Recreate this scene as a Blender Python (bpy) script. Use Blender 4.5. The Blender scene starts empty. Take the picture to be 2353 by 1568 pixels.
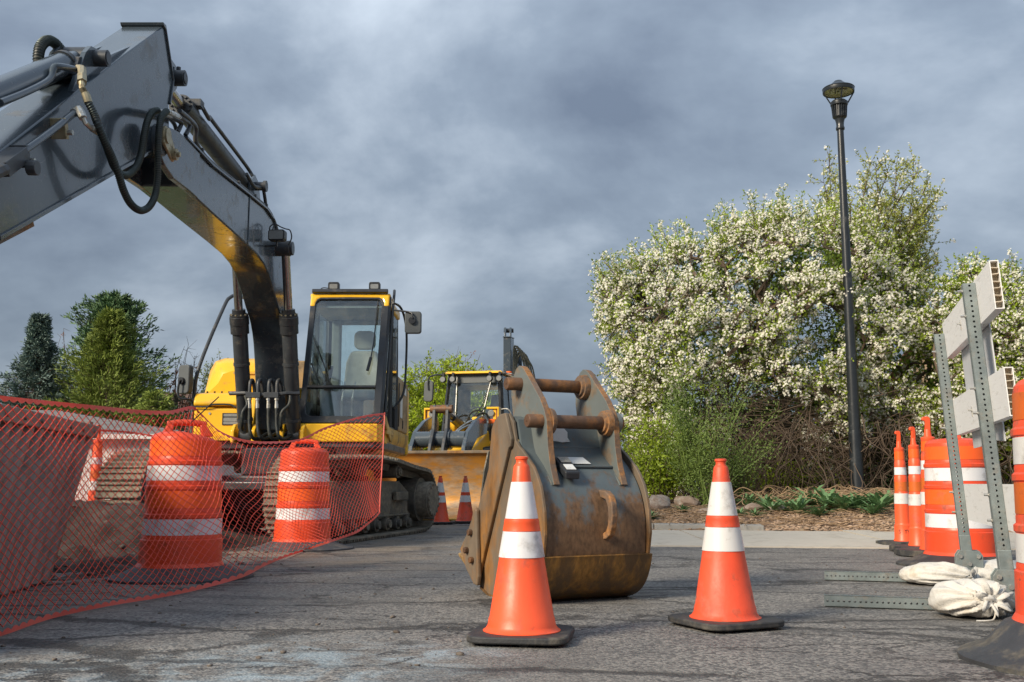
import bpy, bmesh, math, random
import numpy as np
from mathutils import Vector, Matrix
random.seed(7); NR = np.random.default_rng(11)
SC = bpy.context.scene
COL = SC.collection
R = math.radians

# ------------------------------------------------------------------ camera
HC, FPX, CX, CY = 0.60, 2300.0, 1176.5, 784.0      # eye height and survey constants
PITCH = math.atan(326 / 2300)
cam = bpy.data.cameras.new('camera'); co = bpy.data.objects.new('camera', cam); COL.objects.link(co)
cam.sensor_width = 36; cam.lens = 36 * FPX / 2353
cam.clip_start = .05; cam.clip_end = 2000
co.location = (0, 0, HC); co.rotation_euler = (math.pi / 2 + PITCH, 0, 0)
SC.camera = co

# ------------------------------------------------------------------ sky, sun, exposure
SUN_EL, SUN_AZ = 29, 229          # azimuth clockwise from +Y: behind the camera, to its left
w = bpy.data.worlds.new('World'); SC.world = w; w.use_nodes = True
nt = w.node_tree; nt.nodes.clear()
def wn(t, **k):
    n = nt.nodes.new(t)
    for a, b in k.items(): setattr(n, a, b)
    return n
L = nt.links.new
out = wn('ShaderNodeOutputWorld'); bg = wn('ShaderNodeBackground'); bg.inputs['Strength'].default_value = .1
sky = wn('ShaderNodeTexSky', sky_type='NISHITA', sun_disc=False)
sky.sun_elevation = R(SUN_EL); sky.sun_rotation = R(SUN_AZ)
tc = wn('ShaderNodeTexCoord'); sep = wn('ShaderNodeSeparateXYZ'); L(tc.outputs['Generated'], sep.inputs[0])
def wm(op, a, b=None):
    n = wn('ShaderNodeMath', operation=op)
    for i, v in enumerate((a, b)):
        if v is None: continue
        if isinstance(v, (int, float)): n.inputs[i].default_value = v
        else: L(v, n.inputs[i])
    return n.outputs[0]
zz = wm('ADD', wm('MAXIMUM', sep.outputs[2], 0.0), .5)
cmb = wn('ShaderNodeCombineXYZ'); L(wm('DIVIDE', sep.outputs[0], zz), cmb.inputs[0]); L(wm('DIVIDE', sep.outputs[1], zz), cmb.inputs[1])
mp = wn('ShaderNodeMapping'); mp.inputs['Location'].default_value = (3.35, 1.2, 0); mp.inputs['Scale'].default_value = (1.5, 1.8, 1); L(cmb.outputs[0], mp.inputs[0])
n1 = wn('ShaderNodeTexNoise'); n1.inputs['Scale'].default_value = 1.15; n1.inputs['Detail'].default_value = 7; n1.inputs['Roughness'].default_value = .57; n1.inputs['Distortion'].default_value = .35
n2 = wn('ShaderNodeTexNoise'); n2.inputs['Scale'].default_value = 3.6; n2.inputs['Detail'].default_value = 5; n2.inputs['Roughness'].default_value = .5
L(mp.outputs[0], n1.inputs['Vector']); L(mp.outputs[0], n2.inputs['Vector'])
den = wm('ADD', wm('MULTIPLY', n1.outputs['Fac'], .68), wm('MULTIPLY', n2.outputs['Fac'], .32))
rp = wn('ShaderNodeValToRGB'); L(den, rp.inputs[0])
e = rp.color_ramp.elements
e[0].position = .37; e[0].color = (.86, 1.08, 1.46, 1)
e[1].position = .66; e[1].color = (3.0, 3.42, 3.92, 1)
k = rp.color_ramp.elements.new(.5); k.color = (1.5, 1.83, 2.28, 1)
mx = wn('ShaderNodeMix', data_type='RGBA'); mx.inputs[0].default_value = .93
L(sky.outputs[0], mx.inputs[6]); L(rp.outputs[0], mx.inputs[7])
gr = wn('ShaderNodeMapRange'); gr.inputs['From Min'].default_value = .0; gr.inputs['From Max'].default_value = 1.; gr.inputs['To Min'].default_value = .72; gr.inputs['To Max'].default_value = 1.9; L(sep.outputs[2], gr.inputs[0])
vm = wn('ShaderNodeVectorMath', operation='SCALE'); L(mx.outputs[2], vm.inputs[0]); L(gr.outputs[0], vm.inputs['Scale'])
L(vm.outputs[0], bg.inputs['Color']); L(bg.outputs[0], out.inputs[0])

sd = bpy.data.lights.new('sun', 'SUN'); sun = bpy.data.objects.new('sun', sd); COL.objects.link(sun)
sd.energy = 2.7; sd.angle = R(16); sd.color = (1, .88, .70)
az, el = R(SUN_AZ), R(SUN_EL)
sdir = Vector((math.sin(az) * math.cos(el), math.cos(az) * math.cos(el), math.sin(el)))
sun.rotation_euler = sdir.to_track_quat('Z', 'Y').to_euler(); sun.location = (0, -5, 12)
vs = SC.view_settings
vs.view_transform = 'Standard'; vs.look = 'None'; vs.exposure = .92; vs.gamma = 1; vs.use_curve_mapping = False
SC.cycles.max_bounces = 6; SC.cycles.transparent_max_bounces = 12; SC.cycles.use_denoising = True
SC.cycles.caustics_reflective = False; SC.cycles.caustics_refractive = False

# ------------------------------------------------------------------ survey: turn a sighted direction + a real distance into a point
_c, _s = math.cos(PITCH), math.sin(PITCH)
def ray(u, v):
    x = (u - CX) / FPX; y = (CY - v) / FPX
    return Vector((x, _c - y * _s, _s + y * _c))
EYE = Vector((0, 0, HC))
def at(u, v, Y):  d = ray(u, v); return EYE + d * (Y / d.y)
def gnd(u, v, z=0.): d = ray(u, v); return EYE + d * ((z - HC) / d.z)
def atx(u, v, X): d = ray(u, v); return EYE + d * (X / d.x)

# ------------------------------------------------------------------ materials
MATS = {}
def mat(name, base, rough=.5, metal=0., var=.12, scale=5., bump=0., bscale=120., dirt=None, damt=.5, dscale=3., drough=.85, spec=.5, coat=0., grad=None, stretch=None, trans=0., scratch=None, sscale=4.):
    """Principled surface with colour variation, an optional second layer (dirt, rust, wear) and fine bump."""
    m = bpy.data.materials.new(name); m.use_nodes = True; t = m.node_tree; N = t.nodes; K = t.links.new
    p = N['Principled BSDF']; p.inputs['Roughness'].default_value = rough; p.inputs['Metallic'].default_value = metal
    p.inputs['Specular IOR Level'].default_value = spec; p.inputs['Coat Weight'].default_value = coat
    c = N.new('ShaderNodeTexCoord'); vec = c.outputs['Object']
    oi = N.new('ShaderNodeObjectInfo'); ad = N.new('ShaderNodeVectorMath'); ad.operation = 'MULTIPLY_ADD'
    cb = N.new('ShaderNodeCombineXYZ')
    for i in range(3): K(oi.outputs['Random'], cb.inputs[i])
    K(cb.outputs[0], ad.inputs[0]); ad.inputs[1].default_value = (7.3, 3.1, 5.7); K(vec, ad.inputs[2]); vec = ad.outputs[0]
    if stretch:
        mpn = N.new('ShaderNodeMapping'); mpn.inputs['Scale'].default_value = stretch; K(vec, mpn.inputs[0]); vec = mpn.outputs[0]
    def noise(s, d=5, r=.6):
        n = N.new('ShaderNodeTexNoise'); n.inputs['Scale'].default_value = s; n.inputs['Detail'].default_value = d; n.inputs['Roughness'].default_value = r
        K(vec, n.inputs['Vector']); return n.outputs['Fac']
    def mixc(f, a, b):
        n = N.new('ShaderNodeMix'); n.data_type = 'RGBA'
        K(f, n.inputs[0])
        for i, v in ((6, a), (7, b)):
            if isinstance(v, tuple): n.inputs[i].default_value = (*v[:3], 1)
            else: K(v, n.inputs[i])
        return n.outputs[2]
    def ramp(f, a, b):
        n = N.new('ShaderNodeMapRange'); n.inputs['From Min'].default_value = a; n.inputs['From Max'].default_value = b; K(f, n.inputs[0]); return n.outputs[0]
    f = ramp(noise(scale), .3, .7)
    lo = tuple(min(1, x * (1 - var)) for x in base); hi = tuple(min(1, x * (1 + var)) for x in base)
    col = mixc(f, lo, hi)
    if dirt:
        f2 = noise(dscale, 8, .68)
        if grad:      # (z_low, z_high): the layer is thickest at z_low and gone at z_high
            sp = N.new('ShaderNodeSeparateXYZ'); K(c.outputs['Object'], sp.inputs[0])
            g = N.new('ShaderNodeMapRange'); g.inputs['From Min'].default_value = grad[0]; g.inputs['From Max'].default_value = grad[1]; g.inputs['To Min'].default_value = .35; g.inputs['To Max'].default_value = -.12; K(sp.outputs[2], g.inputs[0])
            a2 = N.new('ShaderNodeMath'); K(f2, a2.inputs[0]); K(g.outputs[0], a2.inputs[1]); f2 = a2.outputs[0]
        th = 1 - damt
        f2 = ramp(f2, .25 + th * .45 - .05, .25 + th * .45 + .1)
        dcol = mixc(ramp(noise(dscale * 5), .3, .7), tuple(x * .6 for x in dirt), tuple(min(1, x * 1.35) for x in dirt))
        col = mixc(f2, col, dcol)
        rr = N.new('ShaderNodeMapRange'); rr.inputs['To Min'].default_value = rough; rr.inputs['To Max'].default_value = drough; K(f2, rr.inputs[0]); K(rr.outputs[0], p.inputs['Roughness'])
    if scratch:     # thin wandering scratches
        sn = N.new('ShaderNodeTexNoise'); sn.inputs['Scale'].default_value = sscale * 1.3; sn.inputs['Detail'].default_value = 3; K(vec, sn.inputs['Vector'])
        sa = N.new('ShaderNodeVectorMath'); sa.operation = 'MULTIPLY_ADD'; K(sn.outputs['Color'], sa.inputs[0]); sa.inputs[1].default_value = (.5, .5, .5); K(vec, sa.inputs[2])
        sv = N.new('ShaderNodeTexVoronoi'); sv.feature = 'DISTANCE_TO_EDGE'; sv.inputs['Scale'].default_value = sscale; K(sa.outputs[0], sv.inputs['Vector'])
        s1 = N.new('ShaderNodeMapRange'); s1.inputs['From Min'].default_value = .016; s1.inputs['From Max'].default_value = .004; K(sv.outputs['Distance'], s1.inputs[0])
        sm_ = N.new('ShaderNodeMath'); sm_.operation = 'MULTIPLY'; K(s1.outputs[0], sm_.inputs[0]); K(ramp(noise(sscale * .9), .47, .62), sm_.inputs[1])
        sf = N.new('ShaderNodeMath'); sf.operation = 'MULTIPLY'; K(sm_.outputs[0], sf.inputs[0]); sf.inputs[1].default_value = .75
        col = mixc(sf.outputs[0], col, scratch)
    K(col, p.inputs['Base Color'])
    if bump:
        b = N.new('ShaderNodeBump'); b.inputs['Strength'].default_value = min(1, bump); b.inputs['Distance'].default_value = .01
        K(noise(bscale, 4), b.inputs['Height']); K(b.outputs[0], p.inputs['Normal'])
    if trans:
        o = N['Material Output']; tr = N.new('ShaderNodeBsdfTranslucent'); K(col, tr.inputs[0])
        ms = N.new('ShaderNodeMixShader'); ms.inputs[0].default_value = trans; K(p.outputs[0], ms.inputs[1]); K(tr.outputs[0], ms.inputs[2]); K(ms.outputs[0], o.inputs[0])
    MATS[name] = m
    return m
def glass(name, tint, refl=.10, haze=0., rough=.02):
    m = bpy.data.materials.new(name); m.use_nodes = True; t = m.node_tree; N = t.nodes; K = t.links.new; N.clear()
    o = N.new('ShaderNodeOutputMaterial'); tr = N.new('ShaderNodeBsdfTransparent'); tr.inputs[0].default_value = (*tint, 1)
    gl = N.new('ShaderNodeBsdfGlossy'); gl.inputs['Roughness'].default_value = rough
    fr = N.new('ShaderNodeLayerWeight'); fr.inputs['Blend'].default_value = .25
    mr = N.new('ShaderNodeMapRange'); mr.inputs['To Min'].default_value = refl; mr.inputs['To Max'].default_value = .9; K(fr.outputs['Fresnel'], mr.inputs[0])
    ms = N.new('ShaderNodeMixShader'); K(mr.outputs[0], ms.inputs[0]); K(tr.outputs[0], ms.inputs[1]); K(gl.outputs[0], ms.inputs[2])
    if haze:
        df = N.new('ShaderNodeBsdfDiffuse'); df.inputs[0].default_value = (.45, .43, .38, 1)
        tcn = N.new('ShaderNodeTexCoord'); nz = N.new('ShaderNodeTexNoise'); nz.inputs['Scale'].default_value = 9; nz.inputs['Detail'].default_value = 8; K(tcn.outputs['Object'], nz.inputs['Vector'])
        m3 = N.new('ShaderNodeMapRange'); m3.inputs['From Min'].default_value = .45; m3.inputs['From Max'].default_value = .8; m3.inputs['To Max'].default_value = haze; K(nz.outputs['Fac'], m3.inputs[0])
        m2 = N.new('ShaderNodeMixShader'); K(m3.outputs[0], m2.inputs[0]); K(ms.outputs[0], m2.inputs[1]); K(df.outputs[0], m2.inputs[2]); K(m2.outputs[0], o.inputs[0])
    else: K(ms.outputs[0], o.inputs[0])
    MATS[name] = m; return m

mat('orange_plastic', (.90, .105, .03), .42, var=.06, scale=3, dirt=(.45, .09, .05), damt=.22, dscale=7, drough=.6, bump=.08, bscale=35)
mat('orange_faded', (.80, .085, .03), .5, var=.14, scale=4, dirt=(.42, .11, .06), damt=.32, dscale=9, drough=.7, bump=.12, bscale=40, scratch=(.22, .07, .05), sscale=7)
mat('barrel_plastic', (.78, .075, .022), .36, var=.08, scale=3, dirt=(.42, .08, .04), damt=.3, dscale=6, drough=.6, bump=.1, bscale=18)
mat('orange_sheeting', (.98, .13, .02), .3, var=.05, scale=4, dirt=(.80, .11, .03), damt=.2, dscale=8, bump=.05, bscale=300)
mat('amber_sheeting', (.62, .13, .02), .35, var=.08, scale=4, dirt=(.4, .1, .03), damt=.3, dscale=8, bump=.05, bscale=300)
mat('white_sheeting', (.74, .73, .74), .3, var=.04, scale=4, dirt=(.48, .46, .44), damt=.3, dscale=7, drough=.5, bump=.1, bscale=260)
mat('worn_white_sheeting', (.66, .65, .63), .4, var=.06, scale=4, dirt=(.44, .42, .39), damt=.28, dscale=11, drough=.6, bump=.1, bscale=260)
mat('black_rubber', (.03, .031, .033), .62, var=.3, scale=6, dirt=(.10, .09, .075), damt=.36, dscale=7, drough=.9, bump=.25, bscale=60)
mat('tire_rubber', (.04, .042, .046), .6, var=.3, scale=5, dirt=(.11, .10, .08), damt=.42, dscale=6, drough=.9, bump=.4, bscale=26)
mat('net_plastic', (.92, .13, .085), .38, var=.12, scale=2, trans=.3)
mat('net_band', (.88, .17, .13), .42, var=.1, scale=3, trans=.3)
mat('slate_paint', (.055, .072, .088), .2, var=.08, scale=2.5, dirt=(.13, .125, .115), damt=.16, dscale=3.2, drough=.55, coat=.35, bump=.03, bscale=14, scratch=(.17, .18, .18), sscale=5)
mat('boom_paint', (.052, .068, .084), .22, var=.1, scale=2.5, dirt=(.14, .135, .125), damt=.26, dscale=9, drough=.5, coat=.3, bump=.03, bscale=14, scratch=(.17, .18, .18), sscale=5)
mat('dark_steel', (.045, .05, .057), .38, var=.2, scale=6, dirt=(.10, .09, .075), damt=.25, dscale=8, bump=.06, bscale=60)
mat('black_trim', (.026, .028, .032), .32, var=.2, scale=6, dirt=(.06, .055, .05), damt=.25, dscale=8)
mat('hose_rubber', (.018, .022, .021), .5, var=.25, scale=8, dirt=(.08, .08, .06), damt=.3, dscale=20, bump=.1, bscale=90)
mat('chrome', (.46, .42, .40), .16, metal=1, var=.15, scale=12, dirt=(.25, .13, .08), damt=.22, dscale=14, drough=.35)
mat('bright_metal', (.55, .54, .50), .35, metal=.85, var=.15, scale=20, dirt=(.28, .24, .16), damt=.3, dscale=18)
mat('zinc_brass', (.44, .38, .25), .42, metal=.6, var=.15, scale=16, dirt=(.22, .17, .1), damt=.3, dscale=20)
mat('yellow_paint', (.90, .50, .018), .3, var=.05, scale=2.5, dirt=(.42, .24, .05), damt=.2, dscale=4, drough=.6, coat=.25)
mat('dusty_yellow', (.66, .39, .055), .36, var=.12, scale=3, dirt=(.34, .23, .11), damt=.42, dscale=3.4, drough=.75, coat=.1)
mat('shaded_yellow', (.36, .22, .085), .45, var=.14, scale=3, dirt=(.26, .18, .1), damt=.4, dscale=4, drough=.8)  # house yellow turned brown: the right flank's shade is put into the colour
mat('track_steel', (.095, .09, .08), .62, metal=.3, var=.25, scale=9, dirt=(.19, .165, .125), damt=.52, dscale=5, drough=.95, bump=.5, bscale=40)
mat('track_mud', (.135, .12, .095), .9, var=.3, scale=9, dirt=(.22, .19, .145), damt=.55, dscale=4, drough=.95, bump=.8, bscale=30)
mat('pad_worn', (.25, .25, .25), .5, metal=.3, var=.25, scale=14, dirt=(.14, .12, .1), damt=.4, dscale=10, bump=.3, bscale=40)
mat('rust_plate', (.155, .12, .085), .6, metal=.15, var=.3, scale=5, dirt=(.27, .125, .032), damt=.40, dscale=3.6, drough=.7, bump=.35, bscale=30, stretch=(1, 1, .45))
mat('rust_dark', (.13, .072, .042), .5, metal=.3, var=.3, scale=8, dirt=(.30, .13, .04), damt=.35, dscale=6, drough=.8, bump=.35, bscale=50)
mat('rust_edge', (.17, .115, .08), .6, metal=.2, var=.3, scale=9, dirt=(.36, .17, .06), damt=.45, dscale=8, bump=.3, bscale=50)
mat('bucket_blue', (.098, .122, .132), .36, var=.16, scale=4, dirt=(.15, .084, .042), damt=.34, dscale=6.5, drough=.6, bump=.15, bscale=22, grad=(.2, .74), stretch=(1.5, 1.5, .9), scratch=(.20, .12, .07), sscale=5)
mat('ear_paint', (.125, .142, .138), .42, var=.12, scale=4, dirt=(.20, .125, .065), damt=.30, dscale=5, drough=.6, bump=.1, bscale=20)
mat('wear_rust', (.12, .07, .032), .42, metal=.25, var=.3, scale=3, dirt=(.30, .15, .035), damt=.42, dscale=4, drough=.6, bump=.3, bscale=34, stretch=(2.2, 2.2, .7))
mat('loader_bucket', (.46, .215, .04), .4, metal=.25, var=.2, scale=2.2, dirt=(.30, .22, .15), damt=.44, dscale=2.4, drough=.6, bump=.15, bscale=24, stretch=(.6, 1, 1.6))
mat('galvanized', (.21, .245, .245), .48, metal=.45, var=.2, scale=14, dirt=(.22, .21, .19), damt=.3, dscale=12, bump=.06, bscale=80)
mat('board_white', (.84, .83, .81), .48, var=.03, scale=6, dirt=(.62, .60, .56), damt=.22, dscale=5, drough=.6, stretch=(1, 1, 7), bump=.1, bscale=24)
mat('board_inside', (.62, .54, .42), .7, var=.15, scale=10)
mat('sign_grey', (.58, .59, .61), .4, var=.1, scale=4, dirt=(.66, .66, .66), damt=.3, dscale=4, drough=.5, stretch=(2, 2, .5))
mat('sandbag_cloth', (.60, .58, .54), .85, var=.08, scale=5, dirt=(.47, .41, .32), damt=.25, dscale=5, drough=.95, bump=.9, bscale=22)
mat('lamp_black', (.016, .019, .022), .32, var=.2, scale=5, dirt=(.05, .055, .06), damt=.2, dscale=6, bump=.04, bscale=60, coat=.15)
mat('lamp_inner', (.66, .66, .46), .45, var=.15, scale=9)
mat('lens_clear', (.36, .36, .34), .15, var=.12, scale=30, metal=.4)
mat('amber_lens', (.85, .16, .03), .2, var=.1, scale=20)
mat('mirror_back', (.085, .095, .10), .5, var=.1, scale=6)
mat('seat_cloth', (.58, .57, .50), .85, var=.1, scale=6)
mat('cab_lining', (.32, .35, .35), .7, var=.12, scale=4)
mat('skip_steel', (.27, .225, .19), .6, metal=.2, var=.14, scale=3, dirt=(.20, .165, .135), damt=.33, dscale=2.5, drough=.8, bump=.1, bscale=30)
mat('concrete', (.47, .43, .365), .85, var=.09, scale=2.2, dirt=(.38, .34, .28), damt=.3, dscale=2.2, bump=.25, bscale=90)
mat('kerb_concrete', (.31, .295, .27), .88, var=.12, scale=4, dirt=(.28, .26, .22), damt=.35, dscale=3, bump=.3, bscale=70)
mat('grey_rubber', (.055, .058, .064), .6, var=.2, scale=6, dirt=(.12, .11, .10), damt=.35, dscale=7, drough=.9, bump=.4, bscale=26)
mat('soil', (.035, .025, .019), .97, var=.4, scale=7, dirt=(.075, .054, .04), damt=.35, dscale=2.6, bump=1., bscale=34)
mat('clod', (.13, .10, .08), .95, var=.35, scale=12, bump=.6, bscale=40)
mat('pebble', (.13, .105, .085), .85, var=.4, scale=9, bump=.3, bscale=60)
mat('mulch', (.20, .125, .08), .95, var=.5, scale=24, dirt=(.30, .22, .14), damt=.4, dscale=12, bump=.7, bscale=60)
mat('bark_chip', (.40, .28, .19), .9, var=.4, scale=16)
mat('rock', (.24, .175, .135), .85, var=.28, scale=5, dirt=(.32, .28, .24), damt=.35, dscale=5, bump=.6, bscale=22)
mat('field', (.13, .12, .085), .95, var=.25, scale=1, dirt=(.11, .13, .06), damt=.4, dscale=.6)
mat('lawn', (.075, .13, .028), .95, var=.35, scale=10, dirt=(.11, .15, .05), damt=.4, dscale=3, bump=.6, bscale=60)
mat('weed_leaf', (.14, .25, .10), .55, var=.3, scale=9, trans=.2)
mat('dry_stem', (.30, .20, .115), .85, var=.3, scale=8)
mat('bark', (.12, .085, .06), .9, var=.35, scale=8, bump=.6, bscale=34)
mat('twig', (.10, .07, .048), .85, var=.3, scale=8)
mat('blossom', (.88, .85, .74), .75, var=.08, scale=1.1, trans=.22)
mat('blossom_bud', (.62, .22, .26), .7, var=.25, scale=3, trans=.2)
mat('spring_leaf', (.30, .40, .03), .55, var=.35, scale=1.3, trans=.35)
mat('olive_leaf', (.36, .40, .07), .6, var=.3, scale=1.3, trans=.3)
mat('fennel_leaf', (.18, .26, .06), .6, var=.3, scale=3, trans=.3)
mat('willow_leaf', (.34, .44, .02), .6, var=.28, scale=1, trans=.35)
mat('poplar_leaf', (.22, .27, .08), .6, var=.25, scale=1, trans=.3)
mat('russet_leaf', (.34, .13, .06), .7, var=.3, scale=2, trans=.25)
mat('spruce_needle', (.12, .175, .15), .7, var=.35, scale=.9)
mat('cedar_needle', (.20, .255, .045), .7, var=.42, scale=.8, trans=.1)
mat('pine_needle', (.10, .175, .075), .65, var=.4, scale=.7)
mat('shingle_grey', (.20, .205, .215), .9, var=.2, scale=3, bump=.4, bscale=60)
mat('shingle_brown', (.15, .095, .075), .9, var=.25, scale=2, bump=.4, bscale=40)
mat('wall_white', (.62, .62, .60), .8, var=.05, scale=2)
mat('siding_tan', (.32, .23, .15), .8, var=.1, scale=2)
mat('window_dark', (.03, .035, .04), .1, var=.1, scale=2)
mat('black_print', (.02, .02, .02), .6, var=.1)
mat('teal_cloth', (.16, .42, .46), .85, var=.2, scale=20)
mat('sticker_white', (.70, .71, .70), .5, var=.06, scale=8, dirt=(.35, .36, .36), damt=.2, dscale=20)
glass('cab_glass', (.93, .985, .98), .09, .07)
glass('loader_glass', (.92, .97, .965), .09, .06)

# ------------------------------------------------------------------ mesh builder
class MB:
    def __init__(self): self.V = []; self.F = []; self.I = []
    def add(self, vs, fs, mi=0):
        o = len(self.V); self.V += [tuple(v) for v in vs]
        self.F += [tuple(o + i for i in f) for f in fs]; self.I += [mi] * len(fs)
        return self
    def hexa(self, p, mi=0):      # p: 4 bottom (ccw seen from above) + 4 top
        return self.add(p, [(3, 2, 1, 0), (4, 5, 6, 7), (0, 1, 5, 4), (1, 2, 6, 5), (2, 3, 7, 6), (3, 0, 4, 7)], mi)
    def box(self, lo, hi, mi=0):
        x0, y0, z0 = lo; x1, y1, z1 = hi
        return self.hexa([(x0, y0, z0), (x1, y0, z0), (x1, y1, z0), (x0, y1, z0), (x0, y0, z1), (x1, y0, z1), (x1, y1, z1), (x0, y1, z1)], mi)
    def obox(self, c, ax, ay, az, mi=0):   # centre and three half-axis vectors
        c, ax, ay, az = Vector(c), Vector(ax), Vector(ay), Vector(az)
        return self.hexa([c - ax - ay - az, c + ax - ay - az, c + ax + ay - az, c - ax + ay - az, c - ax - ay + az, c + ax - ay + az, c + ax + ay + az, c - ax + ay + az], mi)
    def prism(self, poly, ext, mi=0, mside=None):   # polygon of 3D points swept along ext
        n = len(poly); e = Vector(ext); P = [Vector(p) for p in poly]
        nrm = Vector((0, 0, 0))
        for i in range(n): nrm += P[i].cross(P[(i + 1) % n])
        if nrm.dot(e) > 0: P.reverse()
        o = len(self.V); self.V += [tuple(p) for p in P] + [tuple(p + e) for p in P]
        self.F.append(tuple(range(o, o + n))); self.I.append(mi)
        self.F.append(tuple(reversed(range(o + n, o + 2 * n)))); self.I.append(mi)
        for i in range(n):
            j = (i + 1) % n
            self.F.append((o + j, o + i, o + n + i, o + n + j)); self.I.append(mi if mside is None else mside)
        return self
    def tube(self, pts, r, seg=8, cap=True, mi=0, ref=None):
        P = [Vector(p) for p in pts]; n = len(P)
        rr = r if isinstance(r, (list, tuple)) else [r] * n
        o = len(self.V); T = []
        for i in range(n):
            a = P[max(0, i - 1)]; b = P[min(n - 1, i + 1)]; d = b - a
            T.append(d.normalized() if d.length > 1e-9 else Vector((0, 0, 1)))
        u = Vector(ref) if ref else (Vector((0, 0, 1)) if abs(T[0].z) < .9 else Vector((1, 0, 0)))
        for i in range(n):
            u = u - T[i] * u.dot(T[i])
            if u.length < 1e-6: u = T[i].orthogonal()
            u.normalize(); v = T[i].cross(u)
            for k in range(seg):
                a = 2 * math.pi * k / seg
                self.V.append(tuple(P[i] + (u * math.cos(a) + v * math.sin(a)) * rr[i]))
        for i in range(n - 1):
            for k in range(seg):
                a = o + i * seg + k; b = o + i * seg + (k + 1) % seg
                self.F.append((a, b, b + seg, a + seg)); self.I.append(mi)
        if cap:
            self.F.append(tuple(reversed(range(o, o + seg)))); self.I.append(mi)
            self.F.append(tuple(range(o + (n - 1) * seg, o + n * seg))); self.I.append(mi)
        return self
    def cyl(self, a, b, r, seg=16, mi=0): return self.tube([a, b], r, seg, True, mi)
    def lathe(self, prof, seg=32, c=(0, 0, 0), mi=0, rot=None, capb=True, capt=True):
        o = len(self.V); c = Vector(c); n = len(prof)
        for r, z in prof:
            for k in range(seg):
                a = 2 * math.pi * k / seg; p = Vector((r * math.cos(a), r * math.sin(a), z))
                if rot: p = rot @ p
                self.V.append(tuple(c + p))
        for i in range(n - 1):
            for k in range(seg):
                a = o + i * seg + k; b = o + i * seg + (k + 1) % seg
                self.F.append((a, b, b + seg, a + seg)); self.I.append(mi)
        if capb: self.F.append(tuple(reversed(range(o, o + seg)))); self.I.append(mi)
        if capt: self.F.append(tuple(range(o + (n - 1) * seg, o + n * seg))); self.I.append(mi)
        return self
    def grid(self, rows, mi=0, flip=False):    # rows of equal length of points
        m = len(rows[0]); o = len(self.V)
        for r_ in rows: self.V += [tuple(p) for p in r_]
        for i in range(len(rows) - 1):
            for k in range(m - 1):
                a = o + i * m + k; f = (a, a + 1, a + m + 1, a + m)
                self.F.append(f[::-1] if flip else f); self.I.append(mi)
        return self
    def build(self, name, mats, parent=None, org=None, smooth=None, bevel=0, seg=2):
        me = bpy.data.meshes.new(name)
        if parent is not None: org = ORG.get(parent.name, Vector((0, 0, 0)))
        elif org is None: org = Vector((0, 0, 0))
        org = Vector(org)
        a = np.array(self.V, dtype=float).reshape(-1, 3) - np.array(org)
        me.from_pydata(a.tolist(), [], self.F)
        for m_ in ([mats] if isinstance(mats, str) else mats): me.materials.append(MATS[m_])
        if len(me.materials) > 1: me.polygons.foreach_set('material_index', self.I)
        if smooth is not None:
            me.shade_smooth(); me.set_sharp_from_angle(angle=R(smooth))
        me.update(); me.validate()
        return link(name, me, parent, org, bevel, seg)
ORG = {}
def link(name, me, parent=None, org=(0, 0, 0), bevel=0, seg=2):
    o = bpy.data.objects.new(name, me); COL.objects.link(o)
    if parent is not None:
        o.parent = parent; ORG[o.name] = ORG.get(parent.name, Vector((0, 0, 0)))
    else: o.location = org; ORG[o.name] = Vector(org)
    if bevel:
        b = o.modifiers.new('bevel', 'BEVEL'); b.width = bevel; b.segments = seg; b.limit_method = 'ANGLE'; b.angle_limit = R(40); b.harden_normals = False
    return o
def tag(o, label, cat=None, group=None, kind=None):
    if label: o['label'] = label
    if cat: o['category'] = cat
    if group: o['group'] = group
    if kind: o['kind'] = kind
    return o
def thing(name, label, cat, loc, group=None, rz=0):
    o = bpy.data.objects.new(name, None); COL.objects.link(o); o.location = loc; o.rotation_euler = (0, 0, rz)
    o.empty_display_size = .2
    ORG[o.name] = Vector(loc) if rz == 0 else Vector((0, 0, 0))
    return tag(o, label, cat, group)
def local_thing(name, label, cat, loc, group=None, rz=0):   # parts are modelled round the origin
    o = thing(name, label, cat, loc, group, rz); ORG[o.name] = Vector((0, 0, 0)); return o
def dup(root, loc, rz, label, group=None, scale=None):
    r = root.copy(); COL.objects.link(r); r.location = loc; r.rotation_euler = (0, 0, rz); r['label'] = label
    if group: r['group'] = group
    if scale: r.scale = scale
    for ch in list(root.children):
        c = ch.copy(); COL.objects.link(c); c.parent = r
        for g in list(ch.children):
            d = g.copy(); COL.objects.link(d); d.parent = c
    return r
def fastmesh(name, V, F, mats, parent=None, org=None, mi=None, smooth=False):
    """V (n,3) and F (m,k) arrays, all faces with k corners."""
    me = bpy.data.meshes.new(name); V = np.asarray(V, dtype=np.float32); F = np.asarray(F, dtype=np.int32)
    if parent is not None: org = ORG.get(parent.name, Vector((0, 0, 0)))
    elif org is None: org = Vector((0, 0, 0))
    V = V - np.array(org, dtype=np.float32)
    m, kk = F.shape
    me.vertices.add(len(V)); me.vertices.foreach_set('co', V.ravel())
    me.loops.add(m * kk); me.loops.foreach_set('vertex_index', F.ravel())
    me.polygons.add(m); me.polygons.foreach_set('loop_start', np.arange(m, dtype=np.int32) * kk)
    try: me.polygons.foreach_set('loop_total', np.full(m, kk, dtype=np.int32))
    except Exception: pass
    for a in ([mats] if isinstance(mats, str) else mats): me.materials.append(MATS[a])
    if mi is not None: me.polygons.foreach_set('material_index', np.asarray(mi, dtype=np.int32))
    me.update(calc_edges=True); me.validate()
    return link(name, me, parent, org)
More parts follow.
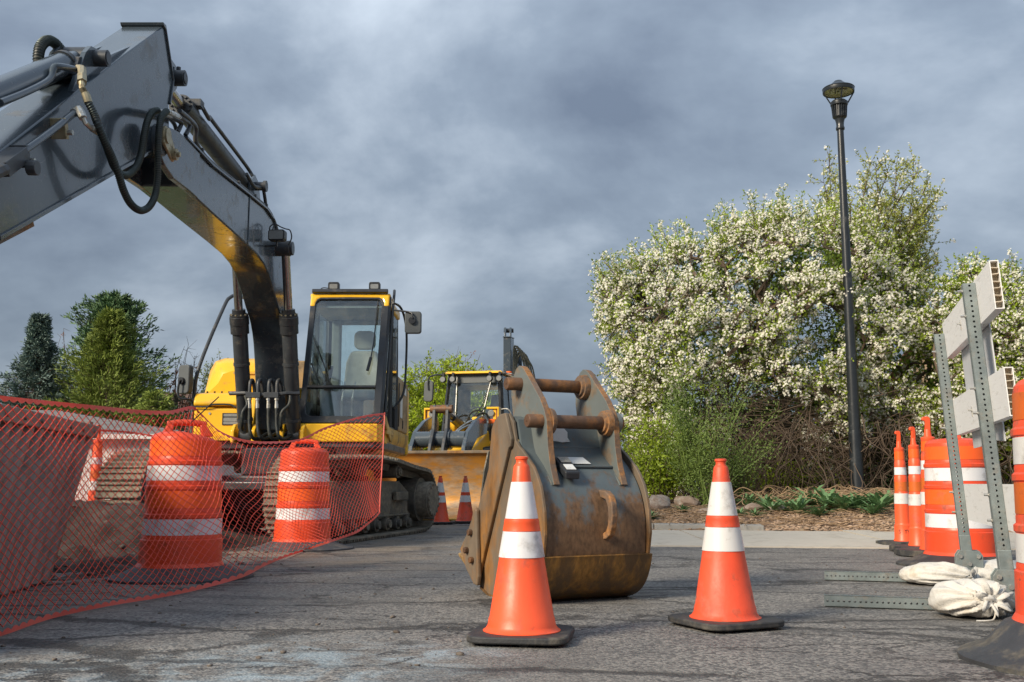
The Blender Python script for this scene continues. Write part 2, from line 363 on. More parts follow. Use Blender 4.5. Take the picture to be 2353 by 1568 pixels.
def rrect(w_, h_, r_, n=4, cx=0., cy=0.):
    pts = []
    for (sx, sy, a0) in ((1, -1, -90), (1, 1, 0), (-1, 1, 90), (-1, -1, 180)):
        for i in range(n + 1):
            a = R(a0 + 90 * i / n); pts.append((cx + sx * (w_ / 2 - r_) + r_ * math.cos(a), cy + sy * (h_ / 2 - r_) + r_ * math.sin(a)))
    return pts
def smooth_path(pts, n=6):
    P = [Vector(p) for p in pts]; o = []
    for i in range(len(P) - 1):
        p0 = P[max(0, i - 1)]; p1 = P[i]; p2 = P[i + 1]; p3 = P[min(len(P) - 1, i + 2)]
        for k in range(n):
            t = k / n
            o.append(.5 * ((2 * p1) + (p2 - p0) * t + (2 * p0 - 5 * p1 + 4 * p2 - p3) * t * t + (3 * p1 - p0 - 3 * p2 + p3) * t ** 3))
    o.append(P[-1]); return o
# ------------------------------------------------------------------ ground
def asphalt_mat():
    m = bpy.data.materials.new('asphalt'); m.use_nodes = True; t = m.node_tree; N = t.nodes; K = t.links.new
    p = N['Principled BSDF']; p.inputs['Specular IOR Level'].default_value = .35
    c = N.new('ShaderNodeTexCoord'); V = c.outputs['Object']
    sp = N.new('ShaderNodeSeparateXYZ'); K(V, sp.inputs[0]); X, Y = sp.outputs[0], sp.outputs[1]
    def mth(op, *a):
        n = N.new('ShaderNodeMath'); n.operation = op
        for i, v in enumerate(a):
            if isinstance(v, (int, float)): n.inputs[i].default_value = v
            else: K(v, n.inputs[i])
        return n.outputs[0]
    def noise(s, d=4, r=.6, vec=None, dist=0):
        n = N.new('ShaderNodeTexNoise'); n.inputs['Scale'].default_value = s; n.inputs['Detail'].default_value = d; n.inputs['Roughness'].default_value = r; n.inputs['Distortion'].default_value = dist
        K(vec or V, n.inputs['Vector']); return n.outputs['Fac']
    def ramp(f, a, b, lo=0., hi=1.):
        n = N.new('ShaderNodeMapRange'); n.interpolation_type = 'SMOOTHSTEP'
        for q, v in (('From Min', a), ('From Max', b), ('To Min', lo), ('To Max', hi)): n.inputs[q].default_value = v
        K(f, n.inputs[0]); return n.outputs[0]
    def mixc(f, a, b, bt='MIX'):
        n = N.new('ShaderNodeMix'); n.data_type = 'RGBA'; n.blend_type = bt; K(f, n.inputs[0]) if not isinstance(f, float) else setattr(n.inputs[0], 'default_value', f)
        for i, v in ((6, a), (7, b)):
            if isinstance(v, tuple): n.inputs[i].default_value = (*v, 1)
            else: K(v, n.inputs[i])
        return n.outputs[2]
    vo = N.new('ShaderNodeTexVoronoi'); vo.inputs['Scale'].default_value = 85; K(V, vo.inputs['Vector'])
    hs = N.new('ShaderNodeSeparateXYZ'); K(vo.outputs['Color'], hs.inputs[0])
    stone = ramp(hs.outputs[0], .1, .95)
    col = mixc(stone, (.092, .090, .088), (.295, .276, .252))
    col = mixc(ramp(noise(2.2, 6), .38, .62), col, mixc(.35, col, (.095, .096, .098)))
    col = mixc(ramp(noise(.5, 5), .45, .62, 0, .5), col, (.20, .185, .165))
    # tan dust near the diggings
    dust = mth('MULTIPLY', ramp(mth('ADD', Y, mth('MULTIPLY', X, -.9)), 5.5, 9.5), ramp(noise(1.3, 7, .7), .36, .66))
    dust = mth('MULTIPLY', dust, ramp(X, 1.5, -1.2))
    col = mixc(mth('MULTIPLY', dust, .62), col, (.25, .19, .13))
    # pale blue marking powder
    def spot(x, y, r): 
        dx = mth('SUBTRACT', X, x); dy = mth('SUBTRACT', Y, y); return ramp(mth('SQRT', mth('ADD', mth('MULTIPLY', dx, dx), mth('MULTIPLY', dy, dy))), r, r * .15)
    pw = mth('MAXIMUM', mth('MAXIMUM', spot(-.75, 3.35, .95), spot(-.30, 3.62, .42)), mth('MULTIPLY', spot(-1.7, 3.2, .9), .75))
    pw = mth('MULTIPLY', pw, ramp(noise(5.5, 8, .7, dist=.6), .40, .68))
    col = mixc(mth('MULTIPLY', pw, .72), col, (.36, .45, .50))
    # tyre and sealer bands
    wob = mth('MULTIPLY', mth('SUBTRACT', noise(1.6, 5), .5), .28)
    def band(y0, k, q, wd, x0, x1):
        yy = mth('ADD', mth('ADD', mth('MULTIPLY', X, k), mth('MULTIPLY', mth('MULTIPLY', X, X), q)), y0)
        d = mth('ABSOLUTE', mth('ADD', mth('SUBTRACT', Y, yy), wob))
        b = ramp(d, wd, wd * .35); b = mth('MULTIPLY', b, ramp(X, x0, x0 + .5)); return mth('MULTIPLY', b, ramp(X, x1, x1 - .5))
    bs = mth('MAXIMUM', band(5.02, -.30, 0, .12, -2.2, 3.2), mth('MAXIMUM', band(4.28, -.34, .02, .10, -2.0, .6), band(3.35, .55, -.05, .13, -.7, .5)))
    bs = mth('MAXIMUM', bs, mth('MAXIMUM', band(4.5, .02, -.03, .06, .9, 3.6), mth('MAXIMUM', band(6.35, -.05, .01, .08, -.4, 3.4), band(8.2, -.05, .0, .10, -.2, 3.6))))
    bs = mth('MULTIPLY', bs, ramp(noise(3.2, 6, .7), .34, .58))
    col = mixc(mth('MULTIPLY', bs, .42), col, (.045, .044, .044))
    # cracks
    mpn = N.new('ShaderNodeMapping'); mpn.inputs['Scale'].default_value = (.42, 1.15, 1); K(V, mpn.inputs[0])
    dn = N.new('ShaderNodeTexNoise'); dn.inputs['Scale'].default_value = 2.1; dn.inputs['Detail'].default_value = 6; dn.inputs['Roughness'].default_value = .7; K(V, dn.inputs['Vector'])
    va = N.new('ShaderNodeVectorMath'); va.operation = 'MULTIPLY_ADD'; K(dn.outputs['Color'], va.inputs[0]); va.inputs[1].default_value = (.42, .42, 0); K(mpn.outputs[0], va.inputs[2])
    def crack(s, wd):
        v = N.new('ShaderNodeTexVoronoi'); v.feature = 'DISTANCE_TO_EDGE'; v.inputs['Scale'].default_value = s; K(va.outputs[0], v.inputs['Vector']); return ramp(v.outputs['Distance'], wd, wd * .25)
    ck = mth('MAXIMUM', mth('MULTIPLY', crack(.95, .030), ramp(noise(.9, 3), .36, .52)), mth('MULTIPLY', crack(2.6, .036), ramp(noise(1.1, 3), .44, .57)))
    col = mixc(mth('MULTIPLY', ck, .72), col, (.022, .021, .021))
    K(col, p.inputs['Base Color']); K(ramp(noise(30, 3), .3, .7, .72, .92), p.inputs['Roughness'])
    h = mth('SUBTRACT', mth('ADD', mth('MULTIPLY', ramp(vo.outputs['Distance'], .0, .6, 1, 0), .6), mth('MULTIPLY', noise(240, 2), .3)), mth('MULTIPLY', ck, 1.5))
    b = N.new('ShaderNodeBump'); b.inputs['Strength'].default_value = .75; b.inputs['Distance'].default_value = .006; K(h, b.inputs['Height']); K(b.outputs[0], p.inputs['Normal'])
    MATS['asphalt'] = m
asphalt_mat()
g = MB(); g.add([(-300, -60, -.03), (300, -60, -.03), (300, 600, -.03), (-300, 600, -.03)], [(0, 1, 2, 3)])
tag(g.build('ground', 'field'), 'dry grassy ground reaching out to the horizon', kind='structure')
g = MB()
ys = [-8, 0, 3, 6, 9, 12, 16, 22, 30]
g.add([(-8.5, -8, 0), (9, -8, 0), (9, 9.6, 0), (-.3, 12.2, 0), (-.3, 30, 0), (-8.5, 30, 0)], [(0, 1, 2, 3, 4, 5)])
tag(g.build('road', 'asphalt'), 'cracked grey asphalt street with pale blue powder marks', kind='structure')

from mathutils import noise as MN
def fb(x, y, s=1., o=4): return MN.fractal(Vector((x * s, y * s, 3.7)), 1.0, 2.0, o)

# concrete apron: separate slabs with joints, falling towards the road
def slab_edge(x): return (9.72 - .16 * (x - 1.3) if x > 1.3 else 9.72 - .05 * (x - 1.3))     # front edge line y(x)
apron = thing('concrete_apron', 'pale concrete gutter apron along the planting bed', None, (2, 10, 0)); tag(apron, None, kind='structure')
for x0, x1 in ((-.25, 1.28), (1.3, 1.93), (1.95, 3.72), (4.06, 5.6), (5.62, 8.4)):
    m_ = MB(); rows = []
    for i, (dy, z) in enumerate(((0, -.02), (0, .012), (.5, .028), (1.3, .042), (2.2, .06), (2.2, -.02))):
        rows.append([(x, slab_edge(x) + dy + (.0 if i else .0), z) for x in np.linspace(x0, x1, 9)])
    m_.grid(rows)
    for xx, s in ((x0, 1), (x1, -1)):
        q = [(xx, slab_edge(xx) + dy, z) for dy, z in ((0, -.02), (0, .012), (.5, .028), (1.3, .042), (2.2, .06), (2.2, -.02))]
        m_.add(q, [tuple(range(6))[::s]])
    m_.build('concrete_slab', 'concrete', apron)
# rounded slab end beside the barrels
m_ = MB(); q = [(3.74, slab_edge(3.74) + .02), (3.96, slab_edge(3.9) + .3), (4.02, slab_edge(4.0) + .9), (4.03, slab_edge(4.0) + 2.2), (3.74, slab_edge(3.74) + 2.2)]
m_.prism([(x, y, .012 + .027 * max(0, y - slab_edge(x))) for x, y in q], (0, 0, -.06)); m_.build('concrete_slab', 'concrete', apron)
# kerb stones at the bed's front edge (left stretch shows clean, the right is buried in mulch)
kerb = thing('kerb', 'low pale kerb edging in front of the planting bed', None, (1.9, 12.3, 0)); tag(kerb, None, kind='structure')
for i in range(5):
    x0 = -.2 + i * .62; x1 = x0 + .61; b0 = slab_edge(x0) + 2.17; b1 = slab_edge(x1) + 2.17
    m_ = MB(); m_.hexa([(x0, b0, -.02), (x1, b1, -.02), (x1, b1 + .17, -.02), (x0, b0 + .17, -.02), (x0, b0 + .02, .145 - .006 * i), (x1, b1 + .02, .14 - .006 * i), (x1, b1 + .16, .15 - .006 * i), (x0, b0 + .16, .15 - .006 * i)])
    m_.build('kerb_stone', 'kerb_concrete', kerb, bevel=.012)
# planting bed terrain
def bed_z(x, y):
    d = y - (slab_edge(x) + 2.15)
    b = .055 + .275 * (1 - math.exp(-max(0, d) * .75)) + .035 * fb(x, y, 1.4) + .012 * fb(x, y, 7)
    if d < .25: b = min(b, .07 + .30 * max(0, d + .05))
    return b if d > 0 else -.02
m_ = MB(); rows = []
for v in np.linspace(0, 1, 60):
    rows.append([])
    for x in np.linspace(-.3, 14, 140):
        y = slab_edge(x) + 2.11 + 14 * v ** 1.8
        rows[-1].append((x, y, bed_z(x, y)))
m_.grid(rows)
tag(m_.build('planting_bed', 'mulch', smooth=80), 'raised bed of brown mulch and leaf litter under the blossom trees', kind='structure')

# dug earth round the excavator
DIRT = [(-8.4, 5.2), (-3.2, 5.55), (-2.75, 6.2), (-2.62, 6.9), (-2.5, 7.8), (-2.45, 8.8), (-2.15, 9.5), (-2.2, 10.3), (-2.4, 11.4), (-3.2, 12.3), (-5.0, 13.2), (-8.4, 13.4)]
def inside_d(x, y):       # signed distance to the outline, positive inside
    d = 1e9; ins = False; n = len(DIRT)
    for i in range(n):
        (x0, y0), (x1, y1) = DIRT[i], DIRT[(i + 1) % n]
        dx, dy = x1 - x0, y1 - y0; t_ = max(0, min(1, ((x - x0) * dx + (y - y0) * dy) / (dx * dx + dy * dy)))
        d = min(d, math.hypot(x - x0 - t_ * dx, y - y0 - t_ * dy))
        if (y0 > y) != (y1 > y) and x < (x1 - x0) * (y - y0) / (y1 - y0) + x0: ins = not ins
    return d if ins else -d
def dirt_z(x, y):
    d = inside_d(x, y)
    if d <= -.25: return -.04
    base = .035 * min(1, (d + .25) / .5)
    bank = .30 * math.exp(-((y - 8.9) / .85) ** 2) * min(1, max(0, (-2.55 - x) / .5))      # spoil bank behind the near barrel
    bank += .12 * min(1, max(0, (y - 8.5) / .8)) * min(1, max(0, (-2.6 - x) / .5))
    return base + bank * min(1, max(0, d) / .4) + .055 * fb(x, y, 2.3) * min(1, (d + .25) / .5) + .055 * fb(x, y, 8) * min(1, max(0, d) / .3) - .012
m_ = MB(); rows = []
for y in np.linspace(5.0, 13.5, 150):
    rows.append([(x, y, dirt_z(x, y)) for x in np.linspace(-8.4, -1.2, 150)])
m_.grid(rows)
tag(m_.build('dirt_terrain', 'soil', smooth=70), 'dark dug soil heaped around the excavator', kind='structure')

# ico pebbles as stuff
ICO = bmesh.new(); bmesh.ops.create_icosphere(ICO, subdivisions=1, radius=1); ICO.verts.ensure_lookup_table()
IV = np.array([v.co[:] for v in ICO.verts]); IF = np.array([[v.index for v in f.verts] for f in ICO.faces]); ICO.free()
def pebbles(name, pts, sizes, m, label, flat=.6):
    n = len(pts); V = np.zeros((n, len(IV), 3))
    for i in range(n):
        a = NR.random() * 6.28; ca, sa = math.cos(a), math.sin(a)
        v = IV * (1 + .28 * NR.standard_normal((len(IV), 1))) * sizes[i] * np.array([1.25, .85, flat])
        V[i] = np.stack([v[:, 0] * ca - v[:, 1] * sa, v[:, 0] * sa + v[:, 1] * ca, v[:, 2]], 1) + np.array(pts[i]) + [0, 0, sizes[i] * flat * .5]
    F = (IF[None] + (np.arange(n) * len(IV))[:, None, None]).reshape(-1, 3)
    return tag(fastmesh(name, V.reshape(-1, 3), F, m), label, kind='stuff')
pts = []; sz = []
while len(pts) < 1500:
    x = NR.uniform(-6, -1.3); y = NR.uniform(5.2, 11); d = inside_d(x, y)
    if d > -.3 - .5 * NR.random() ** 3: pts.append((x, y, max(0, dirt_z(x, y)) - .004)); sz.append(.006 + .022 * NR.random() ** 4)
pebbles('soil_crumbs', pts, sz, 'clod', 'loose crumbs and lumps of dug soil')
pts = []; sz = []
for i in range(420):
    x = NR.normal(-1.6, 1.1); y = 3.4 + abs(NR.normal(0, 2.6)); pts.append((x, y, 0)); sz.append(.003 + .009 * NR.random() ** 5)
for i in range(140):
    pts.append((NR.uniform(0, 3.6), NR.uniform(3.4, 9.4), 0)); sz.append(.003 + .006 * NR.random() ** 4)
pebbles('road_grit', pts, sz, 'pebble', 'small stones and grit scattered over the asphalt')
# mulch chips on the bed
pts = []; sz = []
for i in range(6500):
    x = NR.uniform(1.0, 6.5); y = slab_edge(x) + 2.17 + abs(NR.normal(0, .85)); pts.append((x, y, bed_z(x, y))); sz.append(.009 + .024 * NR.random() ** 2)
pebbles('mulch_chips', pts, sz, 'bark_chip', 'bark chips and dry leaves strewn along the bed edge', .3)
# rocks one can tell apart
def rock(name, u, v, Y, s, label, sq=(1.2, .8, .6), grp='rocks in the planting bed'):
    b = bmesh.new(); bmesh.ops.create_icosphere(b, subdivisions=3, radius=1)
    o_ = Vector((random.random() * 50, random.random() * 50, 0))
    for q in b.verts:
        k_ = 1 + .32 * MN.fractal(q.co * 1.1 + o_, 1., 2., 4)
        q.co = Vector((q.co.x * sq[0], q.co.y * sq[1], q.co.z * sq[2])) * k_ * s
    me = bpy.data.meshes.new(name); b.to_mesh(me); b.free(); me.materials.append(MATS['rock'])
    me.shade_smooth(); me.set_sharp_from_angle(angle=R(28))
    p_ = at(u, v, Y); z_ = bed_z(p_.x, Y); o = link(name, me, None, (p_.x, Y, z_ + s * sq[2] * .3)); o.rotation_euler = (0, 0, random.random() * 6)
    tag(o, label, 'rock', grp); o.scale = (.82, .82, .82)
rock('rock', 1513, 1170, 13.4, .20, 'large grey-brown boulder half hidden in dry stems right of the big bucket', (1.2, .8, .8))
rock('rock', 1580, 1150, 14.2, .20, 'pale boulder under the feathery green shrub', (1.2, .8, .6))
rock('rock', 1625, 1200, 12.8, .11, 'small tan rock by the kerb left of the right-hand cone')
rock('rock', 1735, 1185, 13.0, .17, 'reddish boulder in the bark chips just right of the cone tip stripe', (1.2, .8, .6))
rock('rock', 1785, 1188, 12.9, .17, 'pale flat boulder at the left edge of the green weeds', (1.3, .8, .5))
rock('rock', 1850, 1178, 13.4, .10, 'small beige rock between two weeds left of the lamp post')
rock('rock', 1912, 1160, 13.9, .12, 'pinkish rock in the dead vines at the foot of the lamp post')
rock('rock', 1880, 1140, 14.3, .10, 'small brown rock on the vine heap beside the lamp post')
rock('rock', 1975, 1188, 13.0, .085, 'small pink rock among the weeds right of the lamp post')

# grass strip and curb far left seen through the gap
m_ = MB(); m_.box((-20, 13.6, -.02), (-4.4, 19, .05)); tag(m_.build('lawn_strip', 'lawn'), 'green lawn strip by the white garage', kind='structure')
m_ = MB(); m_.box((-20, 13.35, -.02), (-4.3, 13.58, .08)); tag(m_.build('far_kerb', 'concrete', bevel=.02), 'pale concrete kerb at the lawn strip', kind='structure')
# ------------------------------------------------------------------ traffic cones
def cone_r(z): return .127 - (z - .088) * .169
def make_cone(loc, rz, label, plastic='orange_plastic', white='white_sheeting', group='orange traffic cones with two white collars'):
    t = local_thing('traffic_cone', label, 'traffic cone', loc, group, rz)
    b = MB(); pl = rrect(.385, .385, .07, 3); pl = [(x, y) for x, y in pl]
    b.prism([(x, y, .012) for x, y in pl], (0, 0, .026))
    for a in range(8):
        an = a * math.pi / 4 + .2; rr = .165 if a % 2 else .15
        b.box((rr * math.cos(an) - .02, rr * math.sin(an) - .02, 0), (rr * math.cos(an) + .02, rr * math.sin(an) + .02, .0125))
    b.build('rubber_base', 'black_rubber', t, smooth=50, bevel=.007)
    m_ = MB(); m_.lathe([(.150, .0385), (.150, .041), (.141, .046), (cone_r(.06), .06), (cone_r(.087), .087), (cone_r(.089) - .002, .089), (cone_r(.3) - .0015, .3), (cone_r(.6) - .0015, .6), (.031, .664), (.029, .668), (.0225, .676), (.021, .682), (.0215, .689), (.0255, .693), (.0255, .7), (.021, .703)], 40)
    m_.build('cone_body', plastic, t, smooth=40)
    for i in range(18):
        pass
    for z0, z1 in ((.316, .413), (.463, .603)):
        s_ = MB(); s_.lathe([(cone_r(z0) - .0015, z0 - .001), (cone_r(z0) + .0015, z0), (cone_r(z1) + .0015, z1), (cone_r(z1) - .0015, z1 + .001)], 40, capb=False, capt=False)
        s_.build('reflective_collar', white, t, smooth=40)
    s_ = MB(); s_.lathe([(cone_r(.4145) - .001, .4145), (cone_r(.416) + .0022, .416), (cone_r(.445) + .0022, .445), (cone_r(.447) + .003, .447), (cone_r(.4605) + .003, .4605), (cone_r(.462) - .001, .462)], 40, capb=False, capt=False)
    s_.build('middle_ring', plastic, t, smooth=40)
    return t
c1 = gnd(1199, 1472)
cone_a = make_cone((c1.x, c1.y, 0), R(-9), 'clean orange cone with bright collars standing in front of the big rusty bucket')
c2 = gnd(1667, 1440)
cone_b = make_cone((c2.x, c2.y, 0), R(24), 'scuffed orange cone standing alone right of the bucket before the pale apron', 'orange_faded', 'worn_white_sheeting')
for (u, v), rz, lb in (((1011, 1205), .4, 'far orange cone half hidden behind the end of the excavator track'),
                       ((1069, 1203), .2, 'far orange cone in front of the rusty loader bucket'),
                       ((1128, 1206), .6, 'far orange cone almost wholly hidden by the big bucket tooth plate')):
    p_ = gnd(u, v); dup(cone_b, (p_.x, p_.y, 0), rz, lb)

# ------------------------------------------------------------------ channelizer drums
BPROF = [(.262, .045), (.272, .05), (.272, .075), (.258, .098), (.254, .24), (.247, .246), (.247, .262), (.243, .27), (.241, .372), (.247, .378), (.247, .398), (.238, .405), (.238, .428),
         (.236, .436), (.234, .548), (.241, .554), (.241, .574), (.232, .582), (.232, .600), (.230, .608), (.228, .705), (.235, .711), (.235, .731), (.226, .74), (.225, .755), (.223, .762), (.220, .862), (.216, .885), (.200, .905), (.165, .918), (.09, .924), (.0, .925)]
def make_drum(loc, rz, label, bands, plastic='barrel_plastic', base_r=.45, base_h=.05, base_mat='black_rubber', handle=0., squash=0.):
    t = local_thing('channelizer_drum', label, 'traffic drum', loc, 'orange and white striped channelizer drums', rz)
    b = MB(); sg = 56; rows = []
    for r_, z in ((base_r, 0), (base_r, .014), (base_r * .97, .02), (base_r * .8, .026 + base_h * .25), (.30, base_h + .02), (.275, base_h + .03), (.262, base_h + .03)):
        rows.append([(r_ * (1 + .035 * MN.noise(Vector((math.cos(a) * 1.7, math.sin(a) * 1.7, loc[0] * 3))) * (r_ > .3)) * math.cos(a), r_ * (1 + .035 * MN.noise(Vector((math.cos(a) * 1.7, math.sin(a) * 1.7, loc[0] * 3 + 1))) * (r_ > .3)) * math.sin(a), z) for a in np.linspace(0, 2 * math.pi, sg + 1)])
    b.grid(rows); b.build('rubber_base', base_mat, t, smooth=45)
    m_ = MB(); m_.lathe([(r_, z + base_h - .045) for r_, z in BPROF], 56, capt=False)
    if squash:
        m_.V = [(x * (1 + .05 * squash * MN.noise(Vector((x * 5, y * 5, z * 4)))), y * (1 + .05 * squash * MN.noise(Vector((x * 5, y * 5, z * 4 + 5)))), z - squash * .05 * max(0, x + .05) / .2 * (z > .86)) for x, y, z in m_.V]
    m_.build('drum_body', plastic, t, smooth=28)
    dz = base_h - .045
    for (z0, z1, r0, r1), mt in zip(((.272, .370, .243, .241), (.438, .546, .236, .234), (.610, .703, .230, .228), (.764, .860, .223, .220)), bands):
        s_ = MB(); s_.lathe([(r0, z0 + dz - .0005), (r0 + .0022, z0 + dz), (r1 + .0022, z1 + dz), (r1, z1 + dz + .0005)], 56, capb=False, capt=False)
        if squash: s_.V = [(x * (1 + .05 * squash * MN.noise(Vector((x * 5, y * 5, z * 4)))), y * (1 + .05 * squash * MN.noise(Vector((x * 5, y * 5, z * 4 + 5)))), z) for x, y, z in s_.V]
        s_.build('reflective_band', mt, t, smooth=40)
    h = MB(); z = .905 + dz - .01; hh = .075
    for s_ in (-1, 1):
        h.hexa([(s_ * .13 - .035, -.035, z), (s_ * .13 + .035, -.035, z), (s_ * .13 + .035, .035, z), (s_ * .13 - .035, .035, z), (s_ * .10 - .02, -.022, z + hh), (s_ * .10 + .02, -.022, z + hh), (s_ * .10 + .02, .022, z + hh), (s_ * .10 - .02, .022, z + hh)])
    h.tube([(-.122, 0, z + hh), (-.06, 0, z + hh + .012), (0, 0, z + hh + .014), (.06, 0, z + hh + .012), (.122, 0, z + hh)], .021, 10)
    h.build('handle', plastic, t, smooth=40, bevel=.006)
    return t
OW = ['white_sheeting', 'orange_sheeting', 'white_sheeting', 'orange_sheeting']
d1 = gnd(408, 1330)
make_drum((d1.x, d1.y + .05, 0), R(25), 'striped drum behind the net at left, the bigger looking one on a wide dark base', OW, squash=.7, base_mat='grey_rubber')
d2 = gnd(693, 1262)
make_drum((d2.x, d2.y + .02, 0), R(8), 'striped drum behind the net directly below the excavator cab', ['white_sheeting', 'orange_sheeting', 'white_sheeting', 'barrel_plastic'], base_h=.045, base_r=.47, base_mat='grey_rubber')
make_drum((3.32, 7.52, 0), R(70), 'striped drum standing behind the white barricade boards', OW, base_r=.47)
make_drum((2.0, 3.5, 0), R(40), 'close scuffed drum cut off by the right edge of the picture', ['worn_white_sheeting', 'amber_sheeting', 'worn_white_sheeting', 'amber_sheeting'], 'orange_faded', base_r=.46, base_h=.10, base_mat='tire_rubber')

# ------------------------------------------------------------------ delineator tubes
def make_tube(loc, rz, label, grp='orange delineator tubes with hooked grips'):
    t = local_thing('delineator_tube', label, 'delineator post', loc, grp, rz)
    b = MB(); b.prism([(x, y, .006) for x, y in ((-.24, -.09), (-.12, -.2), (.12, -.2), (.24, -.09), (.24, .09), (.12, .2), (-.12, .2), (-.24, .09))], (0, 0, .045))
    b.box((-.2, -.06, 0), (-.12, .06, .0065)); b.box((.12, -.06, 0), (.2, .06, .0065)); b.build('rubber_base', 'black_rubber', t, smooth=40, bevel=.01)
    pr = [(.092, .051), (.092, .06), (.084, .075), (.080, .20), (.074, .207), (.072, .222), (.070, .36), (.069, .375), (.0685, .40), (.0655, .50), (.061, .507), (.060, .52), (.0585, .60), (.0585, .655), (.0555, .662), (.054, .675), (.0525, .75), (.0505, .80), (.0475, .806), (.0465, .82), (.0455, .86), (.0445, .905), (.0465, .91), (.0465, .93), (.036, .938), (.0, .94)]
    m_ = MB(); m_.lathe(pr, 28, capt=False); m_.build('post_body', 'orange_plastic', t, smooth=35)
    for z0, z1, r0, r1, mt in ((.402, .50, .0685, .0655, 'worn_white_sheeting'), (.525, .61, .0598, .0585, 'amber_sheeting'), (.677, .748, .054, .0525, 'white_sheeting'), (.822, .90, .0464, .0445, 'orange_sheeting')):
        s_ = MB(); s_.lathe([(r0, z0), (r0 + .0018, z0), (r1 + .0018, z1), (r1, z1)], 28, capb=False, capt=False); s_.build('reflective_band', mt, t, smooth=40)
    h = MB(); h.tube([(0, 0, .93), (0, 0, .985), (0, 0, 1.0)], [.027, .022, .02], 12)
    pf = [(-.018, .98), (.018, .98), (.019, 1.075), (.016, 1.092), (.0, 1.1), (-.024, 1.098), (-.034, 1.088), (-.034, 1.07), (-.02, 1.066), (-.014, 1.055)]
    h.prism([(x, -.013, z) for x, z in pf], (0, .026, 0)); h.build('hook_grip', 'orange_plastic', t, smooth=40, bevel=.004)
    return t
p_ = gnd(2078, 1256)
tb = make_tube((p_.x, p_.y, 0), R(2), 'slim orange tube with stencilled letters, leftmost of the three beside the barricade')
def wrap_text(body, parent, r_, zc, size, ang, m='black_print'):
    cu = bpy.data.curves.new('txt', 'FONT'); cu.body = body; cu.size = size; cu.align_x = 'CENTER'; cu.align_y = 'CENTER'; cu.resolution_u = 2
    ob = bpy.data.objects.new('txt', cu); COL.objects.link(ob); dg = bpy.context.evaluated_depsgraph_get(); me = bpy.data.meshes.new_from_object(ob.evaluated_get(dg))
    bpy.data.objects.remove(ob); bpy.data.curves.remove(cu)
    b = bmesh.new(); b.from_mesh(me)
    bmesh.ops.subdivide_edges(b, edges=b.edges[:], cuts=1); bmesh.ops.triangulate(b, faces=b.faces[:])
    for q in b.verts:
        a = ang + q.co.x / r_; q.co = Vector((r_ * math.cos(a), r_ * math.sin(a), zc + q.co.y))
    b.to_mesh(me); b.free(); me.materials.clear(); me.materials.append(MATS[m]); me.name = 'stencilled_letters'
    return link('stencilled_letters', me, parent)
p_ = gnd(2115, 1268)
dup(tb, (p_.x, p_.y + .02, 0), R(12), 'slim orange tube half hidden behind its neighbour, middle one of the three by the barricade')
p_ = gnd(2148, 1278)
dup(tb, (p_.x, p_.y + .0, 0), R(-8), 'thick orange tube rising right behind the striped drum, tallest grip of the three', scale=(1.25, 1.25, 1.05))
lt = at(214, 1215, 10.8)
dup(tb, (lt.x, lt.y, max(0., lt.z)), R(60), 'lone orange tube behind the net between the brown ribbed skip and the left track')
wrap_text('S  TWS', tb, .0845, .14, .052, R(-90))

# ------------------------------------------------------------------ barricade
BN = Vector((2.33, 4.80, 0)); BF = Vector((2.745, 6.14, 0)); bd = (BF - BN).normalized(); bn = Vector((-bd.y, bd.x, 0)); LEAN = .06
bup = (Vector((0, 0, 1)) + bn * LEAN).normalized()
def perf_tube(m_, p0, ax, length, u, v, half, pitch=.0254, hr=.0056):
    p0, ax, u, v = Vector(p0), Vector(ax), Vector(u), Vector(v); n = int(length / pitch)
    for a, b in ((u, v), (v, -u), (-u, -v), (-v, u)):     # face with outward normal a, across b
        for i in range(n):
            c = p0 + a * half + ax * (i + .5) * pitch; vs = []
            for k in range(8):
                an = k * math.pi / 4 + math.pi / 8; sx, sy = ((1, .4), (.4, 1), (-.4, 1), (-1, .4), (-1, -.4), (-.4, -1), (.4, -1), (1, -.4))[k]
                vs.append(c + b * (half * sx) + ax * (pitch / 2 * sy))
            for k in range(8):
                an = k * math.pi / 4 + math.pi / 8; vs.append(c + b * hr * math.cos(an) + ax * hr * math.sin(an))
            q = [(k, (k + 1) % 8, 8 + (k + 1) % 8, 8 + k) for k in range(8)]
            # corners of the cell
            for sx, sy, k in ((1, 1, 0), (-1, 1, 2), (-1, -1, 4), (1, -1, 6)):
                vs.append(c + b * (half * sx) + ax * (pitch / 2 * sy)); q.append((k, len(vs) - 1, (k + 1) % 8))
            m_.add(vs, q)
    for e_ in (0, n * pitch):
        c = p0 + ax * e_; m_.add([c + (u + v) * half, c + (u - v) * half, c + (-u - v) * half, c + (-u + v) * half], [(0, 1, 2, 3)])
    return m_
br = thing('barricade', 'white three-board barricade on leaning perforated steel uprights at right', 'barricade', (2.53, 5.45, 0))
HB = .0265
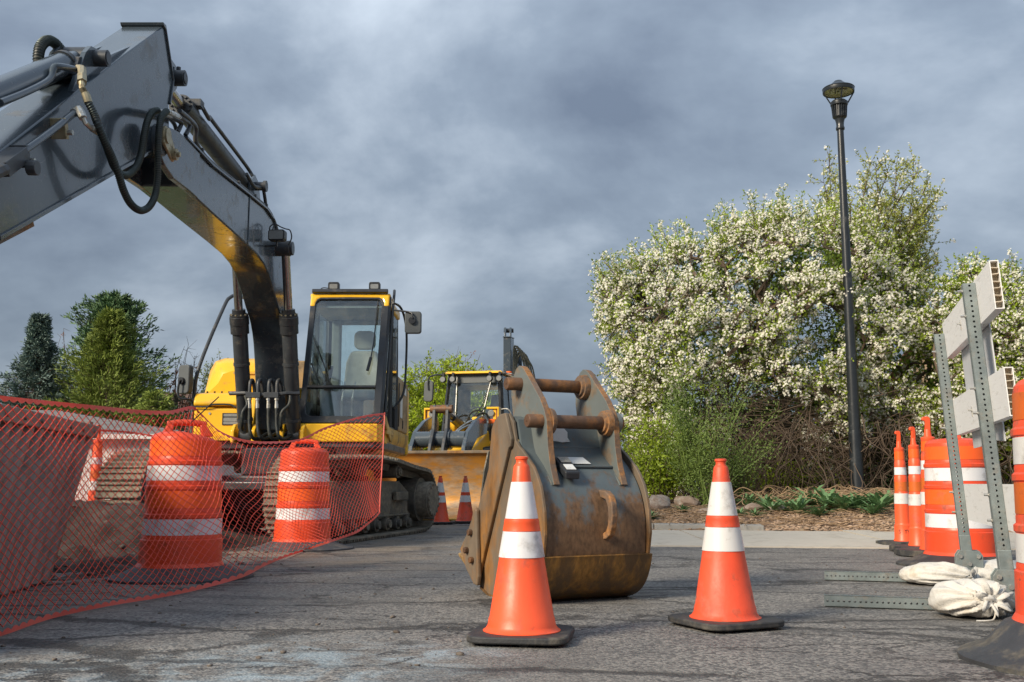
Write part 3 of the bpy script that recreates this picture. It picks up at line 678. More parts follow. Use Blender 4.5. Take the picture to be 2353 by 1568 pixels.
for p0, hgt in ((BN, 1.57), (BF, 1.53)):
    m_ = perf_tube(MB(), p0 + bup * .07, bup, hgt - .07, -bd, bn, HB); o = m_.build('upright', 'galvanized', br); sm = o.modifiers.new('sheet', 'SOLIDIFY'); sm.thickness = .003; sm.offset = -1
    m_ = MB(); m_.obox(p0 + bup * .20, bd * .031, bn * .031, bup * .09); m_.build('sleeve', 'galvanized', br, bevel=.004)
    m_ = MB()
    q = [(-.075, .03), (.075, .03), (.075, .17), (.055, .2), (-.055, .2), (-.075, .17)]
    m_.prism([p0 - bd * .040 + bn * a + Vector((0, 0, z)) for a, z in q], -bd * .005)
    m_.prism([p0 + bd * .034 + bn * a + Vector((0, 0, z)) for a, z in q], bd * .005)
    m_.build('foot_bracket', 'galvanized', br, bevel=.003)
    for a, z in ((-.045, .06), (.045, .06), (0, .12), (-.05, .165), (.05, .165)):
        c = p0 - bd * .045 + bn * a + Vector((0, 0, z)); m_ = MB(); m_.cyl(c, c - bd * .012, .0125, 6); m_.build('bolt', 'bright_metal', br)
    ft = MB(); perf_tube(ft, p0 - bn * .49 + Vector((0, 0, HB + .004)), bn, 1.34, -bd, Vector((0, 0, 1)), HB); o = ft.build('foot', 'galvanized', br); sm = o.modifiers.new('sheet', 'SOLIDIFY'); sm.thickness = .003; sm.offset = -1
def board(z0, z1, s0, s1, name='board'):
    th = .038; off = -bn * (HB + .002)
    def pt(s, z, k): return BN + bd * s + bup * z + off - bn * (k * th)
    m_ = MB(); t_ = .004; N_ = 7
    shell = [(0, z0), (0, z1), (1, z1), (1, z0)]
    # four skins and webs, hollow at both ends up to the added plates
    for (ka, kb, za, zb) in ((0, .1, z0, z1), (.9, 1, z0, z1), (.1, .9, z0, z0 + t_), (.1, .9, z1 - t_, z1)):
        m_.hexa([pt(s0, za, kb), pt(s1, za, kb), pt(s1, za, ka), pt(s0, za, ka), pt(s0, zb, kb), pt(s1, zb, kb), pt(s1, zb, ka), pt(s0, zb, ka)])
    for i in range(1, N_):
        z = z0 + (z1 - z0) * i / N_; w_ = .003 * ((i % 2) * 2 - 1)
        m_.hexa([pt(s0, z - .0015 + w_, .9), pt(s1, z - .0015 + w_, .9), pt(s1, z - .0015, .1), pt(s0, z - .0015, .1), pt(s0, z + .0015 + w_, .9), pt(s1, z + .0015 + w_, .9), pt(s1, z + .0015, .1), pt(s0, z + .0015, .1)], 1)
    for s_ in (s0 + .05, s1 - .06):  # tan plates added inside the hollow ends to brighten them
        m_.hexa([pt(s_, z0 + t_, .88), pt(s_ + .01, z0 + t_, .88), pt(s_ + .01, z0 + t_, .12), pt(s_, z0 + t_, .12), pt(s_, z1 - t_, .88), pt(s_ + .01, z1 - t_, .88), pt(s_ + .01, z1 - t_, .12), pt(s_, z1 - t_, .12)], 1)
    return m_.build(name, ['board_white', 'board_inside'], br)
LB = (BF - BN).length
for z0, z1 in ((.38, .595), (.89, 1.105), (1.365, 1.585)):
    board(z0, z1, -.47, LB + .02)
    for s in (0, LB):
        for z in (z0 + .045, z1 - .05):
            c = BN + bd * s + bup * z + bn * HB; m_ = MB(); m_.cyl(c, c + bn * .008, .011, 6); m_.cyl(c + bn * .008, c + bn * .026, .006, 8); m_.build('bolt', 'bright_metal', br)
    for s in (.28, .62):
        if z0 < .5: continue
        c = BN + bd * s + bup * (z0 + .10) - bn * (HB + .002); m_ = MB(); m_.cyl(c, c + bn * .006, .012, 6); m_.cyl(c + bn * .006, c + bn * .02, .005, 8); m_.obox(c + bn * .002 + bup * -.008, bd * .003, bn * .002, bup * .028); m_.build('bolt', 'bright_metal', br)
m_ = MB(); off = -bn * (HB + .046)
pts = [BN + bd * s + bup * z + off for s, z in ((.02, .80), (.30, .815), (.42, .80), (.6, .825), (.8, .80), (1.08, .80), (1.08, 1.46), (.02, 1.46))]
m_.prism(pts, -bn * .006); m_.build('sign_panel', 'sign_grey', br)

# ------------------------------------------------------------------ sandbags
def sandbag(loc, rz, L_, W_, H_, neck, label, seed):
    t = local_thing('sandbag', label, 'sandbag', loc, 'white sandbags on the barricade feet', rz)
    b = bmesh.new(); bmesh.ops.create_uvsphere(b, u_segments=72, v_segments=40, radius=1)
    nk = Vector(neck).normalized()
    for q in b.verts:
        c = q.co.copy(); x, y, z = c
        def sg(v, p): return math.copysign(abs(v) ** p, v)
        f = Vector((sg(x, .8) * L_ / 2, sg(y, .8) * W_ / 2, (sg(z, .85) * (.55 if z < 0 else 1.0)) * H_ * .62))
        k_ = c.dot(nk); pull = max(0, (k_ - .45) / .55)
        # gathered pleats running to the tied neck
        side = c - nk * k_; u_ = nk.cross(Vector((0, 0, 1))); u_ = u_.normalized() if u_.length > .1 else Vector((1, 0, 0)); v_ = nk.cross(u_)
        an = math.atan2(side.dot(u_), side.dot(v_))
        pleat = math.sin(an * 13 + 2.2 * MN.noise(c * 2 + Vector((seed, 0, 0)))) * .016 * min(1, max(0, (k_ + .05) / .7))
        f += c * (pleat + 0.013 * MN.fractal(c * 1.1 + Vector((seed, seed, 0)), 1, 2, 4) + .003 * MN.noise(c * 6 + Vector((seed, 1, 2))))
        f.z += H_ * .36
        if pull > 0: f += Vector((nk.x * L_, nk.y * W_, nk.z * H_)) * .10 * pull ** 2
        f.z = max(f.z, .004 + .006 * (1 + MN.noise(c * 4))) if f.z < .012 else f.z
        q.co = f
    me = bpy.data.meshes.new('bag'); b.to_mesh(me); b.free(); me.materials.append(MATS['sandbag_cloth']); me.shade_smooth(); link('bag', me, t)
    # tied neck ruffle
    tip = Vector((nk.x * L_ * .56, nk.y * W_ * .56, H_ * .36 + nk.z * H_ * .62)); u_ = nk.cross(Vector((0, 0, 1))).normalized(); v_ = nk.cross(u_)
    m_ = MB(); rows = []
    for i, (r_, d_) in enumerate(((.034, -.035), (.018, 0), (.030, .016), (.052, .028), (.062, .020))):
        row = []
        for kk in range(49):
            a = 2 * math.pi * kk / 48; w_ = 1 + (.35 if i > 1 else .12) * math.sin(a * 7 + seed) + .2 * MN.noise(Vector((math.cos(a) * 2, math.sin(a) * 2, seed + i)))
            row.append(tip + nk * (d_ + (.010 * math.sin(a * 7 + seed + 1) if i > 1 else 0)) + (u_ * math.cos(a) + v_ * math.sin(a)) * r_ * w_)
        rows.append(row)
    m_.grid(rows); m_.build('tied_neck', 'sandbag_cloth', t, smooth=80)
    s_ = MB(); s_.tube([tip + (u_ * math.cos(a) + v_ * math.sin(a)) * .018 for a in np.linspace(0, 6.28, 14)], .003, 6); e0 = tip - v_ * .018 * (1 if v_.z > 0 else -1)
    s_.tube(smooth_path([e0, (e0.x + .01, e0.y - .01, .05), (e0.x - .005, e0.y - .02, .012), (e0.x - .04, e0.y - .035, .006), (e0.x - .09, e0.y - .03, .005)], 4), .0035, 6); s_.build('tie_string', 'sandbag_cloth', t)
    return t
p_ = gnd(2240, 1420); sandbag((p_.x + .01, p_.y + .05, 0), R(4), .36, .28, .165, (.05, -.93, .30), 'creased sandbag with its tied neck facing the viewer on the near barricade foot', 3.1)
p_ = gnd(2156, 1346); sandbag((p_.x, p_.y + .05, 0), R(-8), .38, .24, .13, (.9, -.55, -.1), 'long smooth sandbag on the far barricade foot left of the upright', 8.4)
p_ = gnd(2300, 1345); sandbag((p_.x, p_.y + .1, 0), R(6), .40, .26, .14, (.8, .6, .1), 'sandbag on the far barricade foot between the two uprights', 14.9)

# ------------------------------------------------------------------ lamp post
LY = 15.0; lb = at(1972, 1156, LY); lx = lb.x
lz = lambda v: at(1940, v, LY).z
lamp = thing('lamp_post', 'tall black tapered lamp post with a round hooded lantern', 'lamp post', (lx, LY, bed_z(lx, LY) - .05))
m_ = MB(); z0 = bed_z(lx, LY) - .05; zs = lz(990); zt = lz(298)
m_.lathe([(.106, z0), (.106, z0 + .05), (.102, z0 + .1), (.096, zs - .02), (.094, zs)], 28, (lx, LY, 0)); m_.build('pole_sleeve', 'lamp_black', lamp, smooth=40)
m_ = MB(); m_.lathe([(.088, zs - .01), (.085, zs + .4), (.068, zs + (zt - zs) * .5), (.050, zt)], 28, (lx, LY, 0)); m_.build('pole', 'lamp_black', lamp, smooth=40)
za = lz(283); zb = lz(270); zc = lz(243); zd = lz(236)
m_ = MB(); m_.lathe([(.06, zt - .01), (.066, zt), (.066, zt + .03), (.058, zt + .05), (.060, za), (.075, zb - .03), (.10, zb - .01), (.105, zb), (.095, zb + .01), (.095, zc - .02), (.130, zc), (.134, zd - .02), (.134, zd), (.10, zd + .03), (.0, zd + .05)], 32, (lx, LY, 0), capt=False); m_.build('collar', 'lamp_black', lamp, smooth=35)
m_ = MB()
for i in range(20):
    a = 2 * math.pi * i / 20; d_ = Vector((math.cos(a), math.sin(a), 0)); e_ = Vector((-d_.y, d_.x, 0)) * .006; o_ = Vector((lx, LY, 0))
    m_.hexa([o_ + d_ * .09 - e_ + Vector((0, 0, zb)), o_ + d_ * .108 - e_ + Vector((0, 0, zb)), o_ + d_ * .108 + e_ + Vector((0, 0, zb)), o_ + d_ * .09 + e_ + Vector((0, 0, zb)),
             o_ + d_ * .09 - e_ + Vector((0, 0, zc - .015)), o_ + d_ * .122 - e_ + Vector((0, 0, zc - .015)), o_ + d_ * .122 + e_ + Vector((0, 0, zc - .015)), o_ + d_ * .09 + e_ + Vector((0, 0, zc - .015))])
m_.build('cooling_fins', 'lamp_black', lamp)
zr0 = lz(214); zr1 = lz(204.5); zr2 = lz(187)
m_ = MB(); m_.lathe([(.215, zr0 + .01), (.235, zr0), (.240, zr0 + .01), (.240, zr1 - .01), (.246, zr1), (.235, zr1 + .012), (.15, zr1 + .05), (.09, zr2 - .03), (.06, zr2), (.0, zr2 + .005)], 40, (lx, LY, 0), capb=False, capt=False); m_.build('hood', 'lamp_black', lamp, smooth=30)
m_ = MB(); m_.lathe([(.0, zr0 + .05), (.21, zr0 + .045), (.216, zr0 + .011)], 40, (lx, LY, 0), capb=False, capt=False); m_.build('reflector', 'lamp_inner', lamp, smooth=40)
m_ = MB()
for sx in (-.07, .06):
    m_.box((lx + sx - .05, LY - .09, zr0 + .022), (lx + sx + .05, LY + .09, zr0 + .044))
m_.build('lens', 'lens_clear', lamp)
for i in range(4):
    a = R(45 + 90 * i + 40); d_ = Vector((math.cos(a), math.sin(a), 0)); o_ = Vector((lx, LY, 0))
    m_ = MB(); m_.tube([o_ + d_ * .13 + Vector((0, 0, zd - .015)), o_ + d_ * .236 + Vector((0, 0, zr0 + .012))], .011, 6); m_.build('strut', 'lamp_black', lamp)

# ------------------------------------------------------------------ scraps on the road
def scrap(u, v, s, label, spiky=True):
    p_ = gnd(u, v); m_ = MB()
    for i in range(46 if spiky else 10):
        a = random.random() * 6.28; l_ = s * (.3 + .9 * random.random()); h_ = s * random.random() * (.5 if spiky else .2); w_ = s * (.035 if spiky else .3)
        st = Vector((random.gauss(0, s * .3), random.gauss(0, s * .15), .003)); en = st + Vector((math.cos(a) * l_, math.sin(a) * l_ * .6, h_)); sd_ = Vector((-math.sin(a), math.cos(a), 0)) * w_
        mid = (st + en) / 2 + Vector((0, 0, .25 * s)); m_.add([st - sd_, st + sd_, mid + sd_ * .8, mid - sd_ * .8, en], [(0, 1, 2, 3), (3, 2, 4)])
    tag(m_.build('cloth_scrap', 'teal_cloth', org=(p_.x, p_.y, 0)), label, 'scrap', 'pale teal scraps lying on the road')
scrap(1072, 1400, .062, 'frayed teal scrap lying left of the clean cone near the bucket')
scrap(522, 1487, .028, 'flat teal scrap at the lower left of the road', False)
scrap(352, 1501, .02, 'tiny pale teal scrap nearest the lower left corner', False)
# ------------------------------------------------------------------ excavator
EX = thing('excavator', 'yellow tracked excavator with dark raised boom and glass cab', 'excavator', (-2.6, 11.9, 0))
YZ = lambda x, pts: [(x, y, z) for y, z in pts]
tdir = Vector((math.sin(R(14)), math.cos(R(14)), 0)); tside = Vector((tdir.y, -tdir.x, 0))   # along the track (to the rear), and outward to the right
TW = .25
def track_path():
    # side outline of the belt in (s, z): drive sprocket at the rear, idler in front, carrier rollers on top
    pts = []
    for a in range(-90, 91, 15): pts.append((1.47 + .33 * math.cos(R(a)), .40 + .34 * math.sin(R(a))))
    pts += [(1.0, .775), (.45, .835), (0, .86), (-.5, .855), (-1.0, .84)]
    for a in range(90, 271, 15): pts.append((-1.42 + .38 * math.cos(R(a)), .44 + .385 * math.sin(R(a))))
    pts += [(-1.1, .045), (0, .045), (1.1, .045), (1.47, .06)]
    return pts
def resample(pts, n):
    P = [Vector((a, b)) for a, b in pts]; Ls = [0]
    for i in range(len(P) - 1): Ls.append(Ls[-1] + (P[i + 1] - P[i]).length)
    T = Ls[-1]; o = []; j = 0
    for k in range(n):
        t = T * k / n
        while Ls[j + 1] < t: j += 1
        f = (t - Ls[j]) / max(1e-9, Ls[j + 1] - Ls[j]); o.append((P[j].lerp(P[j + 1], f), (P[j + 1] - P[j]).normalized()))
    return o, T
shoe_me = None
def make_track(center, lab):
    global shoe_me
    c = Vector(center)
    W3 = lambda s, w_, z: c + tdir * s + tside * w_ + Vector((0, 0, z))
    # frame (the part's own mesh)
    m_ = MB()
    m_.prism([W3(s, .12, z) for s, z in ((-1.15, .2), (1.18, .2), (1.18, .24), (1.1, .27), (1.1, .5), (.8, .62), (-.7, .62), (-1.15, .5))], tside * -.24)
    m_.prism([W3(s, .135, z) for s, z in ((-.95, .225), (1.02, .225), (1.02, .245), (-.95, .245))], tside * .03)
    m_.prism([W3(s, .135, z) for s, z in ((.55, .40), (.95, .40), (.95, .50), (.55, .50))], tside * .05)
    tr = m_.build('track', 'track_steel', EX, bevel=.012); tag(tr, lab)
    def sub(name, mb, mt='track_steel', **k): return mb.build(name, mt, tr, **k)
    # drive motor, idler, rollers
    m_ = MB(); m_.cyl(W3(1.47, -.12, .40), W3(1.47, .16, .40), .265, 28); sub('sprocket', m_, smooth=40)
    m_ = MB(); m_.cyl(W3(1.47, .16, .40), W3(1.47, .30, .40), .215, 28); m_.cyl(W3(1.47, .30, .40), W3(1.47, .325, .40), .20, 28)
    for i in range(14):
        a = 2 * math.pi * i / 14; m_.cyl(W3(1.47 + .185 * math.cos(a), .32, .40 + .185 * math.sin(a)), W3(1.47 + .185 * math.cos(a), .338, .40 + .185 * math.sin(a)), .016, 6)
    sub('final_drive', m_, 'track_mud', smooth=40)
    m_ = MB(); m_.cyl(W3(-1.42, -.09, .44), W3(-1.42, .09, .44), .31, 28); m_.cyl(W3(-1.42, -.14, .44), W3(-1.42, .14, .44), .12, 16); sub('idler', m_, smooth=40)
    for i in range(7):
        s = -1.0 + i * .33; m_ = MB(); m_.cyl(W3(s, -.17, .145), W3(s, .17, .145), .075, 14); m_.cyl(W3(s, .17, .145), W3(s, .205, .145), .045, 12); sub('roller', m_, smooth=40)
    for s in (-.45, .62):
        m_ = MB(); m_.cyl(W3(s, -.1, .73), W3(s, .17, .73), .075, 14); m_.cyl(W3(s, .17, .73), W3(s, .2, .73), .05, 10); m_.cyl(W3(s, .2, .73), W3(s, .21, .73), .03, 8); sub('carrier_roller', m_, smooth=40)
    pos, T = resample(track_path() + [track_path()[0]], 48); pit = T / 48
    # chain links joined (too small to lift apart)
    m_ = MB()
    for p_, d_ in pos:
        ax = tdir * d_.x + Vector((0, 0, d_.y)); nn = tdir * -d_.y + Vector((0, 0, d_.x)); q = c + tdir * p_.x + Vector((0, 0, p_.y))
        for w_ in (-.065, .065): m_.obox(q + tside * w_ + nn * .055, ax * pit * .52, tside * .016, nn * .038)
    o = sub('chain', m_); o['kind'] = 'stuff'
    if shoe_me is None:
        s_ = MB(); h = pit * .485
        s_.box((-h, -TW, -.012), (h, TW, .004))
        for x in (-h + .012, -.012, h - .024):
            s_.hexa([(x - .004, -TW, -.012), (x - .004, TW, -.012), (x + .020, TW, -.012), (x + .020, -TW, -.012), (x, -TW + .004, -.040), (x, TW - .004, -.040), (x + .014, TW - .004, -.040), (x + .014, -TW + .004, -.040)])
        shoe_me = s_.build('track_shoe', 'track_mud'); d_ = shoe_me.data; bpy.data.objects.remove(shoe_me); shoe_me = d_
    for p_, d_ in pos:
        o = link('track_shoe', shoe_me, tr)
        ax = tdir * d_.x + Vector((0, 0, d_.y)); nn = tdir * -d_.y + Vector((0, 0, d_.x))
        M = Matrix((ax, tside, nn)).transposed().to_4x4(); M.translation = c + tdir * p_.x + Vector((0, 0, p_.y)) - Vector(EX.location); o.matrix_local = M
    return tr
TC = Vector((-1.635, 11.14, 0)); tr_r = make_track(TC, 'right track with its round drive hub showing')
tr_l = make_track(TC - tside * 1.80 + Vector((0, 0, .06)), 'left track seen from its front end behind the net')
m_ = MB(); cc = TC - tside * .90
m_.prism([cc + tdir * s + tside * w_ + Vector((0, 0, .30)) for s, w_ in ((-.55, -.72), (.6, -.72), (.6, .72), (-.55, .72))], (0, 0, .38)); m_.cyl(cc + Vector((0, 0, .68)), cc + Vector((0, 0, .98)), .52, 32)
m_.prism([cc + tdir * s + tside * w_ + Vector((0, 0, .52)) for s, w_ in ((-1.0, -.62), (-.5, -.62), (-.5, .62), (-1.0, .62))], (0, 0, .10))
m_.build('undercarriage', 'black_trim', EX, smooth=40, bevel=.02)

# --- upper house
m_ = MB()
m_.prism([(-3.72, 11.62, .99), (-2.42, 11.62, .99), (-2.42, 11.30, .99), (-1.56, 11.30, .99), (-1.50, 11.42, .99), (-1.50, 14.1, .99), (-1.75, 14.5, .99), (-3.5, 14.5, .99), (-3.74, 14.1, .99)], (0, 0, .09))
m_.build('slew_platform', 'dark_steel', EX, bevel=.012)
m_ = MB(); m_.prism([(-2.40, 11.265, 1.055), (-1.60, 11.265, 1.055), (-1.52, 11.29, 1.055), (-1.475, 11.36, 1.055), (-1.475, 11.9, 1.055), (-2.40, 11.9, 1.055)], (0, 0, .205)); m_.build('cab_base', 'yellow_paint', EX, bevel=.015)
m_ = MB()   # rounded lower skirt on the right flank
rows = []
for y in (11.95, 12.3, 13.0, 13.9, 14.25):
    sh = .0 if y > 12 else .02
    rows.append([(-1.80, y, .93), (-1.62 - sh, y, .955), (-1.53, y, 1.03), (-1.485, y, 1.14), (-1.475, y, 1.26), (-1.80, y, 1.26)])
m_.grid(rows, flip=True); m_.add(rows[0], [(0, 1, 2, 3, 4, 5)]); m_.add(rows[-1], [(5, 4, 3, 2, 1, 0)]); m_.build('side_skirt', 'dusty_yellow', EX, smooth=50)
m_ = MB(); m_.prism([(-1.49, y, z) for y, z in ((13.02, 1.275), (14.22, 1.275), (14.30, 1.36), (14.30, 1.9), (14.2, 1.99), (13.02, 1.99))], (-.6, 0, 0)); m_.build('side_door', 'shaded_yellow', EX, bevel=.02)
m_ = MB(); m_.box((-1.487, 13.3, 1.46), (-1.482, 13.55, 1.75)); m_.box((-1.487, 13.75, 1.80), (-1.482, 14.0, 1.90)); m_.build('decal', 'sticker_white', EX)
m_ = MB(); m_.box((-1.49, 13.62, 1.33), (-1.478, 13.66, 1.44)); m_.box((-1.49, 13.12, 1.33), (-1.478, 13.15, 1.90)); m_.build('door_latch', 'black_trim', EX)
m_ = MB(); m_.prism([(x, y, .98) for x, y in ((-3.75, 14.32), (-1.49, 14.32), (-1.49, 14.5), (-1.9, 14.78), (-3.3, 14.78), (-3.75, 14.5))], (0, 0, .95)); m_.build('counterweight', 'yellow_paint', EX, bevel=.05, seg=3)
m_ = MB(); m_.prism([(x, 13.0, z) for x, z in ((-3.1, 1.2), (-2.45, 1.2), (-2.45, 1.85), (-3.1, 1.85))], (0, 1.35, 0)); m_.build('engine_cover', 'dusty_yellow', EX, bevel=.03)
# left front hood: lower box, lid, and the tall rounded hump behind
m_ = MB(); m_.prism([(x, 11.66, z) for x, z in ((-3.71, 1.10), (-2.98, 1.10), (-2.93, 1.16), (-2.93, 1.43), (-2.96, 1.475), (-3.71, 1.475))], (0, 1.3, 0)); m_.build('hood_front', 'yellow_paint', EX, bevel=.035, seg=3)
m_ = MB(); m_.prism([(-3.71, y, z) for y, z in ((11.64, 1.485), (11.63, 1.53), (11.69, 1.635), (11.80, 1.655), (12.95, 1.69), (12.95, 1.485))], (.80, 0, 0)); m_.build('hood_lid', 'yellow_paint', EX, bevel=.03, seg=3)
m_ = MB(); m_.tube(smooth_path([(-3.72, 11.632, 1.478), (-3.55, 11.628, 1.478), (-3.47, 11.626, 1.502), (-3.28, 11.626, 1.50), (-3.2, 11.626, 1.472), (-2.98, 11.63, 1.468), (-2.91, 11.66, 1.50)], 5), .011, 6); m_.build('rubber_seal', 'black_trim', EX)
m_ = MB()
for i in range(8): m_.cyl((-3.6 + i * .085, 11.80, 1.655), (-3.6 + i * .085, 11.80, 1.672), .012, 8)
m_.build('step_studs', 'black_trim', EX)
m_ = MB(); m_.prism([(x, 11.56, z) for x, z in ((-3.55, 1.115), (-2.96, 1.115), (-2.96, 1.128), (-3.55, 1.128))], (0, .14, 0)); m_.prism([(x, 11.56, z) for x, z in ((-3.55, 1.085), (-2.96, 1.085), (-2.96, 1.115), (-3.55, 1.115))], (0, .01, 0))
for i in range(12): m_.cyl((-3.5 + i * .045, 11.575, 1.128), (-3.5 + i * .045, 11.575, 1.140), .008, 6)
m_.build('step_plate', 'yellow_paint', EX)
m_ = MB(); m_.prism([(x, 11.66, z) for x, z in ((-3.66, .99), (-2.93, .99), (-2.93, 1.1), (-3.66, 1.1))], (0, .6, 0)); m_.build('step_box', 'dusty_yellow', EX, bevel=.01)
hump = []
for y, dx, zt in ((12.55, .10, 2.00), (12.62, .05, 2.10), (12.80, .01, 2.19), (13.2, 0, 2.235), (14.2, 0, 2.235), (14.32, .04, 2.18)):
    xl = -3.96 + dx; xr = -2.86
    hump.append([(xl, y, 1.4), (xl + .02, y, 1.7), (xl + .06 + dx, y, zt - .16), (xl + .12 + dx, y, zt - .04), (xl + .24 + dx, y, zt), (xr - .08, y, zt - .01), (xr, y, zt - .06), (xr, y, 1.4)])
m_ = MB(); m_.grid(hump); m_.add(hump[0], [tuple(reversed(range(8)))]); m_.add(hump[-1], [tuple(range(8))]); m_.build('hood_hump', 'yellow_paint', EX, smooth=38, bevel=.02)
m_ = MB(); m_.prism([(x, 12.50, z) for x, z in ((-3.50, 1.955), (-2.88, 1.955), (-2.88, 1.98), (-3.50, 1.98))], (0, .06, 0)); m_.prism([(x, 12.52, z) for x, z in ((-3.36, 1.83), (-2.9, 1.83), (-2.9, 1.955), (-3.40, 1.955))], (0, .04, 0)); m_.build('intake_lip', 'dusty_yellow', EX)
m_ = MB()
for i in range(8): m_.cyl((-3.48 + i * .08, 12.52, 1.98), (-3.48 + i * .08, 12.52, 1.992), .01, 6)
m_.build('lip_studs', 'yellow_paint', EX)
m_ = MB(); m_.cyl((-3.05, 13.3, 2.23), (-3.05, 13.3, 2.40), .075, 16); m_.cyl((-3.05, 13.3, 2.40), (-3.05, 13.3, 2.43), .09, 16); m_.box((-3.4, 13.2, 2.235), (-2.9, 13.5, 2.262)); m_.build('air_cleaner_cap', 'dark_steel', EX, smooth=40)
m_ = MB(); m_.prism([(-2.80, y, z) for y, z in ((12.6, 1.3), (14.2, 1.3), (14.2, 2.02), (12.7, 2.15))], (.16, 0, 0)); m_.build('inner_cover', 'shaded_yellow', EX, bevel=.02)
# head lamp behind slots
hl = MB(); hl.box((-3.37, 11.650, 1.265), (-3.11, 11.657, 1.405)); hlo = hl.build('hood_lamp', 'black_trim', EX)
for z in (1.275, 1.315, 1.365):
    m_ = MB(); m_.prism([(-3.355 + x, 11.647, z + y) for x, y in rrect(.23, .03 if z != 1.315 else .042, .012, 3, .115, .015)], (0, .004, 0)); m_.build('lens', 'lens_clear', hlo)
m_ = MB(); m_.cyl((-3.52, 11.652, 1.40), (-3.52, 11.66, 1.40), .014, 10); m_.build('lock', 'bright_metal', EX)
# grab rail and left mirror
m_ = MB(); m_.tube(smooth_path([(-3.74, 11.72, 1.08), (-3.74, 11.74, 1.62), (-3.70, 11.80, 2.0), (-3.57, 12.2, 2.74), (-3.52, 12.32, 2.90), (-3.46, 12.5, 2.945), (-3.30, 13.0, 2.93), (-3.24, 13.12, 2.86), (-3.24, 13.2, 2.25)], 6), .023, 8); m_.build('grab_rail', 'dark_steel', EX, smooth=60)
m_ = MB(); m_.tube(smooth_path([(-3.72, 11.70, 1.56), (-3.78, 11.62, 1.565), (-3.86, 11.60, 1.58), (-3.885, 11.60, 1.66), (-3.87, 11.60, 1.78)], 5), .013, 8); m_.box((-3.79, 11.66, 1.54), (-3.70, 11.72, 1.57))
ma = m_.build('left_mirror', 'black_trim', EX, smooth=50)
m_ = MB(); q = Matrix.Rotation(R(-28), 3, 'Z'); c0 = Vector((-3.84, 11.64, 1.80))
m_.prism([c0 + q @ Vector((x, 0, z)) for x, z in rrect(.17, .34, .04, 4)], q @ Vector((0, .075, 0))); m_.build('mirror_shell', 'mirror_back', ma, smooth=40, bevel=.012)
m_ = MB(); m_.cyl(c0 + q @ Vector((-.01, -.035, -.02)), c0 + q @ Vector((-.01, .0, -.02)), .042, 12); m_.cyl(c0 + q @ Vector((-.01, -.05, -.02)), c0 + q @ Vector((-.01, -.03, -.02)), .018, 8); m_.build('mirror_joint', 'black_trim', ma, smooth=40)

# --- boom
PNY, PNZ = atx(368, 322, -2.50).y, atx(368, 322, -2.50).z
BX0, BX1 = -2.91, -2.55
def hull(name, outline, x0, x1, mt, parent=EX, bev=.012):
    m_ = MB(); m_.prism(YZ(x0, outline), (x1 - x0, 0, 0)); return m_.build(name, mt, parent, smooth=25, bevel=bev)
bo = [(7.52, 2.88), (8.34, 2.875), (9.35, 2.875), (9.8, 2.868), (10.083, 2.835), (10.3, 2.77), (10.465, 2.68), (10.63, 2.59), (10.773, 2.49), (10.91, 2.42), (11.003, 2.345), (11.08, 2.26), (11.15, 2.15), (11.22, 1.98), (11.29, 1.73), (11.34, 1.45), (11.38, 1.2), (11.5, 1.10), (11.66, 1.12), (11.73, 1.25), (11.75, 1.6), (11.72, 1.95), (11.62, 2.3), (11.45, 2.65), (11.22, 2.95), (10.95, 3.17), (10.65, 3.31), (10.35, 3.375), (10.06, 3.40), (9.314, 3.345), (8.178, 3.255), (7.52, 3.255)]
boom = hull('boom', bo, BX0, BX1, 'boom_paint')
for x0 in (BX0 - .012, BX1 - .035):
    m_ = MB(); m_.prism(YZ(x0, [(6.975, 2.945), (7.06, 2.90), (7.27, 2.86), (7.60, 2.876), (7.85, 2.876), (7.85, 3.255), (7.48, 3.262), (7.333, 3.25), (7.06, 3.20), (6.985, 3.165)]), (.047, 0, 0)); m_.build('fork_plate', 'boom_paint', boom, bevel=.008)
for y0, zb_, zt_ in ((7.50, 2.88, 3.25), (9.42, 2.875, 3.35)): m_ = MB(); m_.box((BX1 - .002, y0, zb_ + .004), (BX1 + .009, y0 + .018, zt_ - .004)); m_.build('weld_seam', 'boom_paint', boom, bevel=.004)
m_ = MB()
m_.cyl((BX1 + .02, PNY, PNZ), (BX1 + .075, PNY, PNZ), .115, 26); m_.build('pin_boss', 'boom_paint', boom, smooth=40, bevel=.008)
m_ = MB(); m_.prism([(BX1 + .078, PNY + .01 + y, PNZ + z) for y, z in ((-.085, .05), (-.04, .095), (.03, .095), (.17, -.01), (.19, -.07), (.15, -.11), (.10, -.10), (-.06, -.04))], (.022, 0, 0)); m_.build('pin_cap', 'zinc_brass', boom, bevel=.006)
m_ = MB(); m_.cyl((BX1 + .10, PNY, PNZ + .03), (BX1 + .112, PNY, PNZ + .03), .055, 20); m_.cyl((BX1 + .10, PNY + .14, PNZ - .06), (BX1 + .128, PNY + .14, PNZ - .06), .042, 18); m_.cyl((BX1 + .128, PNY + .14, PNZ - .06), (BX1 + .15, PNY + .14, PNZ - .06), .02, 6); m_.build('pin_bolt', 'zinc_brass', boom, smooth=40)
# top flange edge
m_ = MB(); fl = [(10.35, 3.376), (10.06, 3.402), (9.314, 3.348), (8.178, 3.258), (7.5, 3.26)]
m_.prism(YZ(BX1 - .02, fl + [(y, z + .016) for y, z in reversed(fl)]), (.045, 0, 0)); m_.build('top_flange', 'boom_paint', boom)
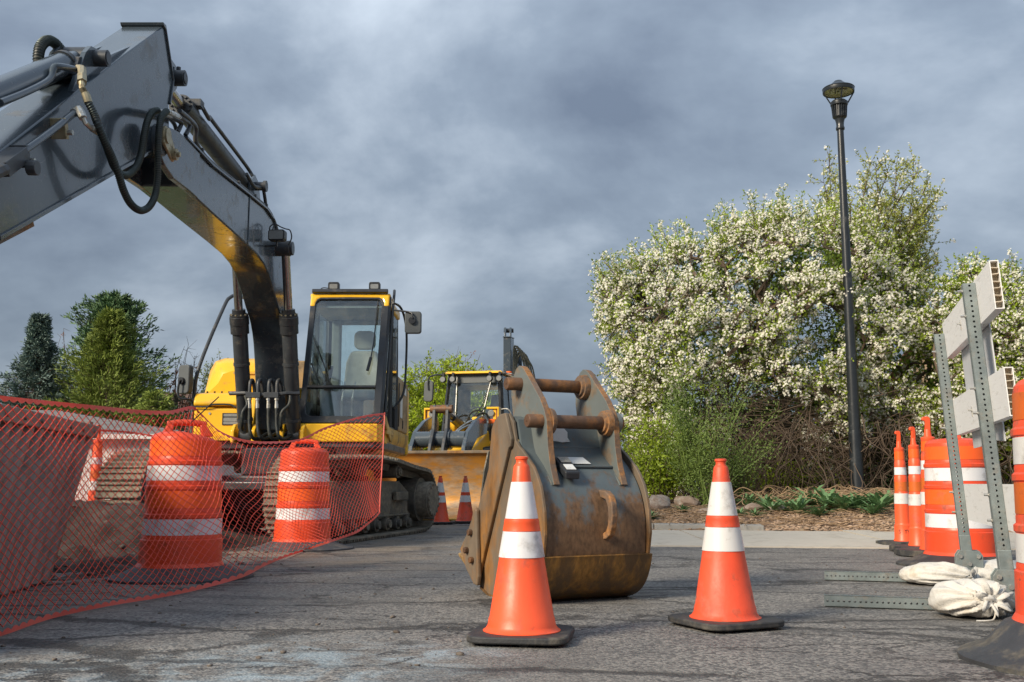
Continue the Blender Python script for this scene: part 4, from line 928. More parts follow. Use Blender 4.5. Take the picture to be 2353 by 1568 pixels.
# hard pipes along the boom's top edge
def pipe(name, pts, r_, mt='dark_steel', parent=boom, n=5, seg=8):
    m_ = MB(); m_.tube(smooth_path(pts, n), r_, seg); return m_.build(name, mt, parent, smooth=60)
xa = BX1 - .01
pipe('hydraulic_pipe', [(xa + .07, 7.18, 3.36), (xa + .05, 7.45, 3.40), (xa + .02, 7.72, 3.43), (xa, 7.78, 3.36), (xa, 7.85, 3.32), (xa, 8.2, 3.30), (xa, 9.3, 3.385), (xa, 10.05, 3.44), (xa, 10.4, 3.41), (xa, 10.62, 3.33), (xa, 10.72, 3.24)], .019)
pipe('hydraulic_pipe', [(xa - .08, 7.25, 3.37), (xa - .08, 7.5, 3.38), (xa - .08, 7.6, 3.31), (xa - .08, 7.75, 3.29), (xa - .08, 8.3, 3.31), (xa - .08, 9.3, 3.39), (xa - .08, 10.0, 3.44), (xa - .08, 10.9, 3.25)], .017)
pipe('hydraulic_pipe', [(xa + .02, 7.9, 3.275), (xa + .02, 8.3, 3.28), (xa + .02, 9.35, 3.36), (xa + .02, 10.05, 3.415), (xa + .02, 10.4, 3.38), (xa + .02, 10.75, 3.2)], .012)
pipe('hydraulic_pipe', [(-2.62, 9.55, 3.62), (-2.60, 9.75, 3.56), (-2.58, 9.95, 3.60), (-2.58, 10.05, 3.62), (-2.58, 10.15, 3.53), (-2.58, 10.2, 3.46), (-2.58, 10.35, 3.42)], .018)
m_ = MB()
for y, z in ((7.9, 3.31), (9.0, 3.37), (9.6, 3.42), (10.05, 3.45)): m_.box((xa - .1, y, z - .03), (xa + .03, y + .035, z + .012))
m_.build('pipe_clamp', 'dark_steel', boom, bevel=.004)
# boom work lamp with wire guard
lm = MB(); lc = Vector((BX1 + .12, 10.05, 3.13)); q = Matrix.Rotation(R(-6), 3, 'Z')
lm.prism([lc + q @ Vector((x, 0, z)) for x, z in rrect(.175, .115, .025, 4)], q @ Vector((0, .09, 0))); lamp_o = lm.build('work_lamp', 'black_trim', boom, smooth=40, bevel=.006)
m_ = MB(); m_.prism([lc + q @ Vector((x, -.004, z)) for x, z in rrect(.15, .09, .015, 4)], q @ Vector((0, .003, 0))); m_.build('lens', 'lens_clear', lamp_o)
m_ = MB(); m_.tube(smooth_path([lc + Vector(p) for p in ((-.08, .05, .05), (-.075, .05, .10), (-.03, .06, .13), (.03, .07, .10), (.08, .07, .08), (.13, .06, .06), (.15, .05, -.02), (.12, .05, -.10))], 5), .007, 6); m_.build('wire', 'black_trim', lamp_o)
m_ = MB(); m_.tube([lc + Vector((-.05, .04, .05)), lc + Vector((-.03, .05, .14)), lc + Vector((.0, .06, .05))], .008, 6); m_.tube([lc + Vector((0, .04, -.06)), lc + Vector((0, .06, -.10)), lc + Vector((-.13, .08, -.10))], .012, 6); m_.build('bracket', 'dark_steel', lamp_o)
# boom cylinders
CYT = (10.60, 3.115)
m_ = MB(); m_.cyl((-3.08, *CYT), (-2.40, *CYT), .085, 24); m_.cyl((-2.405, *CYT), (-2.37, *CYT), .075, 24); m_.build('cylinder_pin', 'dark_steel', boom, smooth=40, bevel=.006)
for x, lb in ((-2.455, 'right boom cylinder nearest the cab'), (-3.0, 'left boom cylinder in front of the hood')):
    ft = Vector((x, 11.32, 1.12)); tp = Vector((x, *CYT)); d_ = (tp - ft).normalized(); ln = (tp - ft).length
    m_ = MB(); m_.tube([ft, ft + d_ * .08, ft + d_ * .1, ft + d_ * (ln - .80)], [.07, .07, .082, .082], 24)
    cy = m_.build('boom_cylinder', 'dark_steel', EX, smooth=40); tag(cy, lb)
    b0 = ft + d_ * (ln - .94)
    m_ = MB(); m_.tube([b0, b0 + d_ * .001, b0 + d_ * .10, b0 + d_ * .102, b0 + d_ * .185, b0 + d_ * .19, b0 + d_ * .21, b0 + d_ * .212, b0 + d_ * .27], [.084, .10, .10, .105, .105, .10, .10, .075, .072], 24); m_.build('gland', 'black_trim', cy, smooth=40)
    m_ = MB()
    for i in range(10):
        a = 2 * math.pi * i / 10; u_ = d_.orthogonal().normalized(); v_ = d_.cross(u_); e_ = b0 + d_ * .205 + (u_ * math.cos(a) + v_ * math.sin(a)) * .088; m_.cyl(e_, e_ + d_ * .018, .010, 6)
    m_.build('gland_bolt', 'zinc_brass', cy)['kind'] = 'stuff'
    m_ = MB(); m_.cyl(b0 + d_ * .26, tp - d_ * .05, .046, 20); m_.build('rod', 'chrome', cy, smooth=40)
    m_ = MB(); m_.cyl((x - .065, ft.y, ft.z), (x + .065, ft.y, ft.z), .085, 20); m_.build('foot_eye', 'dark_steel', cy, smooth=40)
    m_ = MB()
    for z in (.18, .82): m_.tube([ft + d_ * z, ft + d_ * (z + .03)], .090, 24)
    m_.build('hose_band', 'dark_steel', cy, smooth=40)
    for sx in (-.135, .095):
        m_ = MB(); m_.prism([(x + sx, y, z) for y, z in ((11.17, 1.04), (11.62, 1.04), (11.62, 1.20), (11.42, 1.27), (11.26, 1.25), (11.18, 1.18))], (.04, 0, 0)); m_.build('mount_plate', 'yellow_paint', EX, bevel=.01)
m_ = MB(); m_.cyl((-2.32, 11.32, 1.12), (-2.30, 11.32, 1.12), .02, 6); m_.cyl((-2.90, 11.25, 1.12), (-2.87, 11.25, 1.12), .05, 14); m_.cyl((-2.62, 11.25, 1.12), (-2.59, 11.25, 1.12), .05, 14); m_.build('foot_pin', 'dusty_yellow', EX, smooth=40)
for x in (-3.02, -2.49):
    m_ = MB(); m_.prism([(x, y, z) for y, z in ((11.42, 1.04), (11.95, 1.04), (12.1, 1.45), (11.8, 1.72), (11.66, 1.7))], (.05, 0, 0)); m_.build('boom_bracket', 'yellow_paint', EX, bevel=.012)
# front valve area: back panel, clamp bar, hose loops
m_ = MB(); m_.prism([(x, 12.05, z) for x, z in ((-2.97, 1.05), (-2.44, 1.05), (-2.44, 1.55), (-2.97, 1.55))], (0, .04, 0)); m_.build('front_panel', 'yellow_paint', EX)
m_ = MB(); m_.box((-2.92, 11.80, 1.05), (-2.50, 12.04, 1.30)); m_.build('valve_block', 'black_trim', EX, bevel=.02)
bar_z = 1.585
m_ = MB(); m_.tube([(-3.14, 11.10, bar_z), (-2.95, 11.05, bar_z), (-2.85, 11.04, bar_z - .02), (-2.60, 11.04, bar_z - .02), (-2.50, 11.05, bar_z), (-2.36, 11.10, bar_z)], .024, 6)
for x in (-2.86, -2.66): m_.box((x - .075, 11.0, bar_z - .055), (x + .085, 11.07, bar_z + .005))
m_.build('clamp_bar', 'dark_steel', EX, bevel=.004)
for i, x in enumerate((-2.90, -2.81, -2.69, -2.60)):
    hz = bar_z
    hp = smooth_path([(x + .03, 11.14, hz - .02), (x + .02, 11.12, hz + .10), (x + .015, 11.08, hz + .145), (x, 11.045, hz + .12), (x, 11.035, hz), (x, 11.035, hz - .05)], 4)
    m_ = MB(); m_.tube(hp, .020, 10); ho = m_.build('hydraulic_hose', 'dark_steel', EX, smooth=60)
    m_ = MB(); m_.tube([(x, 11.035, hz - .05), (x, 11.035, hz - .08), (x, 11.035, hz - .081), (x, 11.035, hz - .12), (x + .003, 11.035, hz - .121), (x + .004, 11.035, hz - .17)], [.026, .026, .018, .018, .023, .023], 8); m_.build('fitting', 'bright_metal', ho, smooth=30)
    e_ = .07 if i % 2 else .1
    m_ = MB(); m_.tube(smooth_path([(x + .004, 11.035, hz - .17), (x + .01, 11.03, hz - .33), (x + .03, 11.02, hz - .45), (x + .055, 11.05, hz - .50), (x + .09, 11.12, hz - .50), (x + .14, 11.3, hz - .44), (x + .13, 11.6, hz - .40)], 5), .0195, 10); m_.build('lower_run', 'hose_rubber', ho, smooth=60)
for x0, x1, s in ((-3.0, -2.93, 1), (-2.57, -2.47, -1)):
    m_ = MB(); m_.tube(smooth_path([(x1 - .02 * s, 11.05, bar_z - .03), (x1 + .01, 11.03, bar_z - .13), (x0 + .04, 11.0, bar_z - .22), (x0 + .03, 11.03, bar_z - .36), (x0, 11.18, bar_z - .40)], 5), .019, 8); m_.build('cylinder_feed_hose', 'hose_rubber', EX, smooth=60)

# --- arm (stick)
AX0, AX1 = -2.895, -2.60
ao = [(4.25, 1.42), (4.2, 1.62), (4.9, 2.27), (6.372, 3.44), (7.05, 3.965), (7.10, 3.96), (7.31, 3.65), (7.25, 3.45), (7.31, 3.2), (7.27, 3.04), (7.15, 2.98), (6.953, 2.965), (6.332, 2.615), (4.959, 1.826)]
arm = hull('arm', ao, AX0, AX1, 'slate_paint', bev=.008)
m_ = MB(); m_.prism(YZ(AX0 - .014, [(7.035, 3.966), (7.02, 3.985), (7.085, 3.992), (7.325, 3.655), (7.27, 3.44), (7.255, 3.45), (7.305, 3.65), (7.095, 3.955)]), (AX1 - AX0 + .028, 0, 0)); m_.build('end_plate', 'slate_paint', arm, bevel=.004)
m_ = MB(); m_.prism(YZ(AX0 - .012, [(4.95, 1.815), (6.335, 2.603), (6.95, 2.955), (6.94, 2.975), (6.325, 2.625), (4.94, 1.838)]), (AX1 - AX0 + .024, 0, 0)); m_.build('bottom_flange', 'slate_paint', arm, bevel=.003)
m_ = MB(); m_.prism(YZ(AX0 + .02, [(4.2, 1.415), (5.35, 2.03), (5.33, 2.055), (4.2, 1.44)]), (AX1 - AX0 - .04, 0, -.035)); m_.build('wear_strip', 'rust_plate', arm)
# bucket-cylinder ears
for x0 in (AX0 + .035, AX1 - .065):
    m_ = MB(); m_.prism(YZ(x0, [(5.72, 2.91), (5.80, 3.08), (5.88, 3.24), (5.95, 3.31), (6.04, 3.33), (6.12, 3.30), (6.30, 3.42), (6.55, 3.58), (6.58, 3.60), (6.40, 3.45)]), (.03, 0, 0)); m_.build('cylinder_ear', 'slate_paint', arm, bevel=.004)
m_ = MB(); m_.cyl((AX0 + .02, 6.02, 3.26), (AX1 + .045, 6.02, 3.26), .052, 20); m_.cyl((AX1 + .045, 6.02, 3.26), (AX1 + .05, 6.02, 3.26), .04, 20); m_.build('pivot_pin', 'dark_steel', arm, smooth=40)
# lugs for the arm cylinder behind the arm
for x0 in (AX0 + .03, AX1 - .06):
    m_ = MB(); m_.prism(YZ(x0, [(7.15, 3.85), (7.27, 3.68), (7.28, 3.50), (7.40, 3.58), (7.49, 3.66), (7.51, 3.76), (7.44, 3.83)]), (.035, 0, 0)); m_.build('cylinder_ear', 'slate_paint', arm, bevel=.004)
m_ = MB(); m_.cyl((AX0, 7.43, 3.72), (AX1 + .055, 7.43, 3.72), .062, 22); m_.cyl((AX1 + .055, 7.43, 3.72), (AX1 + .062, 7.43, 3.72), .045, 20); m_.cyl((AX1 - .0, 7.43, 3.78), (AX1 - .0, 7.43, 3.81), .018, 6); m_.build('cylinder_pin', 'dark_steel', arm, smooth=40)
# bucket cylinder running off over the arm
bc0 = Vector((-2.75, 6.02, 3.26)); bc1 = Vector((-2.75, 4.4, 2.20)); d_ = (bc1 - bc0).normalized()
m_ = MB(); m_.tube([bc0 + d_ * .02, bc0 + d_ * .22, bc0 + d_ * .222, bc0 + d_ * 1.6], [.055, .06, .075, .075], 24); bcy = m_.build('bucket_cylinder', 'slate_paint', arm, smooth=40)
m_ = MB(); m_.tube([bc0 + d_ * .2, bc0 + d_ * .24], .084, 20); m_.cyl((-2.84, 6.02, 3.26), (-2.66, 6.02, 3.26), .07, 20); m_.obox(bc0 + d_ * .24 + Vector((.05, 0, .0)), d_ * .02, Vector((.05, 0, 0)), Vector((0, .02, .06))); m_.build('cylinder_eye', 'dark_steel', arm, smooth=40)
m_ = MB(); m_.tube([bc1 - d_ * .1, bc1 + d_ * .1], [.06, .05], 16); m_.cyl(bc1 + d_ * .1 + Vector((-.16, 0, 0)), bc1 + d_ * .1 + Vector((.16, 0, 0)), .04, 16); m_.build('rod_end', 'chrome', arm, smooth=40)
for x in (-2.93, -2.585):
    m_ = MB(); e0_ = bc1 + d_ * .1; m_.obox(Vector((x, (e0_.y + 4.42) / 2, (e0_.z + 1.66) / 2)), (.018, 0, 0), Vector((0, e0_.y - 4.42, e0_.z - 1.66)) * .62, Vector((0, -(e0_.z - 1.66), e0_.y - 4.42)).normalized() * .05); m_.build('tipping_link', 'slate_paint', arm, bevel=.01)
def sp(u, v, X): return atx(u, v, X)
pipe('hydraulic_pipe', [sp(0, 236, -2.66), sp(60, 212, -2.66), sp(112, 184, -2.66), sp(123, 158, -2.66), sp(135, 153, -2.645), sp(172, 160, -2.62), sp(180, 163, -2.61)], .021, 'slate_paint', arm)
pipe('hydraulic_pipe', [sp(-20, 398, -2.53), sp(60, 343, -2.53), sp(120, 300, -2.53), sp(170, 260, -2.53)], .021, 'slate_paint', arm)
for u, v, a_ in ((136, 296, 0), (46, 360, 1)):
    m_ = MB(); c0 = sp(u, v, -2.56); m_.obox(c0, (.045, 0, 0), (0, .018, .006), (0, -.02, .055)); cl = m_.build('pipe_clamp', 'zinc_brass' if not a_ else 'dark_steel', arm, bevel=.004)
    m_ = MB(); m_.cyl(c0 + Vector((.04, .01, -.02)), c0 + Vector((.075, .01, -.02)), .016, 6); m_.build('bolt', 'bright_metal', cl)
m_ = MB(); c0 = sp(20, 372, -2.55); m_.obox(c0, (.05, 0, 0), (0, .10, .075), (0, -.025, .03)); m_.cyl(c0 + Vector((.05, .1, .0)), c0 + Vector((.10, .1, 0)), .04, 12); m_.cyl(c0 + Vector((.03, -.1, -.07)), c0 + Vector((.03, -.24, -.15)), .035, 8); m_.build('pipe_manifold', 'dark_steel', arm, bevel=.004)
m_ = MB(); 
m_.tube([sp(170, 260, -2.53), sp(180, 252, -2.53), sp(181, 252, -2.51), sp(186, 262, -2.49), sp(191, 272, -2.47)], [.026, .028, .024, .026, .022], 8); m_.tube([sp(191, 272, -2.47), sp(196, 283, -2.46), sp(205, 291, -2.46), sp(214, 297, -2.46)], .014, 8); m_.tube([sp(211, 295, -2.46), sp(233, 308, -2.45)], [.02, .022], 10); m_.build('hose_elbow', 'bright_metal', arm, smooth=35)
m_ = MB(); m_.tube([sp(180, 158, -2.61), sp(188, 160, -2.58), sp(189, 168, -2.56), sp(188, 176, -2.55)], [.026, .027, .026, .025], 8); m_.tube([sp(188, 176, -2.55), sp(188, 190, -2.53)], .030, 6); m_.tube([sp(188, 190, -2.53), sp(189, 203, -2.52), sp(196, 217, -2.51)], .019, 8); m_.tube([sp(195, 214, -2.51), sp(199, 222, -2.50), sp(203, 236, -2.49)], [.022, .024, .024], 10); m_.build('hose_elbow', 'zinc_brass', arm, smooth=35)
def ribbed(name, pts, r_, parent, pitch=.016):
    P = smooth_path(pts, 14); d = [0]
    for i in range(len(P) - 1): d.append(d[-1] + (P[i + 1] - P[i]).length)
    m_ = MB(); m_.tube(P, r_, 10); o = m_.build(name, 'hose_rubber', parent, smooth=80)
    # spring guard: a wire helix wound round the hose
    H = []; n = int(d[-1] / pitch); j = 0; u = None
    for k in range(n * 9):
        s = d[-1] * k / (n * 9)
        while d[j + 1] < s: j += 1
        f = (s - d[j]) / (d[j + 1] - d[j]); p_ = P[j].lerp(P[j + 1], f); t_ = (P[j + 1] - P[j]).normalized()
        if u is None: u = t_.orthogonal()
        u = (u - t_ * u.dot(t_)).normalized(); v = t_.cross(u); a = 2 * math.pi * k / 9
        H.append(p_ + (u * math.cos(a) + v * math.sin(a)) * (r_ + .002))
    m_ = MB(); m_.tube(H, .0028, 4, mi=0); m_.build('spring_guard', 'guard_wire', o, smooth=60)
    return o
mat('guard_wire', (.085, .105, .10), .45, metal=.6, var=.2, scale=20)
hA = [sp(203, 236, -2.49), sp(216, 262, -2.46), sp(226, 290, -2.43), sp(240, 325, -2.42), sp(258, 362, -2.41), sp(272, 400, -2.40), sp(284, 438, -2.40), sp(300, 468, -2.40), sp(322, 484, -2.40), sp(342, 476, -2.40), sp(356, 450, -2.40), sp(362, 410, -2.40), sp(363, 360, -2.40), sp(365, 310, -2.40), sp(370, 272, -2.41), sp(383, 256, -2.43)]
hB = [sp(233, 308, -2.45), sp(242, 328, -2.44), sp(252, 356, -2.45), sp(263, 384, -2.46), sp(280, 402, -2.47), sp(298, 400, -2.48), sp(315, 380, -2.48), sp(325, 350, -2.48), sp(331, 312, -2.48), sp(339, 278, -2.48), sp(350, 259, -2.49), sp(362, 254, -2.50)]
ribbed('hydraulic_hose', hA, .0205, EX); ribbed('hydraulic_hose', hB, .0205, EX)
ribbed('hydraulic_hose', [atx(90, 160, -2.86), atx(88, 135, -2.86), atx(93, 108, -2.86), atx(108, 94, -2.86), atx(124, 98, -2.86), atx(138, 113, -2.85), atx(150, 128, -2.84)], .030, EX)
m_ = MB(); m_.tube([sp(383, 256, -2.43), sp(391, 259, -2.44), sp(400, 263, -2.46), sp(412, 270, -2.50)], [.018, .021, .021, .018], 8); m_.tube([sp(362, 254, -2.50), sp(372, 258, -2.52), sp(392, 268, -2.55)], [.018, .02, .018], 8); m_.build('hose_end', 'bright_metal', EX, smooth=40)
pipe('hydraulic_pipe', [sp(408, 268, -2.50), sp(428, 278, -2.52), sp(436, 285, -2.54), sp(434, 296, -2.54), sp(426, 311, -2.55)], .018, 'dark_steel', EX, 3)
pipe('hydraulic_pipe', [sp(388, 267, -2.56), sp(405, 276, -2.58), sp(416, 283, -2.58), sp(414, 292, -2.58), sp(408, 304, -2.58)], .017, 'dark_steel', EX, 3)
# --- arm cylinder on top of the boom
a0 = Vector((-2.75, 7.43, 3.72)); a1 = Vector((-2.75, 10.0, 3.63)); d_ = (a1 - a0).normalized()
m_ = MB(); m_.tube([a0 + d_ * .52, a0 + d_ * .521, a0 + d_ * .72, a0 + d_ * .722, a0 + d_ * 2.35, a0 + d_ * 2.5], [.05, .098, .098, .085, .085, .07], 26); acy = m_.build('arm_cylinder', 'dark_steel', EX, smooth=35)
m_ = MB(); m_.cyl(a0, a0 + d_ * .53, .05, 20); m_.build('rod', 'chrome', acy, smooth=40)
m_ = MB()
for i in range(12):
    a = 2 * math.pi * i / 12; e_ = a0 + d_ * .505 + Vector((math.cos(a) * .078, 0, math.sin(a) * .078)); m_.cyl(e_, e_ + d_ * .02, .012, 6)
m_.build('gland_bolt', 'dark_steel', acy)['kind'] = 'stuff'
m_ = MB(); m_.obox(a0 + d_ * .66 + Vector((.09, 0, .07)), (.045, 0, 0), (0, .05, 0), (0, 0, .03)); m_.tube(smooth_path([a0 + d_ * .66 + Vector((.12, 0, .07)), a0 + d_ * .9 + Vector((.12, 0, .04)), a0 + d_ * 1.0 + Vector((.09, 0, .10)), a0 + d_ * 1.15 + Vector((.09, 0, .10)), a0 + d_ * 2.2 + Vector((.09, 0, .10)), a0 + d_ * 2.35 + Vector((.13, 0, .03))], 5), .018, 8); m_.build('cylinder_feed_pipe', 'dark_steel', acy, smooth=50)
for x0 in (-2.86, -2.67):
    m_ = MB(); m_.prism(YZ(x0, [(9.75, 3.36), (9.80, 3.60), (9.95, 3.74), (10.1, 3.70), (10.3, 3.37)]), (.03, 0, 0)); m_.build('cylinder_ear', 'boom_paint', boom, bevel=.004)
m_ = MB(); m_.cyl((-2.90, 10.0, 3.63), (-2.56, 10.0, 3.63), .045, 18); m_.cyl((-2.56, 10.0, 3.63), (-2.53, 10.0, 3.63), .058, 18); m_.build('ear_pin', 'dark_steel', boom, smooth=40)

# --- cab
CB = dict(bl=Vector((-2.415, 11.30, 1.275)), br=Vector((-1.490, 11.30, 1.275)), tr=Vector((-1.475, 11.88, 2.865)), tl=Vector((-2.425, 11.88, 2.865)))
def bil(s, t): return CB['bl'].lerp(CB['br'], s).lerp(CB['tl'].lerp(CB['tr'], s), t)
fn = (CB['br'] - CB['bl']).cross(CB['tl'] - CB['bl']).normalized()   # towards the front
if fn.y > 0: fn = -fn
def loop_rr(x0, x1, y0, y1, rx, ry, n=5):
    pts = []
    for (cx_, cy_, a0) in ((x1 - rx, y0 + ry, -90), (x1 - rx, y1 - ry, 0), (x0 + rx, y1 - ry, 90), (x0 + rx, y0 + ry, 180)):
        for i in range(n + 1):
            a = R(a0 + 90 * i / n); pts.append((cx_ + rx * math.cos(a), cy_ + ry * math.sin(a)))
    return pts
def ring(m_, outer, inner, f, depth, mi=0):
    n = len(outer); o = len(m_.V); P = [f(*p) for p in outer] + [f(*p) for p in inner]
    m_.V += [tuple(p) for p in P] + [tuple(p + depth) for p in P]
    for i in range(n):
        j = (i + 1) % n
        for q in ((i, j, n + j, n + i), (2 * n + j, 2 * n + i, 3 * n + i, 3 * n + j), (n + i, n + j, 3 * n + j, 3 * n + i), (j, i, 2 * n + i, 2 * n + j)):
            m_.F.append(tuple(o + k for k in q)); m_.I.append(mi)
cab = MB(); ring(cab, loop_rr(0.004, .996, 0, .985, .012, .01), loop_rr(.07, .91, .05, .955, .07, .05), lambda s, t: bil(s, t) - fn * .008, fn * -.08)
# rear, side and sill posts make up the rest of the frame
for a, b, r_ in (((-1.50, 11.36, 1.275), (-1.49, 11.93, 2.83), .035), ((-1.50, 12.28, 1.275), (-1.50, 12.30, 2.83), .03), ((-1.52, 13.0, 1.275), (-1.54, 13.0, 2.80), .045), ((-2.40, 13.0, 1.275), (-2.40, 13.0, 2.80), .045), ((-2.42, 12.28, 1.275), (-2.42, 12.30, 2.83), .03)):
    cab.tube([a, b], r_, 4)
cab.box((-2.42, 12.96, 1.275), (-1.53, 13.02, 1.75)); cab.box((-2.42, 11.38, 1.265), (-1.52, 13.0, 1.30)); cab.box((-2.43, 11.4, 1.3), (-2.40, 13.0, 1.55))
cabo = cab.build('cab', 'black_trim', EX, smooth=40, bevel=.006)
m_ = MB(); q = [(0, .895), (.065, .895), (.068, .925), (.09, .952), (.13, .965), (.5, .968), (.87, .965), (.91, .952), (.932, .925), (.935, .895), (1, .895), (1, 1), (0, 1)]
m_.prism([bil(s, t) for s, t in q], fn * -.09)
m_.prism([bil(-.01, 1.0) , bil(1.01, 1.0), (-1.50, 13.02, 2.83), (-2.42, 13.02, 2.83)], (0, 0, -.05)); m_.box((-1.535, 11.95, 2.72), (-1.475, 13.02, 2.83)); m_.box((-2.44, 11.95, 2.72), (-2.38, 13.02, 2.83)); m_.build('cab_roof', 'yellow_paint', cabo, bevel=.02)
m_ = MB(); m_.box((-2.40, 11.95, 2.70), (-1.53, 12.96, 2.725)); m_.build('headliner', 'cab_lining', cabo)
m_ = MB(); m_.prism([bil(s, t) for s, t in ((.02, .995), (.98, .995), (.98, 1.02), (.02, 1.02))], fn * .05); m_.tube(smooth_path([bil(.1, 1.02), bil(.14, 1.045), bil(.22, 1.04), bil(.3, 1.015), bil(.5, 1.03), bil(.62, 1.02), bil(.8, 1.03), bil(.86, 1.02)], 4), .007, 6); m_.build('visor_strip', 'black_trim', cabo, bevel=.006)
m_ = MB(); gp = [bil(*p) + fn * -.03 for p in loop_rr(.065, .915, .27, .958, .07, .05)]; m_.prism(gp, fn * -.006); m_.build('windscreen', 'cab_glass', cabo)
m_ = MB(); gp = [bil(*p) + fn * -.03 for p in loop_rr(.065, .915, .047, .262, .07, .05)]; m_.prism(gp, fn * -.006); m_.build('lower_windscreen', 'cab_glass', cabo)
m_ = MB(); m_.prism([bil(s, t) for s, t in ((.068, .259), (.912, .259), (.912, .274), (.068, .274))], fn * -.05); m_.build('window_bar', 'black_trim', cabo)
for y0, y1, nm, z0 in ((11.42, 12.26, 'door_glass', 1.30), (12.33, 12.95, 'side_glass', 1.55)):
    m_ = MB(); k0 = .36 if y0 < 12 else .02; m_.prism([(-1.505, y0, z0), (-1.505, y1, z0), (-1.505, y1, 2.72), (-1.505, y0 + k0 * 1.4, 2.72)], (.006, 0, 0)); m_.build(nm, 'cab_glass', cabo)
m_ = MB(); m_.prism([(-2.405, 11.9, 1.55), (-2.405, 12.95, 1.55), (-2.405, 12.95, 2.7), (-2.405, 12.0, 2.7)], (.006, 0, 0)); m_.build('side_glass', 'cab_glass', cabo)
m_ = MB(); m_.prism([(-2.36, 12.99, 1.75), (-1.57, 12.99, 1.75), (-1.57, 12.99, 2.70), (-2.36, 12.99, 2.70)], (0, .006, 0)); m_.build('rear_window', 'cab_glass', cabo)
m_ = MB()
for z in (2.20, 1.85): m_.tube([(-2.36, 11.7, z + .14), (-2.37, 12.9, z - .25)], .010, 6)
m_.build('guard_rail', 'black_trim', cabo)
m_ = MB(); m_.box((-2.34, 12.84, 1.7), (-2.22, 12.95, 2.7)); m_.box((-2.34, 12.90, 2.64), (-1.56, 12.955, 2.70)); m_.build('rear_lining', 'cab_lining', cabo, bevel=.04)
m_ = MB()
m_.hexa([(-2.10, 12.25, 1.62), (-1.66, 12.25, 1.62), (-1.66, 12.62, 1.62), (-2.10, 12.62, 1.62), (-2.10, 12.25, 1.74), (-1.66, 12.25, 1.74), (-1.66, 12.62, 1.74), (-2.10, 12.62, 1.74)]); so = m_.build('seat', 'seat_cloth', cabo, bevel=.04, seg=3)
m_ = MB(); m_.prism([(x, 12.56, z) for x, z in ((-2.13, 1.74), (-1.63, 1.74), (-1.66, 2.1), (-1.72, 2.25), (-2.04, 2.25), (-2.10, 2.1))], (0, .12, .02)); m_.build('backrest', 'seat_cloth', so, bevel=.04, seg=3)
m_ = MB(); m_.prism([(-1.875 + x, 12.60, 2.40 + z) for x, z in rrect(.27, .24, .075, 5)], (0, .09, 0)); m_.build('headrest', 'seat_cloth', so, bevel=.025, seg=3)
m_ = MB(); m_.box((-2.33, 12.1, 1.3), (-2.14, 12.7, 1.78)); m_.box((-1.66, 12.1, 1.3), (-1.57, 12.7, 1.75)); m_.build('console', 'cab_lining', cabo, bevel=.03)
for x in (-2.23, -1.61):
    m_ = MB(); m_.tube([(x, 12.12, 1.72), (x, 12.1, 1.80), (x + .01, 12.08, 1.82), (x + .03, 12.06, 1.90), (x + .04, 12.04, 2.0)], [.06, .045, .018, .024, .028], 10); m_.build('joystick', 'black_trim', cabo, smooth=50)
for x in (-2.0, -1.88):
    m_ = MB(); m_.tube([(x, 11.75, 1.30), (x + .01, 11.68, 1.55), (x + .03, 11.78, 1.78)], .012, 8); m_.box((x - .05, 11.55, 1.31), (x + .05, 11.72, 1.34)); m_.build('travel_lever', 'bright_metal', cabo)
m_ = MB(); m_.box((-1.72, 11.55, 1.30), (-1.54, 11.8, 1.55)); m_.build('floor_box', 'rust_plate', cabo, bevel=.02)
m_ = MB(); m_.tube([bil(.86, .93) + fn * .012, bil(.85, .6) + fn * .015, bil(.82, .42) + fn * .02], .008, 6); m_.tube([bil(.80, .38) + fn * .02, bil(.83, .48) + fn * .02], .018, 6); m_.build('wiper', 'black_trim', cabo)
for s in (.28, .80):
    c0 = bil(s, 1.055) + fn * .02; m_ = MB(); m_.prism([c0 + Vector((x, 0, z)) for x, z in rrect(.135, .10, .022, 4)], (0, .075, 0)); m_.box((c0.x - .02, c0.y + .02, c0.z - .075), (c0.x + .02, c0.y + .06, c0.z - .045)); lo = m_.build('roof_lamp', 'black_trim', cabo, smooth=40, bevel=.006)
    m_ = MB(); m_.prism([c0 + Vector((x, -.003, z - .006)) for x, z in rrect(.095, .056, .012, 4)], (0, .003, 0)); m_.build('lens', 'lens_clear', lo)
# right-hand rails and mirror
m_ = MB(); m_.tube(smooth_path([(-1.47, 11.50, 1.30), (-1.455, 11.55, 1.6), (-1.44, 11.86, 2.55), (-1.43, 11.94, 2.84), (-1.44, 12.05, 2.93), (-1.46, 12.2, 2.90)], 5), .017, 8); m_.tube(smooth_path([(-1.44, 11.88, 2.75), (-1.36, 12.1, 2.72), (-1.31, 12.25, 2.5), (-1.31, 12.3, 2.1), (-1.33, 12.25, 1.7), (-1.44, 12.2, 1.5)], 5), .015, 8); m_.build('cab_rail', 'black_trim', cabo, smooth=60)
m_ = MB(); m_.box((-1.50, 11.56, 1.16), (-1.44, 12.2, 1.20)); m_.obox((-1.455, 11.75, 1.22), (.012, 0, 0), (0, .28, -.09), (0, .015, .05)); m_.build('sill_step', 'dusty_yellow', EX, bevel=.006)
mp = at(949, 741, 11.85)
m_ = MB(); m_.prism([mp + Vector((x, 0, z)) for x, z in rrect(.20, .27, .035, 4)], (0, .06, 0)); mo = m_.build('right_mirror', 'mirror_back', cabo, smooth=40, bevel=.012)
m_ = MB(); m_.cyl(mp + Vector((-.01, -.03, .02)), mp + Vector((-.01, 0, .02)), .042, 12); m_.tube(smooth_path([mp + Vector((-.005, -.035, .04)), mp + Vector((-.01, -.03, .10)), mp + Vector((-.06, -.01, .125)), mp + Vector((-.23, .02, .15))], 5), .011, 8); m_.build('mirror_arm', 'black_trim', mo, smooth=50)
